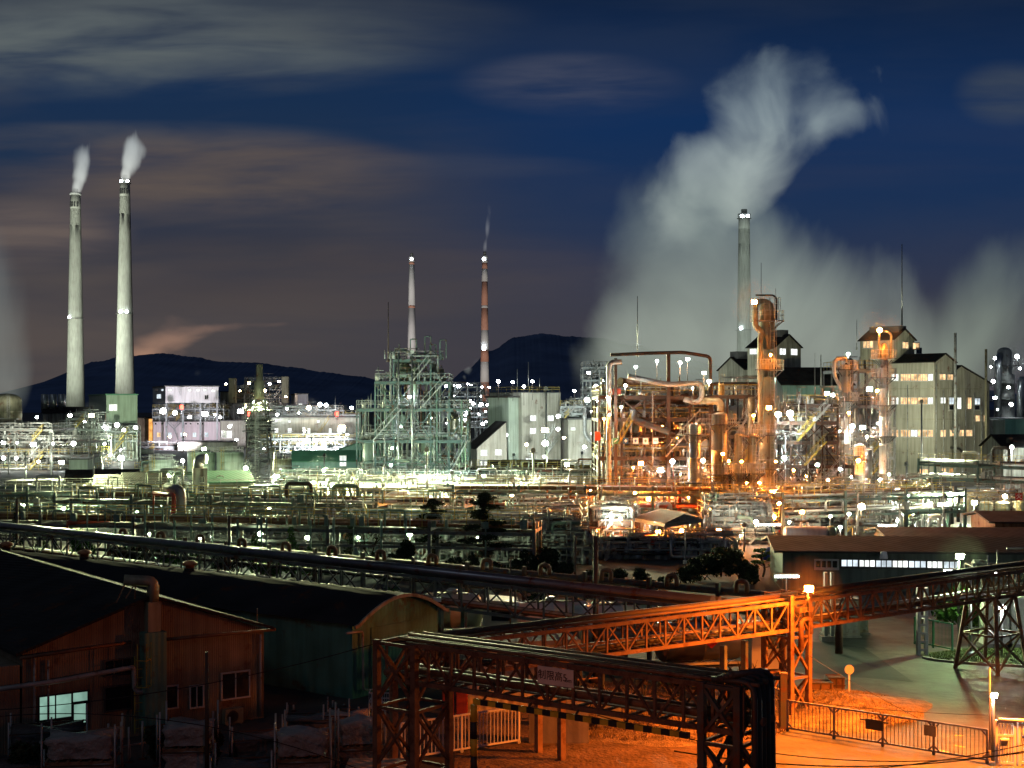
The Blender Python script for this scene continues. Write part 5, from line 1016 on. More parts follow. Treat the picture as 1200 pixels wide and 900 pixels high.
# ================================================================== roads and verge
s=MB(); s.poly([(3,48,.004),(30,48,.004),(62,84,.004),(62,101,.004),(12,101,.004),(-6,88,.004),(10,74,.004),(13,66,.004),(3,57,.004)]); structure(s,'road','road_asphalt')
s=MB(); s.poly([(-60,112,.005),(-30,96,.005),(20,70,.005),(20,80,.005),(-20,108,.005),(-60,124,.005)]); structure(s,'road','asphalt')
s=MB(); s.poly([(-2,48,.008),(9,48,.008),(10.5,60,.008),(12,68,.008),(3,72,.008),(-2.5,62,.008)]); structure(s,'ground','dirt')
rg=random.Random(5)
def heap(name,cx,cy,rx,ry,h,mat_,n=30,kind='structure'):
    m=MB(); k=9; rows=[]
    for i in range(k+1):
        t=i/k; row=[]
        for j in range(n):
            a=2*pi*j/n; rr_=(1-t)*(1+.12*math.sin(3*a+1)+.07*math.sin(7*a)); row.append((cx+rx*rr_*math.cos(a),cy+ry*rr_*math.sin(a),h*(math.sin(pi/2*t)**1.4)*(1+rg.uniform(-.1,.1))+.012+rg.uniform(0,.03)*(t>0)))
        rows.append(row); m.v.extend(row)
    for i in range(k):
        for j in range(n): q=(j+1)%n; m.face([i*n+j,i*n+q,(i+1)*n+q,(i+1)*n+j],True)
    structure(m,name,mat_)
for k,(a,b_) in enumerate((((1119,862),(1129,862.5)),((1118,873.5),(1131,876)),((1100,879),(1112,882)))):
    m=MB(); p0=P(a[0],a[1],GY(a[1])); p1=P(b_[0],b_[1],GY(b_[1])); d=(p1-p0).normalized(); n_=V(-d.y,d.x,0)*.09; m.poly([(q.x,q.y,.011) for q in (p0-n_,p1-n_,p1+n_,p0+n_)]); structure(m,'road_marking','road_paint')
m=MB()
for i in range(26):
    a=i/26*2*pi*.5+.1; x=31+8.7*math.cos(a+pi); y=76.8+3.2*math.sin(a+pi); a2=(i+1)/26*2*pi*.5+.1; x2=31+8.7*math.cos(a2+pi); y2=76.8+3.2*math.sin(a2+pi); m.beam((x,y,.06),(x2,y2,.06),.14,.13)
structure(m,'kerb','concrete')
heap('terrain',14.9,64.2,3.9,4.4,.55,'gravel',44)
heap('terrain',6.8,60.5,5.2,3.2,.45,'gravel',40)
heap('terrain',31,76.8,8.5,3.0,.25,'verge_soil',44)
def tufts(name,label,cx,cy,rx,ry,h,n,mat_,seed,size=.18):
    r_=random.Random(seed); m=MB()
    for k in range(n):
        a=r_.uniform(0,2*pi); q=math.sqrt(r_.random()); x=cx+rx*q*math.cos(a); y=cy+ry*q*math.sin(a); z=h*(math.sin(pi/2*(1-q))**1.4)
        for j in range(3):
            t=r_.uniform(0,2*pi); d=size*r_.uniform(.5,1.2); dx,dy=math.cos(t)*d*.6,math.sin(t)*d*.6; wx,wy=-math.sin(t)*.02,math.cos(t)*.02
            m.add([(x-wx,y-wy,z),(x+wx,y+wy,z),(x+dx,y+dy,z+d)],[(0,1,2)])
    o=single(m,name,mat_,label,'grass',(cx,cy,0),kind='stuff')
tufts('grass','short grass on the verge beside the road at the right',31,76.8,8.2,2.8,.25,5200,'grass_blade',1,.16)
tufts('dry_grass','dry straw-coloured grass on the gravel mound by the gate',14.9,64.2,3.7,4.1,.55,3200,'straw',2,.12)
tufts('dry_grass','dry grass on the bank behind the hazard-striped bar',6.8,60.5,5.0,3.0,.45,4200,'straw',3,.2)

# ================================================================== factory house, lower left
O=V(-19.5,56.0,0); R_=V(-10.98,62.2,0); u=(R_-O).normalized(); v=V(-u.y,u.x,0); Wd=(R_-O).length; EV=3.95; RZ=5.75; DL=30
hs=thing('factory_shed','rust-stained corrugated shed with a low gable and a lit teal window, front left','building',O)
pt=lambda a,b,z: O+u*a+v*b+V(0,0,z)
part(MB().frame3(pt(0,0,0),u,v,(0,0,1),Wd,DL,EV),'wall','wall_rustic',hs)
part(MB().prism([pt(0,0,EV+.003),pt(Wd,0,EV+.003),pt(Wd/2,0,RZ)],v*DL),'gable_wall','wall_rustic',hs)
m=MB()
for p,q in (((-.35,EV-.06),(Wd/2,RZ+.02)),((Wd/2,RZ+.02),(Wd+.35,EV-.06))): m.prism([pt(p[0],-.35,p[1]+.01),pt(q[0],-.35,q[1]+.01),pt(q[0],-.35,q[1]+.13),pt(p[0],-.35,p[1]+.13)],v*(DL+.6))
part(m,'roof','roof_dark',hs)
part(MB().tube(pt(-.2,-.3,EV-.12),pt(Wd*.42,-.14,EV+.02),.07,8).tube(pt(Wd*.55,-.14,EV-.02),pt(Wd+.5,-.14,EV-.08),.07,8),'gutter_pipe','pipe_rust',hs)
part(MB().frame3(pt(-8,-.02,0),u,v,(0,0,1),7.9,6,3.5),'side_wall','wall_rustic',hs)
def hwin(x0,y0,x1,y1,pane,bars=1,frame='frame_pale',name='window'):
    a0,z1=fpx(O,u,x0,y0); a1,z0=fpx(O,u,x1,y1); n=-v; fw=.06
    mm=MB(); B_=lambda p,q,a,b,t0,t1: mm.frame3(O+u*p+n*t0+V(0,0,a),u,n,(0,0,1),q-p,t1-t0,b-a)
    B_(a0-fw,a1+fw,z1,z1+fw,.004,.09); B_(a0-fw,a1+fw,z0-fw,z0,.004,.12); B_(a0-fw,a0,z0,z1,.004,.08); B_(a1,a1+fw,z0,z1,.004,.08)
    for k in range(1,bars+1): x=a0+(a1-a0)*k/(bars+1); B_(x-.025,x+.025,z0,z1,.035,.07)
    w_=part(mm,name,frame,hs); part(MB().frame3(O+u*a0+n*.006+V(0,0,z0),u,n,(0,0,1),a1-a0,.025,z1-z0),'pane',pane,w_); return w_
hwin(46,817,83,839,'lit_teal',1,'frame_dark'); hwin(85,812,102,821.5,'lit_teal',0,'frame_dark'); hwin(86,824,100,846,'lit_teal',0,'frame_dark','door')
hwin(260,790,291,815,'glass_dark',1); hwin(195,805,207,828,'glass_dark',0,name='door'); hwin(223,805,237,827,'glass_dark',1)
hwin(123,806,153,829,'glass_dark',0,'frame_dark','opening'); hwin(123,775,153,788,'glass_dark',2,'frame_dark')
a,_=fpx(O,u,176,770)
part(MB().frame3(pt(a-.48,-.6,.5),u,v,(0,0,1),.96,.57,4.0-.5+.35),'duct_box','hangar_green',hs)
part(MB().frame3(pt(a-.28,-.5,4.36),u,v,(0,0,1),.56,.45,1.25),'duct','vessel_tan',hs)
part(MB().pipe([pt(a,-.3,5.6),pt(a,-.3,6.45),pt(a-1.1,.1,6.55)],.26,4,.2),'duct_head','vessel_tan',hs)
part(MB().beam(pt(a-1.0,.1,6.5),pt(a-1.35,.3,5.6),.05).beam(pt(a-.6,.1,6.4),pt(a-.95,.3,5.75),.05).beam(pt(a-.6,.1,6.4),pt(a-.6,.2,5.7),.05),'duct_stay','steel_orange',hs)
a,_=fpx(O,u,160,800); l=MB(); ladder(l,pt(a,-.35,.2),3.2,axis=u,cage=True,out=-v,w=.42); part(l,'ladder','rail_yellow',hs)
part(MB().pipe([pt(-1.5,-.35,2.7),pt(1.2,-.35,2.75),pt(4.2,-.35,2.95),pt(4.45,-.35,2.95),pt(4.5,-.35,1.9),pt(5.1,-.35,1.9)],.1,10,.3),'fume_pipe','pipe_grey',hs)
for aa,zz in ((.45,3.9),(1.0,3.6),(Wd-.2,3.7)): part(MB().tube(pt(aa,-.1,.1),pt(aa,-.1,zz),.05,8),'downpipe','rail_grey',hs)
a,z=fpx(O,u,300,766); part(MB().beam(pt(a,-.12,z),pt(a,-.12,z+.9),.06).beam(pt(a,-.12,z+1.3),pt(a,-.12,z+2.0),.04),'bracket','steel_orange',hs)
a,z=fpx(O,u,269,837)
ac=thing('air_conditioner','outdoor air conditioner unit under the shed\'s right window','air conditioner',pt(a,-.3,z-.55)); c=pt(a,-.3,z)
part(MB().frame3(pt(a-.42,-.5,z-.32),u,v,(0,0,1),.84,.34,.64).frame3(pt(a-.35,-.5,z-.55),u,v,(0,0,1),.08,.34,.23).frame3(pt(a+.27,-.5,z-.55),u,v,(0,0,1),.08,.34,.23),'casing','vessel_tan',ac)
g_=MB()
for q in (.08,.16,.24): g_.lathe(pt(a-.08,-.515,z),[(q,-.006),(q+.02,-.006),(q+.02,.012),(q,.012)],20,axis=-v)
part(g_,'fan_grille','frame_dark',ac)
part(MB().frame3(pt(a-.3,-.7,z-.9),u,v,(0,0,1),.6,.55,.34),'stand','concrete',ac)
# roof cowl of the neighbouring roof
x=P(22,664,80); rc=thing('roof_cowl','orange-lit boxy roof cowl at the left edge behind the shed','cowl',(x.x-1.2,80,x.z-.9)); part(MB().beam(x+V(-2.8,0,.1),x+V(-.4,0,-.1),.8,.55),'duct','vent_orange',rc)
part(MB().lathe(x+V(-.4,0,-.1),[(.5,0),(.62,.15),(.62,.6),(.3,.85)],6,axis=(1,0,-.12)),'cowl_end','vent_orange',rc); part(MB().beam(x+V(-1.2,0,-.1),x+V(-1.2,0,-1.0),.5),'base','roof_dark',rc)

# ================================================================== arched hangar
QO=V(-7.5,66,0); qu=V(.6,.8,0); qv=V(-.8,.6,0); QW=6.25; QE=3.55; QD=44; qp=lambda a,b,z: QO+qu*a+qv*b+V(0,0,z)
hg=thing('arched_hangar','long dark hangar with a curved roof and a green corrugated end wall','building',QO)
arc=[(QW*i/20,QE+1.05*math.sin(pi*i/20)**.9) for i in range(21)]
part(MB().prism([qp(0,0,0),qp(QW,0,0)]+[qp(a,0,z) for a,z in arc[::-1]],qv*.2),'end_wall','hangar_green',hg)
part(MB().frame3(qp(0,.2,0),qu,qv,(0,0,1),.2,QD-.2,QE),'side_wall','hangar_green',hg); part(MB().frame3(qp(QW-.2,.2,0),qu,qv,(0,0,1),.2,QD-.2,QE),'side_wall','hangar_green',hg)
m=MB(); pr=[(-.3,QE-.05)]+[(a,z+.02) for a,z in arc]+[(QW+.3,QE-.05)]; n=len(pr); k=42
for j in range(k+1):
    for a,z in pr: m.v.append(tuple(qp(a,-.45+(QD+.45)*j/k,z+(.05 if j%2 else 0))))
for j in range(k):
    for i in range(n-1): m.face([j*n+i,(j+1)*n+i,(j+1)*n+i+1,j*n+i+1],True)
part(m,'roof','hangar_roof',hg)
rim=MB()
for i in range(n-1): rim.beam(qp(pr[i][0],-.46,pr[i][1]-.05),qp(pr[i+1][0],-.46,pr[i+1][1]-.05),.1,.16)
part(rim,'roof_edge','wall_cream',hg)
part(MB().pipe([qp(-.6,-.2,QE-.35),qp(.5,-.2,QE-.4),qp(.55,-.2,.4),qp(1.0,-.2,.3)],.06,8),'downpipe','rail_grey',hg)
part(MB().frame3(qp(QW*.2,-.08,0),qu,qv,(0,0,1),QW*.6,.07,3.2),'sliding_door','hangar_green',hg)
for k,(b,lab) in enumerate(((15.2,'nearest the green end wall'),(24.6,'middle of three'),(32.5,'farthest left of three'))):
    c=qp(QW*.5,b,QE+1.02); rv=thing('roof_vent','orange mushroom vent on the hangar ridge, '+lab,'roof vent',c)
    part(MB().lathe(c,[(.3,-.2),(.3,.22)],16),'collar','roof_dark',rv); part(MB().lathe(c,[(.24,.22),(.24,.36),(.40,.38),(.43,.5),(.28,.6),(.05,.64)],16),'cap','vent_orange',rv)

# ================================================================== trusses carrying pipes
def truss(name,label,p0,p1,zb,zt,width,npan,mat_,pipes=(),cat='pipe bridge',decks=True,posts=(),skew=0,handrail=True,pmat='pipe_rust'):
    p0=Vector((p0[0],p0[1],0)); p1=Vector((p1[0],p1[1],0)); d=p1-p0; L_=d.length; root=thing(name,label,cat,p0,math.atan2(d.y,d.x))
    m=MB()
    for y in (-width/2,width/2):
        for z in (zb,zt): part(MB().beam((0,y,z),(L_,y,z),.13,.15),'chord',mat_,root,'l')
        for i in range(npan+1): x=L_*i/npan; m.beam((x,y,zb+.06),(x,y,zt-.06),.08)
        for i in range(npan):
            x0,x1=L_*i/npan,L_*(i+1)/npan
            a,b=((x0,zb),(x1,zt)) if (i%2==0) else ((x0,zt),(x1,zb))
            m.beam((a[0],y,a[1]),(b[0],y,b[1]),.065)
    c=m
    for i in range(npan+1):
        x=L_*i/npan; c.beam((x,-width/2,zb-.01),(x,width/2,zb-.01),.08); c.beam((x,-width/2,zt+.01),(x,width/2,zt+.01),.08)
    part(c,'lattice',mat_,root,'l')
    for (y,z,r,pm) in pipes: part(MB().tube((-.4,y,z),(L_+.4,y,z),r,10),'pipe',pm,root,'l')
    if decks: part(MB().box2((0,-width*.2,zb+.09),(L_,width*.2,zb+.13)),'walkway','grate',root,'l')
    for x in posts:
        for y in (-width/2,width/2): part(MB().box2((x-.12,y-.12,0),(x+.12,y+.12,zb-.08)),'post',mat_,root,'l')
    return root,L_
# the long dark pipe trestle behind the hangar
rt,L_=truss('pipe_trestle','long dark pipe trestle with a fat sheen pipe, running behind the hangar',(-46,109.6),(9,63.4),3.3,4.75,1.8,40,'steel_grey',pipes=[(-.55,5.05,.26,'pipe_sheen'),(.05,5.0,.2,'pipe_dark'),(.55,4.95,.16,'pipe_dark'),(0,3.5,.14,'pipe_grey'),(.5,3.48,.1,'pipe_dark'),(-.45,3.5,.12,'pipe_rust')],posts=(2,11,20,29,38,47,56,65,73))
# second line behind it with orange elbows
r2=thing('pipe_line','dark pipe line on posts with orange goose-neck elbows, beyond the trestle','pipe line',(-30,103,0),math.atan2(-32,44)); LL=54
for (y,z,r) in ((0,4.1,.18),(.5,4.1,.14),(-.5,3.2,.12)): part(MB().tube((0,y,z),(LL,y,z),r,10),'pipe','pipe_dark',r2,'l')
for k in range(13):
    x=1.5+k*4.1; part(MB().box2((x-.1,-.7,0),(x+.1,-.5,4.6)).box2((x-.1,-.7,3.9),(x+.1,.8,4.05)),'post','steel_dark',r2,'l')
    part(MB().pipe([(x+.9,-.3,4.15),(x+.9,-.3,4.75),(x+1.5,-.3,4.75),(x+1.5,-.3,4.2)],.13,10,.25),'elbow','pipe_rust',r2,'l')
# near bridge with the height limit
A0,A1=V(-2.95,45.75,0),V(6.7,38.6,0)
ra,LA=truss('pipe_bridge','rusty near pipe bridge with a height-limit sign and striped bar',A0,A1,5.0,6.2,1.5,13,'steel_brown',pipes=[(-.62,6.34,.055,'pipe_rust'),(-.36,6.34,.045,'steel_rust'),(-.1,6.36,.075,'pipe_rust'),(.2,6.34,.045,'pipe_dark'),(.6,6.34,.05,'pipe_rust'),(-.3,5.3,.12,'pipe_rust'),(.3,5.28,.1,'pipe_rust')])
def tower(root,x0,x1,yw,zt,mat_,nx=3,taper=0.0,w=.2):
    for x in (x0,x1):
        for y in (-yw/2,yw/2):
            s_=(1 if y>0 else -1)*taper; part(MB().beam((x+(taper if x==x1 else -taper),y+s_,0),(x,y,zt),w),'leg',mat_,root,'l')
    m=MB(); k=nx
    f=lambda x,y,z:(x+(taper if x==x1 else -taper)*(1-z/zt),y+(1 if y>0 else -1)*taper*(1-z/zt),z)
    for i in range(k):
        z0,z1=zt*i/k+.1,zt*(i+1)/k-.1
        for y in (-yw/2,yw/2): m.beam(f(x0,y,z0),f(x1,y,z1),.09); m.beam(f(x1,y,z0),f(x0,y,z1),.09); m.beam(f(x0,y,z1),f(x1,y,z1),.1)
        for x in (x0,x1): m.beam(f(x,-yw/2,z0),f(x,yw/2,z1),.09); m.beam(f(x,yw/2,z0),f(x,-yw/2,z1),.09); m.beam(f(x,-yw/2,z1),f(x,yw/2,z1),.1)
    part(m,'bracing',mat_,root,'l')
tower(ra,-1.15,.45,1.75,6.25,'steel_brown',3); tower(ra,LA-1.2,LA-.1,1.75,6.3,'steel_dark',4)
for k in range(5): part(MB().pipe([(LA-.9+k*.16,-.75-.1,6.4+.05*k),(LA+.25,-.6+.25*k,6.4+.05*k),(LA+.3+.02*k,-.6+.25*k,.2)],.09,8,.4),'drop_pipe','pipe_dark',ra,'l')
hz=MB(); y=-1.05; a0=3.0; n=26; bl=(LA-1.5-a0)/n
for k in range(n): hz.cur=k%2; hz.box2((a0+bl*k,y-.06,4.72),(a0+bl*(k+1),y+.06,4.88))
part(hz,'striped_bar',['hazard_yellow','hazard_black'],ra,'l')
hb=MB()
for k in range(5): hb.beam((a0+.3+k*1.7,y,4.8),(a0+.3+k*1.7,-.75,5.0),.05)
part(hb,'bar_bracket','steel_rust',ra,'l')
A_ang=math.atan2((A1-A0).y,(A1-A0).x)
pw=A0+(A1-A0).normalized()*a0+V(math.sin(A_ang),-math.cos(A_ang),0)*1.05
sp_=thing('striped_post','yellow and black striped post under the near pipe bridge','post',pw); m=MB()
for k in range(9): m.cur=k%2; m.tube((pw.x,pw.y,4.7*k/9),(pw.x,pw.y,4.7*(k+1)/9),.11,12)
part(m,'shaft',['hazard_yellow','hazard_black'],sp_)
part(MB().box((pw.x,pw.y,.02),(.4,.4,.04)),'foot','steel_dark',sp_)
# height sign
al,zz_=fpx(A0+V(math.sin(A_ang),-math.cos(A_ang),0)*.86,(A1-A0).normalized(),651,793)
sc=A0+(A1-A0).normalized()*al+V(math.sin(A_ang),-math.cos(A_ang),0)*.86; sc.z=zz_
sg=thing('height_sign','pinkish height-limit sign with dark Japanese lettering on the near bridge','sign',sc)
part(MB().box(sc,(1.28,.03,.52),A_ang),'board','sign_face',sg)
n_=V(math.sin(A_ang),-math.cos(A_ang),0); d_=(A1-A0).normalized()
text('制限高5',.3,sc+n_*.022-d_*.1,'sign_ink',rot=A_ang,root=sg); text('.5m',.17,sc+n_*.022+d_*.46-V(0,0,.06),'sign_ink',rot=A_ang,root=sg)
part(MB().beam(sc+d_*.4+n_*-.03+V(0,0,-.4),sc+d_*.4+n_*-.03+V(0,0,.4),.04).beam(sc-d_*.4+n_*-.03+V(0,0,-.4),sc-d_*.4+n_*-.03+V(0,0,.4),.04),'bracket','steel_rust',sg)
# orange bridge in four flights
B0,B1=V(-4.2,51.4,0),V(12.6,63.4,0)
rb,LB=truss('pipe_bridge','orange-lit pipe bridge leading from the near bridge up to the sodium lamp tower',B0,B1,3.85,5.05,1.5,20,'steel_orange',pipes=[(-.5,5.2,.06,'pipe_rust'),(-.1,5.28,.13,'steel_rust'),(.4,5.2,.07,'pipe_rust'),(.2,4.1,.12,'pipe_rust'),(-.3,4.1,.1,'pipe_dark')],posts=(.3,7))
tower(rb,LB-.9,LB+.25,1.6,5.4,'steel_orange',3,w=.22)
tw=MB(); tw.pipe([(LB-.3,-.85,2.9),(LB-.3,-.85,4.3),(LB+.3,-.85,4.3),(LB+.3,-.85,3.6)],.13,8).box((LB-.2,-.95,4.75),(.9,.3,.22)); part(tw,'valve_pipe','steel_orange',rb,'l')
C1=V(27.6,75.5,0); C0=V(12.8,63.7,0)
rc_,LC=truss('pipe_bridge','orange-lit pipe bridge rising right from the sodium lamp tower across the road',C0,C1,3.85,5.05,1.5,20,'steel_orange',pipes=[(-.5,5.2,.06,'pipe_rust'),(-.05,5.3,.15,'steel_rust'),(.45,5.2,.07,'pipe_rust'),(.2,4.1,.13,'galv'),(-.3,4.1,.1,'pipe_rust')])
tower(rc_,LC-4.2,LC-2.4,1.6,4.0,'steel_orange',2,taper=.45,w=.18)
D1=V(46,91,0); truss('pipe_bridge','far flight of the pipe bridge leaving at the right edge',V(27.9,75.8,0),D1,3.85,5.05,1.5,18,'steel_rust',pipes=[(-.5,5.3,.14,'pipe_dark'),(-.05,5.36,.22,'pipe_rust'),(.45,5.28,.12,'pipe_dark'),(.2,4.1,.12,'pipe_grey')],posts=(6,16))
for k,(px,py) in enumerate(((1055,677.5),(1038,682))): pass
pp_=thing('bridge_pier','pale green twin-channel steel pier under the pipe bridge','pier',(XX(1081,77.5),77.5,0)); x=XX(1081,77.5)
part(MB().box2((x-.3,77.4,0),(x-.12,77.7,3.7)).box2((x+.12,77.4,0),(x+.3,77.7,3.7)),'channel','steel_pale',pp_); m=MB()
for k in range(8): m.box((x,77.38,.3+k*.46),(.5,.03,.12))
part(m,'batten','steel_pale',pp_)
pp_=thing('bridge_pier','pale steel pier left of the road behind the lamp tower','pier',(XX(972,82),82,0)); x=XX(972,82); part(MB().box2((x-.28,82,0),(x-.1,82.3,4)).box2((x+.1,82,0),(x+.28,82.3,4)),'channel','steel_pale',pp_)
part(MB().box2((x-.5,81.7,0),(x+.5,82.5,.3)),'footing','concrete',pp_)

# ================================================================== gates, fences, small street things
def bar_gate(name,label,p0,p1,h,npan,mat_,nb,bw=.03,corner=True,cat='gate'):
    p0=Vector((p0[0],p0[1],0)); p1=Vector((p1[0],p1[1],0)); L_=(p1-p0).length; root=thing(name,label,cat,p0,math.atan2((p1-p0).y,(p1-p0).x))
    part(MB().beam((0,0,h),(L_,0,h),.07).beam((0,0,.15),(L_,0,.15),.07),'frame_rail',mat_,root,'l')
    for i in range(npan+1):
        x=L_*i/npan; m=MB().beam((x,0,.0),(x,0,h+.02),.08)
        if corner:
            for s in (-1,1):
                if 0<=x+s*.2<=L_: m.beam((x,0,h-.24),(x+s*.22,0,h-.03),.06); m.beam((x,0,.38),(x+s*.22,0,.18),.06)
        m.tube((x,-.04,.07),(x,.04,.07),.07,10); part(m,'upright',mat_,root,'l')
    for i in range(npan):
        m=MB()
        for k in range(1,nb): x=L_*(i+k/nb)/npan; m.beam((x,0,.17),(x,0,h-.02),bw)
        part(m,'bar_panel',mat_,root,'l')
    return root,L_
gp0,gp1=P(923,857,59.6),P(1157,895,54.3)
rgate,LG=bar_gate('sliding_gate','long dark barred sliding gate across the lit road',gp0,gp1,1.3,4,'gate_grey',13,.022)
for fx,w_ in ((.46,.75),(.735,.5)): part(MB().box((LG*fx,-.06,.95-.1*(fx<.5)),(w_,.03,.42)),'notice_plate','frame_dark' if fx<.5 else 'vessel_tan',rgate,'l')
part(MB().beam((LG*.46-.6,-.06,1.0),(LG*.46+.6,-.06,1.0),.05),'latch_bar','frame_dark',rgate,'l')
gpst=thing('gate_post','dark square gate post at the left end of the sliding gate','post',(XX(918,60),60,0)); x=XX(918,60); part(MB().box2((x-.14,59.86,0),(x+.14,60.14,2.35)),'shaft','steel_dark',gpst); part(MB().box2((x-.17,59.83,2.353),(x+.17,60.17,2.42)),'cap','steel_dark',gpst)
# mesh fence left of the post
ff,_=bar_gate('wire_fence','low wire fence left of the gate post',(XX(874,63.5),63.5),(XX(914,60.3),60.3),1.6,3,'gate_grey',10,.012,False,'fence')
# white wicket gate and lamp post
wg=thing('wicket_gate','white steel wicket gate under the bright gate lamp, right edge','gate',(XX(1160,54),54,0)); x=XX(1160,54)
for k,dx in enumerate((.25,.95,1.12,1.75)): part(MB().box2((x+dx-.045,53.95,0),(x+dx+.045,54.05,1.75-.04*k)),'stile','gate_white',wg)
m=MB()
for z,z2 in ((1.70,1.60),(1.18,1.12),(.12,.12)): m.beam((x+.25,54,z),(x+.95,54,z-.03),.08); m.beam((x+1.12,54,z2),(x+2.2,54,z2-.06),.08)
part(m,'rail','gate_white',wg); m=MB()
for k in range(1,6): m.beam((x+.25+.7*k/6,54,.15),(x+.25+.7*k/6,54,1.68),.025)
for k in range(1,7): m.beam((x+1.12+.63*k/7,54,.15),(x+1.12+.63*k/7,54,1.55),.025)
part(m,'bars','gate_white',wg); part(MB().box((x+1.45,53.93,1.32),(.42,.03,.24)),'notice_plate','white_paint',wg); part(MB().box((x+.5,53.88,.95),(.24,.14,.32)),'intercom_box','gate_grey',wg); part(MB().box((x+.5,53.8,1.06),(.3,.2,.05)),'intercom_hood','white_paint',wg); part(MB().tube((x+.3,53.95,1.78),(x+2.2,53.95,1.70),.07,10),'top_pipe','white_paint',wg)
# left white gate
wl,_=bar_gate('sliding_gate','pale pink-white barred gate under the near bridge',P(470,913,54.5),P(537*1.0+1,890*1.0,55.6) if False else P(608,878,57.5),1.5,2,'gate_white',16,.03,False)
# white-post, round sign
rs=thing('round_sign','round-headed sign on a slim post by the gravel mound','sign',(XX(995,65.5),65.5,0)); x=XX(995,65.5); part(MB().tube((x,65.5,0),(x,65.5,1.5),.045,8),'post','white_paint',rs); part(MB().lathe((x,65.46,1.5),[(.22,-.02),(.22,.02)],20,axis=(0,1,0)),'disc','sign_face',rs); part(MB().prism([(x-.18,65.43,1.42),(x+.18,65.43,1.42),(x,65.43,1.24)],(0,.02,0)),'lower_plate','sign_face',rs); part(MB().box((x,65.5,.04),(.3,.3,.08)),'footing','concrete',rs)
# rusty crates
for k,(px,py,w_,h_) in enumerate(((960,818,1.15,.72),(978,809,.8,.62))):
    Y=GY(py)+.4; x=XX(px,Y); c_=thing('steel_bin',('large','small')[k]+' rusty steel bin beside the lamp tower','bin',(x,Y,0)); m=MB(); m.box2((x-w_/2,Y-.4,.08),(x+w_/2,Y-.37,h_)).box2((x-w_/2,Y+.37,.08),(x+w_/2,Y+.4,h_)).box2((x-w_/2,Y-.367,.08),(x-w_/2+.03,Y+.367,h_)).box2((x+w_/2-.03,Y-.367,.08),(x+w_/2,Y+.367,h_)).box2((x-w_/2+.03,Y-.367,.08),(x+w_/2-.03,Y+.367,.11)); part(m,'body','pipe_rust',c_)
    m=MB()
    for z in (.2,h_-.06): m.box2((x-w_/2-.03,Y-.44,z),(x+w_/2+.03,Y-.403,z+.07))
    for dx in (-w_/2+.1,0,w_/2-.1): m.box2((x+dx-.03,Y-.45,.0),(x+dx+.03,Y-.405,h_-.02))
    part(m,'rib','steel_rust',c_); part(MB().box((x,Y,h_-.05),(w_-.1,.7,.04)),'contents','timber',c_)
# green mesh fence
gf,_=bar_gate('mesh_fence','green wire mesh fence by the twin-channel pier',(XX(1072,81),81),(XX(1116,78.5),78.5),1.55,2,'fence_green',14,.012,False,'fence')
# electrical cabinets at right
Y=78
for k,(px,py0,w_) in enumerate(((1158,704,.8),(1173,696,1.0),(1190,699,1.1))):
    x=XX(px,Y+2); zt=ZZ(py0,Y+2); c_=thing('electrical_cabinet',('narrow pale cabinet left of the other two at the right edge','tallest pale electrical cabinet at the right edge','wide pale electrical cabinet nearest the right edge')[k],'cabinet',(x,Y+2,0)); part(MB().box2((x-w_/2,Y+1.6,.25),(x+w_/2,Y+2.4,zt)),'body','white_paint',c_); m=MB().box2((x-w_/2+.05,Y+1.57,.35),(x-.02,Y+1.597,zt-.1)).box2((x+.02,Y+1.57,.35),(x+w_/2-.05,Y+1.597,zt-.1)); part(m,'door','vessel_white',c_); part(MB().box2((x-w_/2-.1,Y+1.5,0),(x+w_/2+.1,Y+2.5,.247)),'plinth','concrete',c_)
    for z in (.7,1.2): part(MB().box((x-.1,Y+1.555,z),(.05,.03,.16)),'handle','frame_dark',c_)
ef=unit('process_frame','small pale pipe frame behind the cabinets at the right edge',"process structure",1150,1215,84,3,[(722,1150,1215),(690,1150,1215)],'steel_pale','cool',4,2,30,6,60,seed=91,railm='rail_grey',brace=.3)
# boxes beside the dark passage
for k,(px,py,w_,h_,d_,m_) in enumerate(((1010-25,748,1.9,2.2,1.6,'wall_grey'),(1012-6,745,.9,1.2,1.2,'wall_cream'))):
    Y=GY(py)+1; x=XX(px,Y); c_=thing('equipment_box',('tall grey equipment box under the pipe bridge','small cream equipment box beside the tall grey one')[k],'box',(x,Y,0)); part(MB().box2((x-w_/2,Y-d_/2,.12),(x+w_/2,Y+d_/2,h_)),'body',m_,c_); part(MB().box2((x-w_/2-.06,Y-d_/2-.06,h_+.003),(x+w_/2+.06,Y+d_/2+.06,h_+.08)),'lid','roof_grey',c_); part(MB().box2((x-w_/2+.1,Y-d_/2-.03,.3),(x+w_/2-.1,Y-d_/2-.003,h_-.15)),'door','vessel_grey',c_); part(MB().box2((x-w_/2-.1,Y-d_/2-.1,0),(x+w_/2+.1,Y+d_/2+.1,.117)),'plinth','concrete',c_)
single(MB().tube((XX(983,78),78,0),(XX(983,78),78,2.6),.22,12).tube((XX(983,78),78,2.6),(XX(983,78),78,2.75),.3,12),'standpipe','pipe_rust','stout rusty standpipe under the pipe bridge right of the lamp tower','pipe',(XX(983,78),78,0))
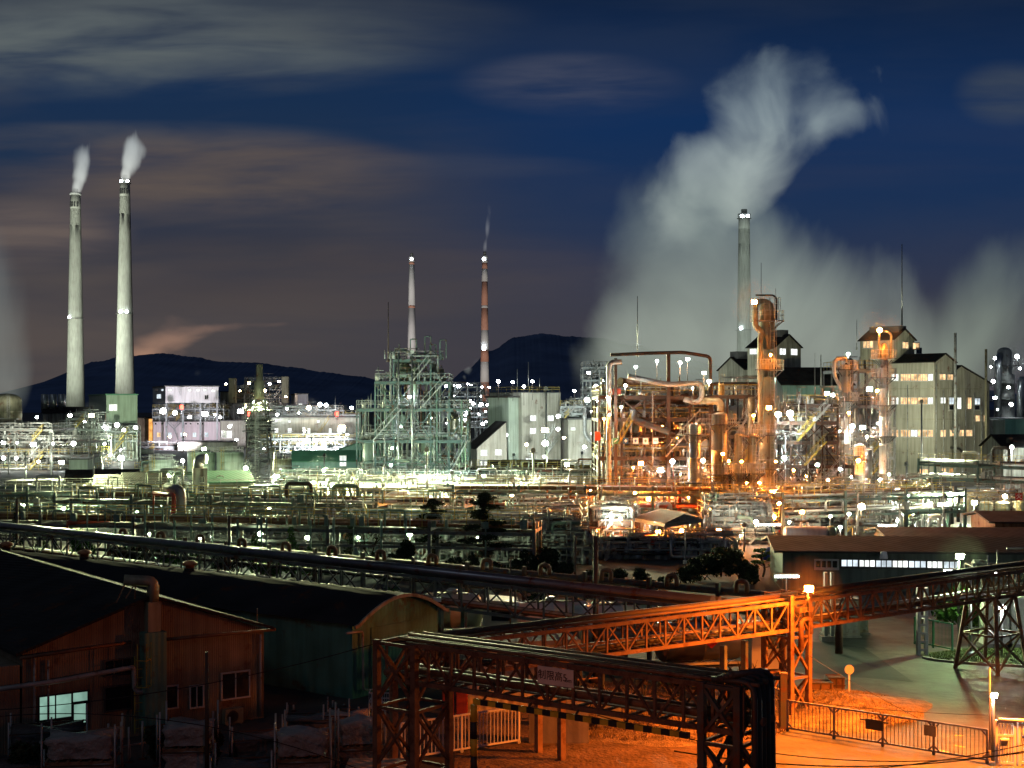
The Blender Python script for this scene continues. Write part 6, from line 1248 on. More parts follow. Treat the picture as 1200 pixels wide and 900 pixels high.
# poles
pole('utility_pole','slim rusty pole in front of the factory shed',242.5,52,764,.09,'steel_rust',r2=.07,cat='pole'); pole('utility_pole','orange-brown pole rising behind the orange bridge',698,70,628,.16,'steel_rust',r2=.12,cat='pole'); pole('utility_pole','thin dark pole between hangar and trestle',598,74,655,.05,'steel_rust',r2=.04,cat='pole'); pole('utility_pole','dark pole by the trestle above the hangar roof',268.5,92,604,.12,'steel_dark',r2=.1,cat='pole'); pole('utility_pole','dark pole by the trestle at the far left',20,102,584,.12,'steel_dark',r2=.1,cat='pole'); pole('utility_pole','dark pole right of the pine by the yard',674,100,628,.1,'steel_dark',r2=.09,cat='pole'); pole('utility_pole','pale slim pole beside the green round tree',1137,77,664,.11,'galv',r2=.08,cat='pole'); pole('utility_pole','thin camera mast behind the gate lamp',1160,55.2,783,.045,'gate_grey',r2=.03,cat='pole')
sb=thing('name_plate','small pale plate on a post at the hangar end','sign',(XX(512.5,73),73,0)); x=XX(512.5,73); part(MB().beam((x,73,0),(x,73,ZZ(700,73)),.06),'post','steel_grey',sb); part(MB().box((x,72.95,ZZ(702.5,73)),(.4,.04,.24)),'plate','sign_white',sb)
# guard hut, wall, red cabinets under the near bridge
b=Bld('small_hut','plastered orange-lit hut behind the near bridge',548,63,10,W=5.0,D=4); b.block(0,3.0,'wall_cream'); b.flat(3.0,'concrete',.15,.18); b.winm('f',.5,1.5,1.0,2.0,'glass_dark',1)
single(MB().box2((XX(620,57.5),57.5,0),(XX(690,57.5),57.75,1.55)).box2((XX(620,57.5)-.05,57.45,1.553),(XX(690,57.5)+.05,57.8,1.62)),'block_wall','concrete','low concrete wall beside the striped post','wall'); single(MB().box2((XX(700,59.5),59.5,0),(XX(728,59.5),59.7,1.5)).box2((XX(700,59.5)-.05,59.45,1.503),(XX(728,59.5)+.05,59.75,1.57)),'block_wall','concrete','short concrete wall right of the low concrete wall','wall')
rl=MB(); railing(rl,[(XX(638,60),60,0),(XX(700,61),61,0)],h=2.0,closed=False,st=.6,w=.05); single(rl,'pipe_railing','steel_orange','thin rusty railing behind the low concrete wall','railing')
for k,px in enumerate((525,541)):
    Y=62; x=XX(px,Y); c_=thing('red_cabinet','dim red cabinet beside the hut, '+('left','right')[k]+' of two','cabinet',(x,Y,0)); part(MB().box2((x-.26,Y,.1),(x+.26,Y+.5,1.5-.3*k)),'body','pipe_red',c_); part(MB().box2((x-.21,Y-.03,.18),(x+.21,Y-.003,1.4-.3*k)),'door','pipe_red',c_); part(MB().box2((x-.3,Y-.04,0),(x+.3,Y+.54,.097)),'plinth','concrete',c_)
cg=thing('wire_cage','small pale wire cage trolley by the hangar end','trolley',(XX(449,63.5),63.5,0)); x=XX(449,63.5); m=MB()
for z in (.15,.5,.9):
    for p,q in (((-.6,-.4),(.6,-.4)),((.6,-.4),(.6,.4)),((.6,.4),(-.6,.4)),((-.6,.4),(-.6,-.4))): m.beam((x+p[0],63.5+p[1],z),(x+q[0],63.5+q[1],z),.035)
part(m,'frame','gate_white',cg); m=MB()
for k in range(13): m.beam((x-.6+.1*k,63.1,.15),(x-.6+.1*k,63.1,.9),.015)
part(m,'mesh','gate_white',cg)
for sx in (-.5,.5):
    for sy in (-.33,.33): part(MB().tube((x+sx,63.5+sy-.03,.07),(x+sx,63.5+sy+.03,.07),.07,10),'wheel','rubber',cg)

# ================================================================== tarped stacks in stillage racks
def tarp_stack(label,px,py,w_,d_,h_,tiers,seed,dark=False,rz=.15,posts=True):
    rg=random.Random(seed); Y=GY(py); x=XX(px,Y); root=thing('covered_stack',label,'stack',(x,Y,0),rz); zt=0
    for t in range(tiers):
        m=MB(); n=32; rows=8; z0=zt+.22; 
        for i in range(rows+1):
            q=i/rows
            for j in range(n):
                a=j/n*4; k=int(a); f=a-k; c=[(-1,-1),(1,-1),(1,1),(-1,1)]; p=c[k]; p2=c[(k+1)%4]
                sx=(p[0]+(p2[0]-p[0])*f); sy=(p[1]+(p2[1]-p[1])*f); b=.93+.07*q+rg.uniform(-.06,.06)+.06*math.sin(j*1.9+i*1.1)
                m.v.append((sx*w_/2*b,sy*d_/2*b,z0+h_*q*(1-.10*math.sin(j*.7+seed))+rg.uniform(-.02,.02)))
        base=len(m.v); m.v.append((0,0,z0+h_*1.03))
        for i in range(rows):
            for j in range(n): jj=(j+1)%n; m.face([i*n+j,i*n+jj,(i+1)*n+jj,(i+1)*n+j],True)
        for j in range(n): m.face([rows*n+j,rows*n+(j+1)%n,base],True)
        part(m,'tarpaulin','tarp_dark' if dark else 'tarp',root,'l')
        pl=MB()
        for k in range(3): pl.box((0,-d_/2+.1+(d_-.2)*k/2,zt+.06),(w_+.1,.1,.12))
        for k in range(7): pl.box((-w_/2+w_*k/6,0,zt+.145),(.1,d_+.06,.045))
        part(pl,'pallet','timber',root,'l'); zt+=.24+h_
    if posts:
        for sx in (-1,1):
            for sy in (-1,1): part(MB().tube((sx*(w_/2+.12),sy*(d_/2+.1),0),(sx*(w_/2+.12),sy*(d_/2+.1),zt+.45+.2*rg.random()),.035,8),'post','rail_grey',root,'l')
        m=MB()
        for sy in (-1,1):
            for z in (.2,.24+h_): m.beam((-w_/2-.12,sy*(d_/2+.1),z),(w_/2+.12,sy*(d_/2+.1),z),.05)
        part(m,'rail','steel_rust',root,'l')
for i,(lab,px,py,w_,d_,h_,t,dk) in enumerate([('tarpaulin-covered stack of two pale bundles at the lower left',97,922,2.3,1.5,.72,2,False),('dark tarped stack below the lit teal window',57,893,2.6,1.6,1.1,1,True),('tarped stack in front of the shed doors',222,905,1.7,1.5,.7,2,False),('crumpled silvery stack, second from the near bridge tower',355,920,1.75,1.4,.75,2,False),('orange-glinting crumpled stack beside the near bridge tower',422,905,1.5,1.3,.75,2,False),('low tarped stack behind the silvery stack',372,873,2.3,1.2,.9,1,True),('low tarped stack behind the orange-glinting stack',408,871,1.6,1.1,1.0,1,False),('dark low stack right of the air conditioner',302,893,1.8,1.4,.8,1,True),('dark bundle stack between the pole and the silvery stack',285,925,1.9,1.4,.7,1,True),('dark low stack at the far lower left corner',12,918,2.0,1.5,.5,1,True)]): tarp_stack(lab,px,py,w_,d_,h_,t,100+i,dk,rz=(.12,.3,.1,.15,.2,.1,.0,.25,.1,.4)[i])
for i,(px,pt_,pb,Y) in enumerate(((142,846,905,54),(151,852,905,54.5),(167,845,900,55),(184,838,905,54),(70,838,880,58),(127,848,905,54),(337,826,860,63),(344,826,860,63.5),(390,821,858,64),(394,824,858,64),(403,825,858,64.5),(420,828,858,63),(428,830,858,63))):
    c_=thing('stillage_post','thin stillage post '+['front left of a close pair below the teal window','back right of a close pair below the teal window','beside the caged ladder','tall and pale, left of the shed door','beside the dark tarped stack under the teal window','at the right corner of the two-bundle stack','left of two at the far left of the hangar shadow','right of two at the far left of the hangar shadow','tallest of three in the hangar shadow','middle of three in the hangar shadow','short right one of three in the hangar shadow','left of two beside the hangar downpipe','right of two beside the hangar downpipe'][i],'post',(XX(px,Y),Y,0))
    part(MB().tube((XX(px,Y),Y,0),(XX(px,Y),Y,ZZ(pt_,Y)),.04,8),'shaft','rail_grey',c_); part(MB().box((XX(px,Y),Y,.03),(.25,.25,.06)),'foot','steel_dark',c_)
m=MB(); p,q=P(128,878,54.3),P(196,865,57); m.beam(p,q,.06); 
for t in (0,.35,.7,1): c=p.lerp(q,t); m.beam(c,(c.x,c.y,0),.05)
single(m,'hand_rail','rail_grey','pale low handrail between the covered stacks and the shed','railing')
cb=thing('concrete_bin','yellowish block bin at the foot of the near bridge tower','bin',(XX(437,50),50,0)); x=XX(437,50); part(MB().box2((x-1.0,50,0),(x+1.2,51.4,.95)),'block','wall_cream',cb); m=MB()
for k in range(5): m.box2((x-1.0+.55*k-.02,49.97,.0),(x-1.0+.55*k+.02,49.997,.95))
part(m,'joint','steel_dark',cb)
# overhead wires
def wire(label,a,b,sag,r=.016):
    pts=[a.lerp(b,i/24)-V(0,0,sag*4*(i/24)*(1-i/24)) for i in range(25)]; single(MB().pipe(pts,r,5),'overhead_wire','wire',label,'wire',a)
wire('upper wire across the front of the shed',P(-60,835,46),P(460,748,50),.5); wire('lower wire dipping in front of the stacks',P(-60,846,44),P(430,905,46),-.9); wire('black wire crossing the gate, upper one',P(780,905,40),P(1260,858,44),.5); wire('black wire crossing the gate, lower one',P(790,880,40),P(1260,868,43),.6,.02); wire('third black wire just below the pair at the gate',P(700,838,41),P(1260,872,44),.9); wire('pale stay wire from the gate lamp post to the lamp tower',P(1158,838,54.3),P(945,822,62.5),.1,.012); wire('stay wire from the sodium lamp tower to the gate',P(935,760,62),P(1085,846,56),.1,.01)

# ================================================================== trucks
def tank_truck(label,loc,rz,tankm='truck_white',cabm='truck_cab',L_=7.0,mark=False,cab=True,group=None):
    root=thing('tank_truck',label,'truck',loc,rz); bm=lambda: MB()
    part(bm().box2((-L_/2,-.45,.75),(L_/2,.45,.98)),'chassis','steel_dark',root,'l')
    r=1.0; x0,x1=-L_/2,L_/2-2.1; prof=[(q,-zz+.35) for q,zz in dome(r,.35)[::-1]]+[((r),.36),(r*1.03,.37),(r*1.03,.47),(r,.48),(r,(x1-x0)/2),(r*1.03,(x1-x0)/2+.01),(r*1.03,(x1-x0)/2+.12),(r,(x1-x0)/2+.13),(r,x1-x0-.36)]+[(q,x1-x0-.35+zz) for q,zz in dome(r,.35)]
    tk=part(bm().lathe((x0,0,2.05),prof,28,axis=(1,0,0)),'tank',tankm,root,'l')
    part(bm().box2((x0+.8,-.25,3.03),(x1-.8,.25,3.09)),'catwalk','grate',tk,'l'); part(bm().lathe(((x0+x1)/2,0,3.05),[(.3,0),(.3,.22),(.2,.28)],14),'manhole','galv',tk,'l')
    if mark:
        m=MB(); m.prism([(x0+2.6,-1.02,2.3),(x0+2.9,-1.05,2.05),(x0+2.6,-1.02,1.8),(x0+2.3,-1.05,2.05)],(0,-.02,0)); m.prism([(x0+2.6,-1.05,2.2),(x0+2.75,-1.08,2.05),(x0+2.6,-1.05,1.9),(x0+2.45,-1.08,2.05)],(0,-.02,0)); part(m,'red_mark','sign_red',tk,'l')
    for s in (-1,1): part(bm().box2((x0+.3,s*.98-.05,1.0),(x1-.2,s*.98+.05,1.12)),'side_guard','rail_grey',root,'l')
    if cab:
        c0=L_/2-1.95; body=[(c0,-1.12,.7),(L_/2-.02,-1.12,.7),(L_/2,-1.12,1.6),(L_/2-.22,-1.12,2.75),(c0+.1,-1.12,2.85),(c0,-1.12,2.6)]; cb_=part(bm().prism(body,(0,2.24,0)),'cab',cabm,root,'l')
        part(bm().prism([(L_/2+.006,-.98,1.65),(L_/2+.006,.98,1.65),(L_/2-.2,.9,2.6),(L_/2-.2,-.9,2.6)],(.015,0,.003)),'windscreen','glass_dark',cb_,'l')
        for s in (-1,1): part(bm().prism([(L_/2-1.45,s*1.124,1.7),(L_/2-.35,s*1.124,1.7),(L_/2-.45,s*1.124,2.5),(L_/2-1.45,s*1.124,2.5)],(0,s*.012,0)),'side_window','glass_dark',cb_,'l'); part(bm().box((L_/2+.02,s*.8,1.05),(.06,.32,.18)),'headlight','sign_white',cb_,'l'); part(bm().box((L_/2+.1,s*1.25,2.3),(.08,.18,.4)).beam((L_/2-.1,s*1.1,2.55),(L_/2+.1,s*1.25,2.45),.03),'mirror','frame_dark',cb_,'l')
        part(bm().box2((L_/2-.03,-1.1,.45),(L_/2+.12,1.1,.72)),'bumper','gate_grey',cb_,'l')
    for x in (x0+.9,x0+2.0,L_/2-.95):
        for s in (-1,1): w_=part(bm().lathe((x,s*.95,.5),[(.32,-.14),(.48,-.13),(.5,-.08),(.5,.08),(.48,.13),(.32,.14)],20,axis=(0,1,0)),'wheel','rubber',root,'l'); part(bm().lathe((x,s*.95,.5),[(.05,-.1),(.31,-.1),(.31,.1),(.05,.1)],16,axis=(0,1,0)),'rim','galv',w_,'l')
    return root
tank_truck('cream-cabbed tank truck parked behind the hangar end',(XX(551,80),80,0),R(-6),'truck_cab','truck_cab',5.6); tank_truck('pale tank truck, leftmost of two behind the orange bridge',(XX(668,77),77,0),R(8),'truck_white','truck_white',6.6); tank_truck('pale tank truck nearer the steel tanker behind the orange bridge',(XX(748,76),76,0),R(8),'truck_white','truck_cab',6.6); tank_truck('shiny steel tanker with a red diamond mark under the orange bridge',(XX(842,70.5),70.5,0),R(10),'steel_tank','truck_cab',6.6,mark=True)

# ================================================================== trees and shrubs
CD=2.4
def crown_mesh(m,blobs,n,size,rg,flat=1.0):
    for (c,r) in blobs:
        for k in range(int(n*r[0]*r[2]*CD)):
            while True:
                p=(rg.uniform(-1,1),rg.uniform(-1,1),rg.uniform(-1,1)); q=p[0]**2+p[1]**2+p[2]**2
                if .12<q<1: break
            o=Vector((c[0]+p[0]*r[0],c[1]+p[1]*r[1],c[2]+p[2]*r[2])); 
            a=Vector((rg.gauss(0,1),rg.gauss(0,1),rg.gauss(0,flat))).normalized(); b=a.orthogonal().normalized(); b=Matrix.Rotation(rg.uniform(0,6.28),3,a)@b; s_=size*rg.uniform(.5,1.3)
            m.add([o-a*s_,o+b*s_*.45,o+a*s_,o-b*s_*.45],[(0,1,2,3)])
def tree(name,label,px,Y,py0,wpx,kind,seed,mat_='leaf_dark',cat='tree',group=None,base=0.0):
    rg=random.Random(seed); x=XX(px,Y); zt=ZZ(py0,Y)-base; w_=wpx/F*Y; root=thing(name,label,cat,(x,Y,base),rg.uniform(0,.01)); tr=MB(); cr=MB(); tk=min(.18,zt*.035)
    if kind=='pine':
        tr.pipe([(0,0,0),(.15,0,zt*.35),(-.1,0,zt*.7),(.05,0,zt*.97)],tk,8,1.0)
        for i in range(11):
            z=zt*(.32+.64*i/11); rr_=w_/2*(1.05-.75*i/11)*rg.uniform(.7,1.15); a=i*2.4+rg.uniform(-.4,.4); e=(rr_*math.cos(a),rr_*math.sin(a),z+.25); tr.tube((0,0,z-.2),e,tk*.4,6,tk*.15)
            crown_mesh(cr,[((e[0]*.8,e[1]*.8,e[2]+.05),(w_*.24,w_*.24,zt*.035)),((e[0]*.4,e[1]*.4,e[2]+.1),(w_*.16,w_*.16,zt*.03))],5200/(w_*zt)*2.2,.15,rg,.4)
        crown_mesh(cr,[((0,0,zt*.97),(w_*.15,w_*.15,zt*.05))],1200,.12,rg,.6)
    elif kind=='cypress':
        tr.tube((0,0,0),(0,0,zt*.8),tk,8,tk*.3)
        crown_mesh(cr,[((rg.uniform(-.1,.1)*w_,0,zt*t),(w_*.5*(1.05-t*.8)*rg.uniform(.8,1.1),w_*.45*(1.05-t*.8),zt*.13)) for t in (.18,.3,.42,.55,.68,.8,.9)],1300/(w_*zt),.14,rg,2.2)
    elif kind=='round':
        tr.pipe([(0,0,0),(.05,0,zt*.3),(0,0,zt*.55)],tk,8,.5)
        for i in range(6): a=i*1.05; tr.tube((0,0,zt*.35),(w_*.3*math.cos(a),w_*.3*math.sin(a),zt*.65),tk*.5,6,tk*.15)
        bl=[((w_*.27*math.cos(i*1.3)*rg.uniform(.6,1.1),w_*.27*math.sin(i*1.3),zt*(.42+.07*(i%6))),(w_*.25*rg.uniform(.8,1.2),w_*.25,zt*.16)) for i in range(11)]+[((0,0,zt*.85),(w_*.2,w_*.2,zt*.13))]
        crown_mesh(cr,bl,2600/(w_*zt),.16,rg)
    elif kind=='bonsai':
        tr.pipe([(0,0,0),(.2,0,zt*.3),(-.15,0,zt*.6),(.05,0,zt*.9)],tk,8,.5)
        for i in range(9): a=i*2.1; r_=w_*.36*(1-.06*i); z=zt*(.35+.065*i); tr.tube((0,0,z-.15),(r_*math.cos(a)*.8,r_*math.sin(a)*.8,z),tk*.45,6,tk*.2); crown_mesh(cr,[((r_*math.cos(a),r_*math.sin(a),z+.08),(w_*.2,w_*.2,zt*.055))],2600/(w_*zt)*2,.1,rg,.5)
    elif kind=='bush':
        for i in range(5): tr.tube((rg.uniform(-.2,.2)*w_,0,0),(rg.uniform(-.4,.4)*w_,rg.uniform(-.3,.3),zt*.6),.04,6,.015)
        bl=[((w_*rg.uniform(-.36,.36),rg.uniform(-.25,.25)*w_,zt*rg.uniform(.25,.75)),(w_*rg.uniform(.12,.22),w_*.16,zt*rg.uniform(.16,.26))) for i in range(9)]
        crown_mesh(cr,bl,2400/(w_*zt),.15,rg)
    elif kind=='bare':
        tr.tube((0,0,0),(0,0,zt*.4),tk,8,tk*.7)
        def br(p,d,l,r,k):
            e=p+d*l; tr.tube(p,e,r,5,r*.65,cap=False)
            if k: 
                for _ in range(3): br(e,(d+Vector((rg.uniform(-.8,.8),rg.uniform(-.8,.8),rg.uniform(-.2,.5)))).normalized(),l*rg.uniform(.6,.85),r*.6,k-1)
        br(V(0,0,zt*.38),V(.2,0,1).normalized(),zt*.22,tk*.7,3); br(V(0,0,zt*.3),V(-.6,.1,.8).normalized(),zt*.24,tk*.6,3)
        crown_mesh(cr,[((0,0,zt*.75),(w_*.45,w_*.4,zt*.24))],130/(w_*zt)*2,.1,rg)
    elif kind=='pollard':
        tr.pipe([(0,0,0),(.1,0,zt*.4),(-.05,0,zt*.62)],tk*1.5,8,.3)
        for i in range(6):
            a=i*1.05+.3; p=Vector((0,0,zt*.55)); q=Vector((w_*.4*math.cos(a),w_*.3*math.sin(a),zt*rg.uniform(.6,.95))); mid=(p+q)/2+V(0,0,-.12); tr.pipe([p,mid,q],tk*.55,6,.2); tr.sphere(q,tk*.95,7,5)
            for _ in range(5): tr.tube(q,q+V(rg.uniform(-.25,.25),rg.uniform(-.2,.2),rg.uniform(.1,.4)),.018,4,.008,False)
    part(tr,'trunk','bark',root,'l'); part(cr,'crown',mat_,root,'l'); return root
tree('pine_tree','dark spreading pine, tallest tree in front of the pipework',567,112,578,50,'pine',1); tree('pine_tree','shorter dark pine left of the tallest one',507,116,586,42,'pine',2); tree('cypress','dark feathery cypress left of the pines',411,116,613,22,'cypress',3); tree('cypress','bright green cypress in the lamp light, right of two',343,112,617,26,'cypress',4,'leaf_green'); tree('cypress','green shrub in the lamp light, left of two',300,113,625,24,'cypress',5,'leaf_green')
tree('bare_tree','thin half-bare tree beside the dark cypress',436,114,618,36,'bare',6,'leaf_brush'); tree('clipped_shrub','dark clipped round shrub left of the pines',475,112,631,26,'round',7); tree('bush','dark bush at the foot of the pines, left',525,107,660,60,'bush',8); tree('bush','dark bush at the foot of the pines, right',590,106,654,50,'bush',9); tree('clipped_shrub','small dark round shrub right of the pines',660,104,658,24,'round',10)
tree('broadleaf_tree','airy olive broadleaf tree at the yard edge below the columns',845,112,640,66,'round',11,'leaf_brush'); tree('bush','low olive bush left of the airy broadleaf tree',806,108,660,46,'bush',12,'leaf_brush'); tree('bush','dim leafy bush at the yard edge left of the thin white post',770,104,676,40,'bush',13); tree('bonsai_pine','cloud-pruned pine beside the long low building',894,112,640,36,'bonsai',14,'leaf_green'); tree('bush','low green hedge bush above the long tiled roof',1028,126,628,34,'bush',15,'leaf_green'); tree('broadleaf_tree','round green tree behind the right trestle',1124,81.5,683,60,'round',16,'leaf_green'); tree('cypress','dark bush by the far-left pole',20,120,592,22,'cypress',17); tree('cypress','low green bush right of the far-left pole',50,122,601,24,'cypress',18,'leaf_green')
for k,(px,Y,py) in enumerate(((690,64,810),(720,63,806),(755,62,798),(790,63,800),(868,66,775),(845,65,790))): tree('pollarded_tree',('knobbly pollarded tree nearest the low concrete wall','knobbly pollarded tree, second from the concrete wall','knobbly pollarded tree, third from the concrete wall','knobbly pollarded tree, fourth from the concrete wall','orange-lit pollarded tree beside the lamp tower legs','orange-lit pollarded tree in front of the steel tanker')[k],px,Y,py,44,'pollard',30+k,'leaf_brush')
for k,(px,py,w_) in enumerate(((40,912,60),(220,905,30),(242,905,44),(190,900,40))): tree('bush',('dark bush at the lower left corner','dark bush left of the slim pole','dark bush at the foot of the slim pole','dark bush between the stacks and the shed doors')[k],px,52+k,py-52,w_,'bush',40+k)
for k,(px,Y,py,w_,kd,lm) in enumerate([(452,110,645,40,'bush','leaf_dark'),(545,108,640,46,'bush','leaf_dark'),(615,109,642,44,'bush','leaf_dark'),(640,111,640,34,'round','leaf_dark'),(700,106,668,50,'bush','leaf_dark'),(735,107,664,52,'bush','leaf_brush'),(870,108,652,50,'bush','leaf_brush'),(825,110,648,44,'bush','leaf_dark'),(372,110,640,44,'bush','leaf_green'),(320,111,638,40,'bush','leaf_green'),(270,112,634,44,'bush','leaf_dark'),(215,113,628,50,'bush','leaf_green'),(150,114,622,46,'bush','leaf_dark'),(95,116,616,40,'bush','leaf_green')]):
    tree('bush',('dim bush under the half-bare tree','dark bush between the two pines','dark bush right of the tallest pine','rounded dark bush right of the tallest pine','spreading low bush before the orange pump yard','olive bush before the canopy','olive bush left of the cloud-pruned pine','dark bush under the airy broadleaf tree','lit green bush right of the bright cypress','lit green bush between the two lit shrubs','dark bush left of the lit shrubs','lit green bush below the duct tower','dark bush below the red pipe','lit green bush at the far left')[k],px,Y,py,w_,kd,70+k,lm)
for k,px in enumerate((165,205,245,385,455,620)): tree('bush','low dark bush along the trestle, '+('first','second','third','fourth','fifth','sixth')[k]+' from the left',px,100-k*2.5,668+k*4,40,'bush',50+k,'leaf_dark' if k%2 else 'leaf_green')
# ================================================================== lamps
ORD=['first','second','third','fourth','fifth','sixth','seventh','eighth','ninth','tenth','eleventh','twelfth']
def row(where,lst,Y,k='w',r=2.4,drop=1.4):
    n=len(lst)
    for i,t in enumerate(lst):
        px,py=t[0],t[1]; kk=t[2] if len(t)>2 else k; rr=t[3] if len(t)>3 else r
        lamp(px,py,Y,kk,rr,drop,(f', {ORD[i]} from left ' if n>1 else '')+where)
row('on the second deck of the far-left pipe structure',[(4,537),(19,537),(45,541),(72,542)],282,'w',2.3)
row('on the third deck of the far-left pipe structure',[(4,519),(20,519),(39,521,'w',3.4),(62,520),(86,520)],282,'w',2.3)
row('added among the racks of the left middle ground',[(28,592),(75,596),(118,588),(160,600),(190,592),(240,602),(262,588),(300,610),(345,598),(380,604)],157,'g',2.0)  # this row and those down to the deep racks: lamps added to brighten
row('added low in the pipework under the green tower',[(420,600),(448,592),(470,606),(498,598),(530,590),(556,602)],156,'g',2.0)
row('added on the pipe racks left of the orange structure',[(560,612),(585,615),(612,618),(575,588),(600,580),(625,590),(650,578),(672,588),(692,574)],160,'m',1.9)
row('added in the low pipework along the road',[(175,626),(235,630),(305,626),(360,630),(420,630),(480,626),(560,630),(630,628)],117.8,'g',3.0,2.2)  # lamps added to lift the dark belt beside the road
row('added deep among the pipe racks behind',[(330,577),(360,572),(398,580),(440,574),(480,570),(540,574),(610,566),(640,570)],185,'g',1.9)
row('along the foot of the far-left pipe structure',[(12,558),(37,560),(46,565),(66,556)],276,'w',2.3)
row('on the upper yellow-railed deck beside the silo',[(43,489,'w',3),(56,502),(70,502),(82,487),(107,487),(99,494)],312,'w',2.3)
row('on the pump deck under the green box building',[(124,502,'w',3.6),(137,498,'w',3),(145,504),(159,501)],322,'w',2.4)
row('on the wall under the green box building pump deck',[(122,520),(129,533,'w',3.6),(141,527)],322,'w',2.6)
row('on the white plant building decks',[(191,482,'c',3.6),(205,484),(240,485,'c',3.2),(222,489),(252,486),(258,489)],408,'c',2.2)
row('on the pink hall wall beside the outside stair',[(217,509,'m',3),(199,512,'m',1.8)],424,'m',2.5)
row('on the annex right of the pink hall',[(282,482,'c',3),(269,500),(277,516,'c',2)],405,'c',2.2)
row('under the pink hall among the orange shelves',[(165,543,'w',2.4),(178,540,'o',2),(192,536,'o',2),(208,541,'w',2)],392,'w',2.2)
row('on the pipe rows before the long grey building',[(309,526),(322,519),(336,528),(350,521),(366,529),(380,520),(395,527),(412,522)],378,'c',1.9)
row('on the wall of the long grey building',[(316,514),(357,505,'w',3.4),(401,501,'w',4),(407,509,'w',3)],400,'w',2.2)
row('on the roof deck of the long grey building',[(336,479,'w',4),(362,478,'w',3.8),(375,474),(382,475),(412,478,'c',3.2),(350,484),(325,486)],404,'c',2.2)
row('on the distant frame against the hill',[(265,450),(281,458),(292,449),(302,466),(316,450,'c',2.6),(327,447),(335,465),(310,458)],466,'m',1.7)
for px,py,Y,lab in ((213,477,406,'on the decks of the white plant building'),(292.5,485,404,'at the left end of the long grey roof deck'),(394.5,485,404,'at the right end of the long grey roof deck')):
    p=P(px,py,Y); rt_=thing('warning_lamp','red glowing warning lamp '+lab,'lamp',(p.x,Y,p.z-2)); part(MB().tube((p.x,Y,p.z-2),(p.x,Y,p.z-.5),.1,8),'pole','galv',rt_); part(MB().lathe((p.x,Y,p.z-.6),[(.45,0),(.5,.2),(.5,1.0),(.3,1.2)],12),'lens','lamp_red',rt_)
# star lamps of the left yard
for (px,py,Y,k,r,lab) in [(142,537,214,'w',5.2,'blazing over the dark gabled shed at the left'),(197,558,200,'g',3.6,'beside the green shed at the left'),(206,570,198,'w',4.6,'glaring between the green shed and the duct tower'),(214,540,255,'w',2.6,'left of the pair of pale green tanks'),(239,526,278,'g',3.0,'above the pale green tanks'),(279,555,225,'g',4.0,'over the green roof right of the duct tower'),(288,549,228,'g',2.6,'small and close to the one over the green roof'),(324,559,215,'w',5.0,'glaring right of the lattice mast'),(314,595,150,'g',4.6,'on the braced pipe bridge before the shrubs'),(297,594,150,'w',3.2,'just left of the one on the braced pipe bridge'),(379,552,225,'g',3.8,'upper left of two under the green roofs'),(389,559,222,'g',4.0,'lower right of two under the green roofs'),(522,579,165,'g',4.6,'above the pines before the green tower')]: lamp(px,py,Y,k,r,3.0,lab,zbase=0.0,name='pole_lamp')
# centre
rg=random.Random(77)
for k in range(30):
    px=522+rg.random()*52; py=448+rg.random()*50; lamp(px,py,417,'c',rg.uniform(1.1,2.0),1.5,'studding the distant frame beside the red chimney',grp='small lamps studding the distant frame')
row('on the roof rail of the tall grey-green block',[(584,447,'c',2.8),(601,448,'c',2.4),(614,453,'w',2.0),(624,447,'c',3.0)],299,'c',2.4,4.0)
row('by the outside stair of the tall grey-green block',[(617,521,'w',4),(638.5,504,'w',4),(639,520,'w',4.2),(638,535,'w',3.8),(654,488,'w',3.8),(654,503,'w',3.6)],291,'w',4)
row('at the foot of the lift shaft on the tall grey-green block',[(592,510,'w',3.4)],288,'w')
row('in the gap right of the tall grey-green block',[(673,458,'w',2.6),(688,469,'w',2.8),(661,513,'w',2.2),(685,524,'w',4.6),(694,508),(700,533)],296,'w',2.2)
row('on the pale lattice frame behind the orange structure',[(690,437),(698,452),(706,446),(712,461),(718,476,'w',3.4),(700,470),(693,482)],305,'c',1.8)
row('inside the green steel tower, low level',[(435,560),(458,545,'c',1.6),(444,572,'g',1.6),(530,556,'g',1.8)],203,'g',1.8)
row('inside the green steel tower, upper levels',[(470,500,'c',1.4),(505,490,'c',1.4),(480,465,'c',1.4),(545,492,'c',2.0),(460,525,'g',1.6),(500,530,'g',1.6)],206,'c',1.5)
for (px,py,Y,k,r,lab) in [(664,544,220,'g',3.0,'on the dark shed roof left of the orange structure'),(679,564,196,'g',2.8,'low left of the orange structure'),(590,567,196,'w',3.4,'on the pipe racks below the grey block'),(567,558,205,'g',2.0,'small, left of the one on the pipe racks'),(623,608,142,'w',3.8,'starring over the posts right of the dark pine'),(546,625,133,'o',2.4,'low behind the dark pine'),(732,592,139,'w',4.0,'starring in front of the orange structure'),(744,578,150,'o',1.6,'tiny, above the canopy')]: lamp(px,py,Y,k,r,3.0,lab,zbase=0.0,name='pole_lamp')
row('hanging under the top beam of the orange structure',[(770,423,'w',4.2),(797,425,'w',3.2),(806,421,'w',4.4)],168,'w',4,4.2)
row('on the top deck of the orange structure',[(825,437,'w',4.2),(745,430,'w',1.8),(733,452),(831,447,'w',2.6),(812,455)],157,'w',1.8)
row('on the stair side of the orange structure',[(708,491,'o',2.2),(714,486,'w',2.2),(728,477,'w',3.2),(712,466,'w',1.8)],158.5,'w',2)
row('inside the orange structure below its upper deck',[(750,507,'o',2.0),(768,515,'o',2),(787,487,'o',2.6),(805,488,'o',3.4),(795,512,'o',2.0),(776,500,'o',1.8)],163,'o',2.2)
row('inside the orange structure at mid height',[(742,548,'o',2),(751,543,'o',2.2),(774,551,'w',4.4),(788,541,'w',2.6),(798,556,'o',2.2),(824,540,'w',3.0)],158,'o',2.2)
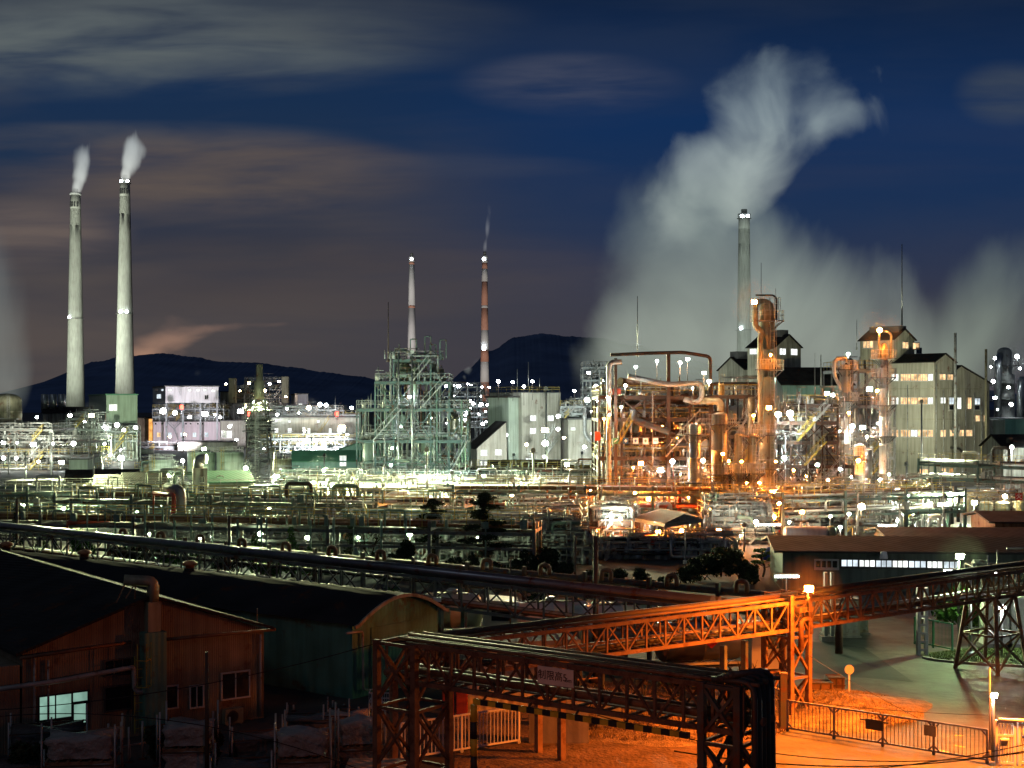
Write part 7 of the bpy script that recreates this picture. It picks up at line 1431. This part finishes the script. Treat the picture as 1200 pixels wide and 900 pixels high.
row('in the lower bays of the orange structure',[(724,571,'o',1.8),(735,590,'o',1.8),(760,585,'o',2),(782,578,'o',2),(809,583,'o',3.2),(825,598,'o',2.4)],156,'o',2.2)
row('on the tall crowned column, from head down',[(884,354,'o',2.4),(903,416,'o',2.8),(901,478,'o',4.2),(890,566,'o',3)],155.4,'o',2.6,.8)
row('between the slim columns',[(847,532,'o',4.0),(854,540,'o',2.0),(869,541,'o',2.2),(883,487,'o',2.4),(875,566,'o',1.8),(861,575,'o',2)],149,'o',2.2)
row('on the deck at the feet of the columns',[(832,596,'o',2.6),(858,590,'o',2),(874,598,'o',2.4),(905,577,'o',3.2),(896,600,'o',2.4)],145,'o',2.4)
row('in the orange pump yard',[(700,622,'o',2.2),(712,640,'o',2.2),(730,645,'o',2.8),(742,628,'o',2),(692,648,'o',2)],128,'o',2.2)
row('under the open canopy',[(727,608,'m',2.6),(759,637,'m',4.4),(772,624,'o',2.6),(786,634,'o',2.4),(800,622,'o',2.6)],127.5,'o',2.4)
row('under the pump yard right of the dark pine',[(603,634,'o',2),(622,640,'o',2.0),(640,626,'m',2),(655,636,'o',2.2),(672,622,'o',2.2)],139,'o',2)
row('along the deck behind the canopy',[(842,622,'o',2.2),(868,628,'m',2.2),(886,612,'m',2.4)],136,'m',2.2)
# right
row('on the lamp-lit structure top deck beside the tall column',[(926,485,'w',4),(912,486,'w',3),(969,461,'w',4.6),(976,463,'w',3.0)],170,'w',3)
row('behind the crossed braces of the lamp-lit structure',[(920,503,'w',2.4),(938,502,'w',2.8),(958,503,'w',3.6),(972,502,'w',3.6),(984,506,'w',2.4)],180,'w',3)
row('in the lower bays of the lamp-lit structure',[(919,537,'w',2.2),(909,541,'o',2.0),(930,551,'o',1.8),(958,545,'w',4),(945,558,'o',2),(970,562,'w',2.2),(985,550,'w',2)],168,'w',2.2)
row('on the upper decks before the stepped building',[(994,415,'w',4.6),(1019,456,'w',4.2),(1028,458,'o',2.2),(1031,387,'o',2.4),(995,484,'o',3.2)],177,'w',3)
row('on the glaring middle deck before the stepped building',[(999,500,'w',4),(1011,501,'w',6),(1016,512,'w',3),(1029,496,'w',2.6)],180,'w',3)
row('on the lower decks before the stepped building',[(997,560,'w',2.8),(1032,563,'w',3.6),(1006,540,'o',2.6),(1042,556,'g',2.0)],176,'w',2.6)
row('beside the bright white upright tank',[(973,605,'w',4.4),(995,602,'w',4),(1010,594,'w',4.2)],142,'w',3)
row('along the pump rows behind the long pale drum',[(913,590,'o',2.4),(907,606,'o',2.4),(925,612,'w',2.4),(940,600,'o',2),(955,622,'w',2.4),(985,618,'w',2.2)],141,'w',2.2)
row('among the white pipe arches',[(1052,575,'w',2.2),(1064,581,'w',2.6),(1070,602,'m',2),(1090,590,'m',2.2),(1052,610,'w',2)],150,'w',2.2)
row('under the symbol-plate rack at the right',[(1125,606,'g',2),(1150,604,'g',2),(1178,582,'m',2.2)],178,'g',2)
row('on the far-right cyclone tower',[(1166,420,'c',1.8),(1182,454,'c',3.2),(1192,418,'c',2.2),(1161,430),(1195,432),(1164,447),(1166,466),(1185,474),(1169,480)],322,'c',1.8)
for (px,py,Y,k,r,lab) in [(1114,580,152,'g',6.0,'starring in front of the stepped building'),(1142,589,160,'g',4.0,'smaller, right of the starring one before the stepped building'),(1125,652,80,'g',8.0,'large, over the dark tiled roofs at the right'),(1175,713,76,'w',7.0,'beside the pale cabinets at the right edge'),(1186,524,222,'w',2.2,'on the dark-walled shed at the right edge')]: lamp(px,py,Y,k,r,3,lab,zbase=0.0,name='pole_lamp')
lamp(948,690,61.5,'o',9,1.0,'on the lamp tower of the orange pipe bridge'); lamp(1165,815,54.6,'w',7.0,2.4,'on the gate post at the lower right',zbase=0.0,name='pole_lamp')
# sodium lamps of the road, beyond the frame at the lower right: same fitting as the one on the tower
spot('orange sodium road floodlight on a pole beyond the right edge',22,52,9,(16.5,55.2,0),5.2e4,(1,.20,.014),100)
lamp(500,1010,27,'o',5.8,6.0,'on a road pole nearest the viewpoint',zbase=0.0,name='pole_lamp',flip=True)
# fluorescent tubes
for (px,py,Y,w_,lab) in [(922,675.5,88,1.5,'under the eave left of the lit window strip'),(1120,669,95,1.6,'under the eave behind the pipe bridge, left of two'),(1165,671,95,2.6,'under the eave behind the pipe bridge, right of two'),(901,615,133,2.2,'over the pumps right of the canopy'),(1040,616,140,1.8,'left of the white pipe arches')]:
    p=P(px,py,Y); t=thing('tube_lamp','white fluorescent tube lamp '+lab,'lamp',(p.x,Y,0)); part(MB().tube((p.x-w_/2,Y,p.z),(p.x+w_/2,Y,p.z),.07,8),'tube','tube_white',t); part(MB().box((p.x,Y+.05,p.z+.13),(w_+.1,.2,.08)),'fitting','lamp_body',t); part(MB().beam((p.x,Y+.12,0),(p.x,Y+.12,p.z+.1),.06),'post','galv',t)

# ================================================================== steam
def steam(name,label,Y,thick,blobs,glow_lo,glow_hi,dens,nscale,erode,seed,zlo,zhi,gain=1.0,step=.35,stretch=(1,1,1),rot=0.0,cat='steam',warp=.8,soft=-.25):
    """one cloud of self-glowing volume: rounded bodies (px,py,rx,ry in photo pixels) eroded by layered noise"""
    xs0=min(b[0]-b[2] for b in blobs); xs1=max(b[0]+b[2] for b in blobs); ys0=min(b[1]-b[3] for b in blobs); ys1=max(b[1]+b[3] for b in blobs)
    s=Y/F; cx=XX((xs0+xs1)/2,Y); cz=ZZ((ys0+ys1)/2,Y); w_=(xs1-xs0)*s*1.22; h_=(ys1-ys0)*s*1.22
    m,t,N,L=nt(name+str(seed)); out=N.new('ShaderNodeOutputMaterial')
    tc=N.new('ShaderNodeTexCoord'); pos=tc.outputs['Object']
    nz=N.new('ShaderNodeTexNoise'); nz.inputs['Scale'].default_value=nscale; nz.inputs['Detail'].default_value=7; nz.inputs['Roughness'].default_value=.62; nz.inputs['Distortion'].default_value=.4
    mp=N.new('ShaderNodeMapping'); mp.inputs['Location'].default_value=(seed*7.3,seed*1.7,0); mp.inputs['Rotation'].default_value=(0,rot,0); mp.inputs['Scale'].default_value=stretch; L.new(pos,mp.inputs[0]); L.new(mp.outputs[0],nz.inputs[0])
    n0=N.new('ShaderNodeTexNoise'); n0.inputs['Scale'].default_value=nscale*.8; n0.inputs['Detail'].default_value=3; L.new(mp.outputs[0],n0.inputs[0])
    va=N.new('ShaderNodeVectorMath'); va.operation='SUBTRACT'; L.new(n0.outputs['Color'],va.inputs[0]); va.inputs[1].default_value=(.5,.5,.5)
    vs_=N.new('ShaderNodeVectorMath'); vs_.operation='SCALE'; L.new(va.outputs[0],vs_.inputs[0]); vs_.inputs['Scale'].default_value=warp/nscale
    vw=N.new('ShaderNodeVectorMath'); L.new(pos,vw.inputs[0]); L.new(vs_.outputs[0],vw.inputs[1]); wpos=vw.outputs[0]
    def ma(op,a,b=0.0,cl=False):
        n=N.new('ShaderNodeMath'); n.operation=op; n.use_clamp=cl
        for i,q in enumerate((a,b)):
            if hasattr(q,'links'): L.new(q,n.inputs[i])
            else: n.inputs[i].default_value=q
        return n.outputs[0]
    cur=None
    for b in blobs:
        c=(XX(b[0],Y)-cx,0,ZZ(b[1],Y)-cz); k=b[4] if len(b)>4 else 1.0
        v1=N.new('ShaderNodeVectorMath'); v1.operation='SUBTRACT'; L.new(wpos,v1.inputs[0]); v1.inputs[1].default_value=c
        v2=N.new('ShaderNodeVectorMath'); v2.operation='DIVIDE'; L.new(v1.outputs[0],v2.inputs[0]); v2.inputs[1].default_value=(b[2]*s,thick*.5*min(1,(b[2]+b[3])/ (xs1-xs0)*1.6) if len(blobs)>1 else thick*.5,b[3]*s)
        v3=N.new('ShaderNodeVectorMath'); v3.operation='LENGTH'; L.new(v2.outputs[0],v3.inputs[0])
        mr=N.new('ShaderNodeMapRange'); mr.interpolation_type='SMOOTHSTEP'; L.new(v3.outputs['Value'],mr.inputs[0]); mr.inputs[1].default_value=1.0; mr.inputs[2].default_value=soft; mr.inputs[3].default_value=0; mr.inputs[4].default_value=k
        cur=mr.outputs[0] if cur is None else ma('ADD',cur,ma('MULTIPLY',ma('SUBTRACT',1.0,cur),mr.outputs[0]))
    nn=N.new('ShaderNodeMapRange'); L.new(nz.outputs['Fac'],nn.inputs[0]); nn.inputs[1].default_value=.3; nn.inputs[2].default_value=.72
    d=ma('SUBTRACT',cur,ma('MULTIPLY',ma('SUBTRACT',1.0,nn.outputs[0]),erode),True)
    den=ma('MULTIPLY',ma('MULTIPLY',d,ma('ADD',.35,nn.outputs[0])),dens)
    ab=N.new('ShaderNodeVolumeAbsorption'); ab.inputs[0].default_value=(0,0,0,1); L.new(den,ab.inputs['Density'])
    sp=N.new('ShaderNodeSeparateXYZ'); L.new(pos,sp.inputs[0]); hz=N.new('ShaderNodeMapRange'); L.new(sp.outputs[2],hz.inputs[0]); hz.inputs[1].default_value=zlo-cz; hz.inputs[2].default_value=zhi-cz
    mx=N.new('ShaderNodeMix'); mx.data_type='RGBA'; L.new(hz.outputs[0],mx.inputs[0]); mx.inputs[6].default_value=(*glow_lo,1); mx.inputs[7].default_value=(*glow_hi,1)
    em=N.new('ShaderNodeEmission'); L.new(mx.outputs[2],em.inputs[0]); L.new(ma('MULTIPLY',den,gain),em.inputs[1])  # scattered plant light put in as emission, tinted by height
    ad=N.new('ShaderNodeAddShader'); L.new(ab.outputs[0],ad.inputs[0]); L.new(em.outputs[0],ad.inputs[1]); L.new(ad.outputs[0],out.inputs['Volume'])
    m.cycles.volume_step_rate=step; m.cycles.emission_sampling='NONE'
    mb=MB(); mb.lathe((cx,Y,cz),[(max(math.sin(pi*i/10),1e-3)*.5*w_*1.06,-h_*.5*1.06*math.cos(pi*i/10)) for i in range(11)],24,sm=True) if False else mb.box((cx,Y,cz),(w_,thick,h_))
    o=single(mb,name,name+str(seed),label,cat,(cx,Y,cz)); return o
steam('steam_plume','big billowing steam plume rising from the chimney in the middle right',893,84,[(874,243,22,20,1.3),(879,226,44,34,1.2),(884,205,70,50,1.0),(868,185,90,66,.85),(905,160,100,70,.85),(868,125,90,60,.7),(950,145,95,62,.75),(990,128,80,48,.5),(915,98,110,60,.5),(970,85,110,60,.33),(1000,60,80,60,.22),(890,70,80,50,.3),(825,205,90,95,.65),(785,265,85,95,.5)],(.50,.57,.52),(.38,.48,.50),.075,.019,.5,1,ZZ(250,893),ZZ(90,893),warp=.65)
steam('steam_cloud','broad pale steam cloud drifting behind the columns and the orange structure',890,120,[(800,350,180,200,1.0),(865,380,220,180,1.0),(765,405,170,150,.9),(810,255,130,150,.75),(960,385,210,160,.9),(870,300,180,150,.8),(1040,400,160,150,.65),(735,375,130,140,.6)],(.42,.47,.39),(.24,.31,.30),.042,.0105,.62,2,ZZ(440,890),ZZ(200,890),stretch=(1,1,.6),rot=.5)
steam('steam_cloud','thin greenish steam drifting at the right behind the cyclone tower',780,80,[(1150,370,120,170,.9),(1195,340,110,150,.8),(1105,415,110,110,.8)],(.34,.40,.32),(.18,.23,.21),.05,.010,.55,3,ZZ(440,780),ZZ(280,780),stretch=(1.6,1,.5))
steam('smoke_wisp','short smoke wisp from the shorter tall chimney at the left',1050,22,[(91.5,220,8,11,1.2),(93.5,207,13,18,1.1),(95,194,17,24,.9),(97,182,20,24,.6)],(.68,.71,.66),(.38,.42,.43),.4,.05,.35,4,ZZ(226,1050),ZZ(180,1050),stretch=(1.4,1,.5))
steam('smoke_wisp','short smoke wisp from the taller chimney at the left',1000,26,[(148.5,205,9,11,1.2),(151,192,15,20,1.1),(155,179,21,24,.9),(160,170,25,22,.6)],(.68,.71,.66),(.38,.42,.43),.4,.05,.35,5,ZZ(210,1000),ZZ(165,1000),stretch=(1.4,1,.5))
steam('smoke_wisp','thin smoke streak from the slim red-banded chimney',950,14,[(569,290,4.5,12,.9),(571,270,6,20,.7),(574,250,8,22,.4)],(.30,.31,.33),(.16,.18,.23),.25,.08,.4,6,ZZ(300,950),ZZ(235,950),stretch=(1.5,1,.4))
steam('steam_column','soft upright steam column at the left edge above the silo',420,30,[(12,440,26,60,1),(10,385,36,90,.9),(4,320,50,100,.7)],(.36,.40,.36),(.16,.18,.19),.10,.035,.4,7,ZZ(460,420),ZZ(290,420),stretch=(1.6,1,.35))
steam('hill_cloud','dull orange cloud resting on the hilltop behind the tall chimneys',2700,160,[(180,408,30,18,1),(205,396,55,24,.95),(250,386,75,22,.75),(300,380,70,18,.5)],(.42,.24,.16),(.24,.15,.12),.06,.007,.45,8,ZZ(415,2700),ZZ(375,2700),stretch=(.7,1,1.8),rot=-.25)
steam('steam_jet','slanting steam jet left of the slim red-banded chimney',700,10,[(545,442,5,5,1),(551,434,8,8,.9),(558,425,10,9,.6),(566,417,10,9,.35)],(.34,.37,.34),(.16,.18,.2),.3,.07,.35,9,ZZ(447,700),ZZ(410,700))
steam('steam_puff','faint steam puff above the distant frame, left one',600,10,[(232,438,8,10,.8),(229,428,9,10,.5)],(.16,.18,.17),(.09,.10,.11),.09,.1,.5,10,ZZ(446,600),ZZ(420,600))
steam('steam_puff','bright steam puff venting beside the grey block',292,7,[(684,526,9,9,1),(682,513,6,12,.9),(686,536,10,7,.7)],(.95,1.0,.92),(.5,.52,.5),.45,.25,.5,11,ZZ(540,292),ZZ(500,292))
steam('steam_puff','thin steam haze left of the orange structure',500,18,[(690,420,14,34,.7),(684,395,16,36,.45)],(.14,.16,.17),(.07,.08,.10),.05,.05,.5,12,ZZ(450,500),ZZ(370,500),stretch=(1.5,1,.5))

# scatter spheres added round the strongest lamps for a glare halo
for nm,den,sel,rad in (('halo_mid',.0035,lambda Y,r:110<Y<=240 and r>2.35,2.8),('halo_far',.006,lambda Y,r:Y>240 and r>2.2,3.2),('halo_near',.004,lambda Y,r:50<Y<=110,1.5)):
    m,t,N,L=nt(nm); out=N.new('ShaderNodeOutputMaterial'); vs=N.new('ShaderNodeVolumeScatter'); vs.inputs['Density'].default_value=den; L.new(vs.outputs[0],out.inputs['Volume'])
    mb=MB(); done=[]
    for px,py,Y,r in HALO:
        if px>1200 or py>900 or not sel(Y,r): continue
        p=P(px,py,Y)
        if any((p-q).length<rad*2.05 for q in done): continue
        done.append(p); mb.sphere(p,rad,14,9)
    structure(mb,'haze',nm)  # halo spheres only; the air itself is clear
# ================================================================== render settings
scene.view_settings.view_transform='Standard'; scene.view_settings.look='None'; scene.view_settings.exposure=0; scene.view_settings.gamma=1
c=scene.cycles; c.use_denoising=True; c.use_adaptive_sampling=True; c.adaptive_threshold=.02; c.max_bounces=4; c.diffuse_bounces=2; c.glossy_bounces=2; c.transmission_bounces=2; c.transparent_max_bounces=24; c.volume_bounces=0
c.sample_clamp_indirect=2.0; c.sample_clamp_direct=0; c.use_light_tree=True; c.caustics_reflective=False; c.caustics_refractive=False; c.volume_max_steps=256
try: c.denoiser='OPENIMAGEDENOISE'; c.denoising_input_passes='RGB_ALBEDO_NORMAL'; c.denoising_prefilter='ACCURATE'
except Exception: pass
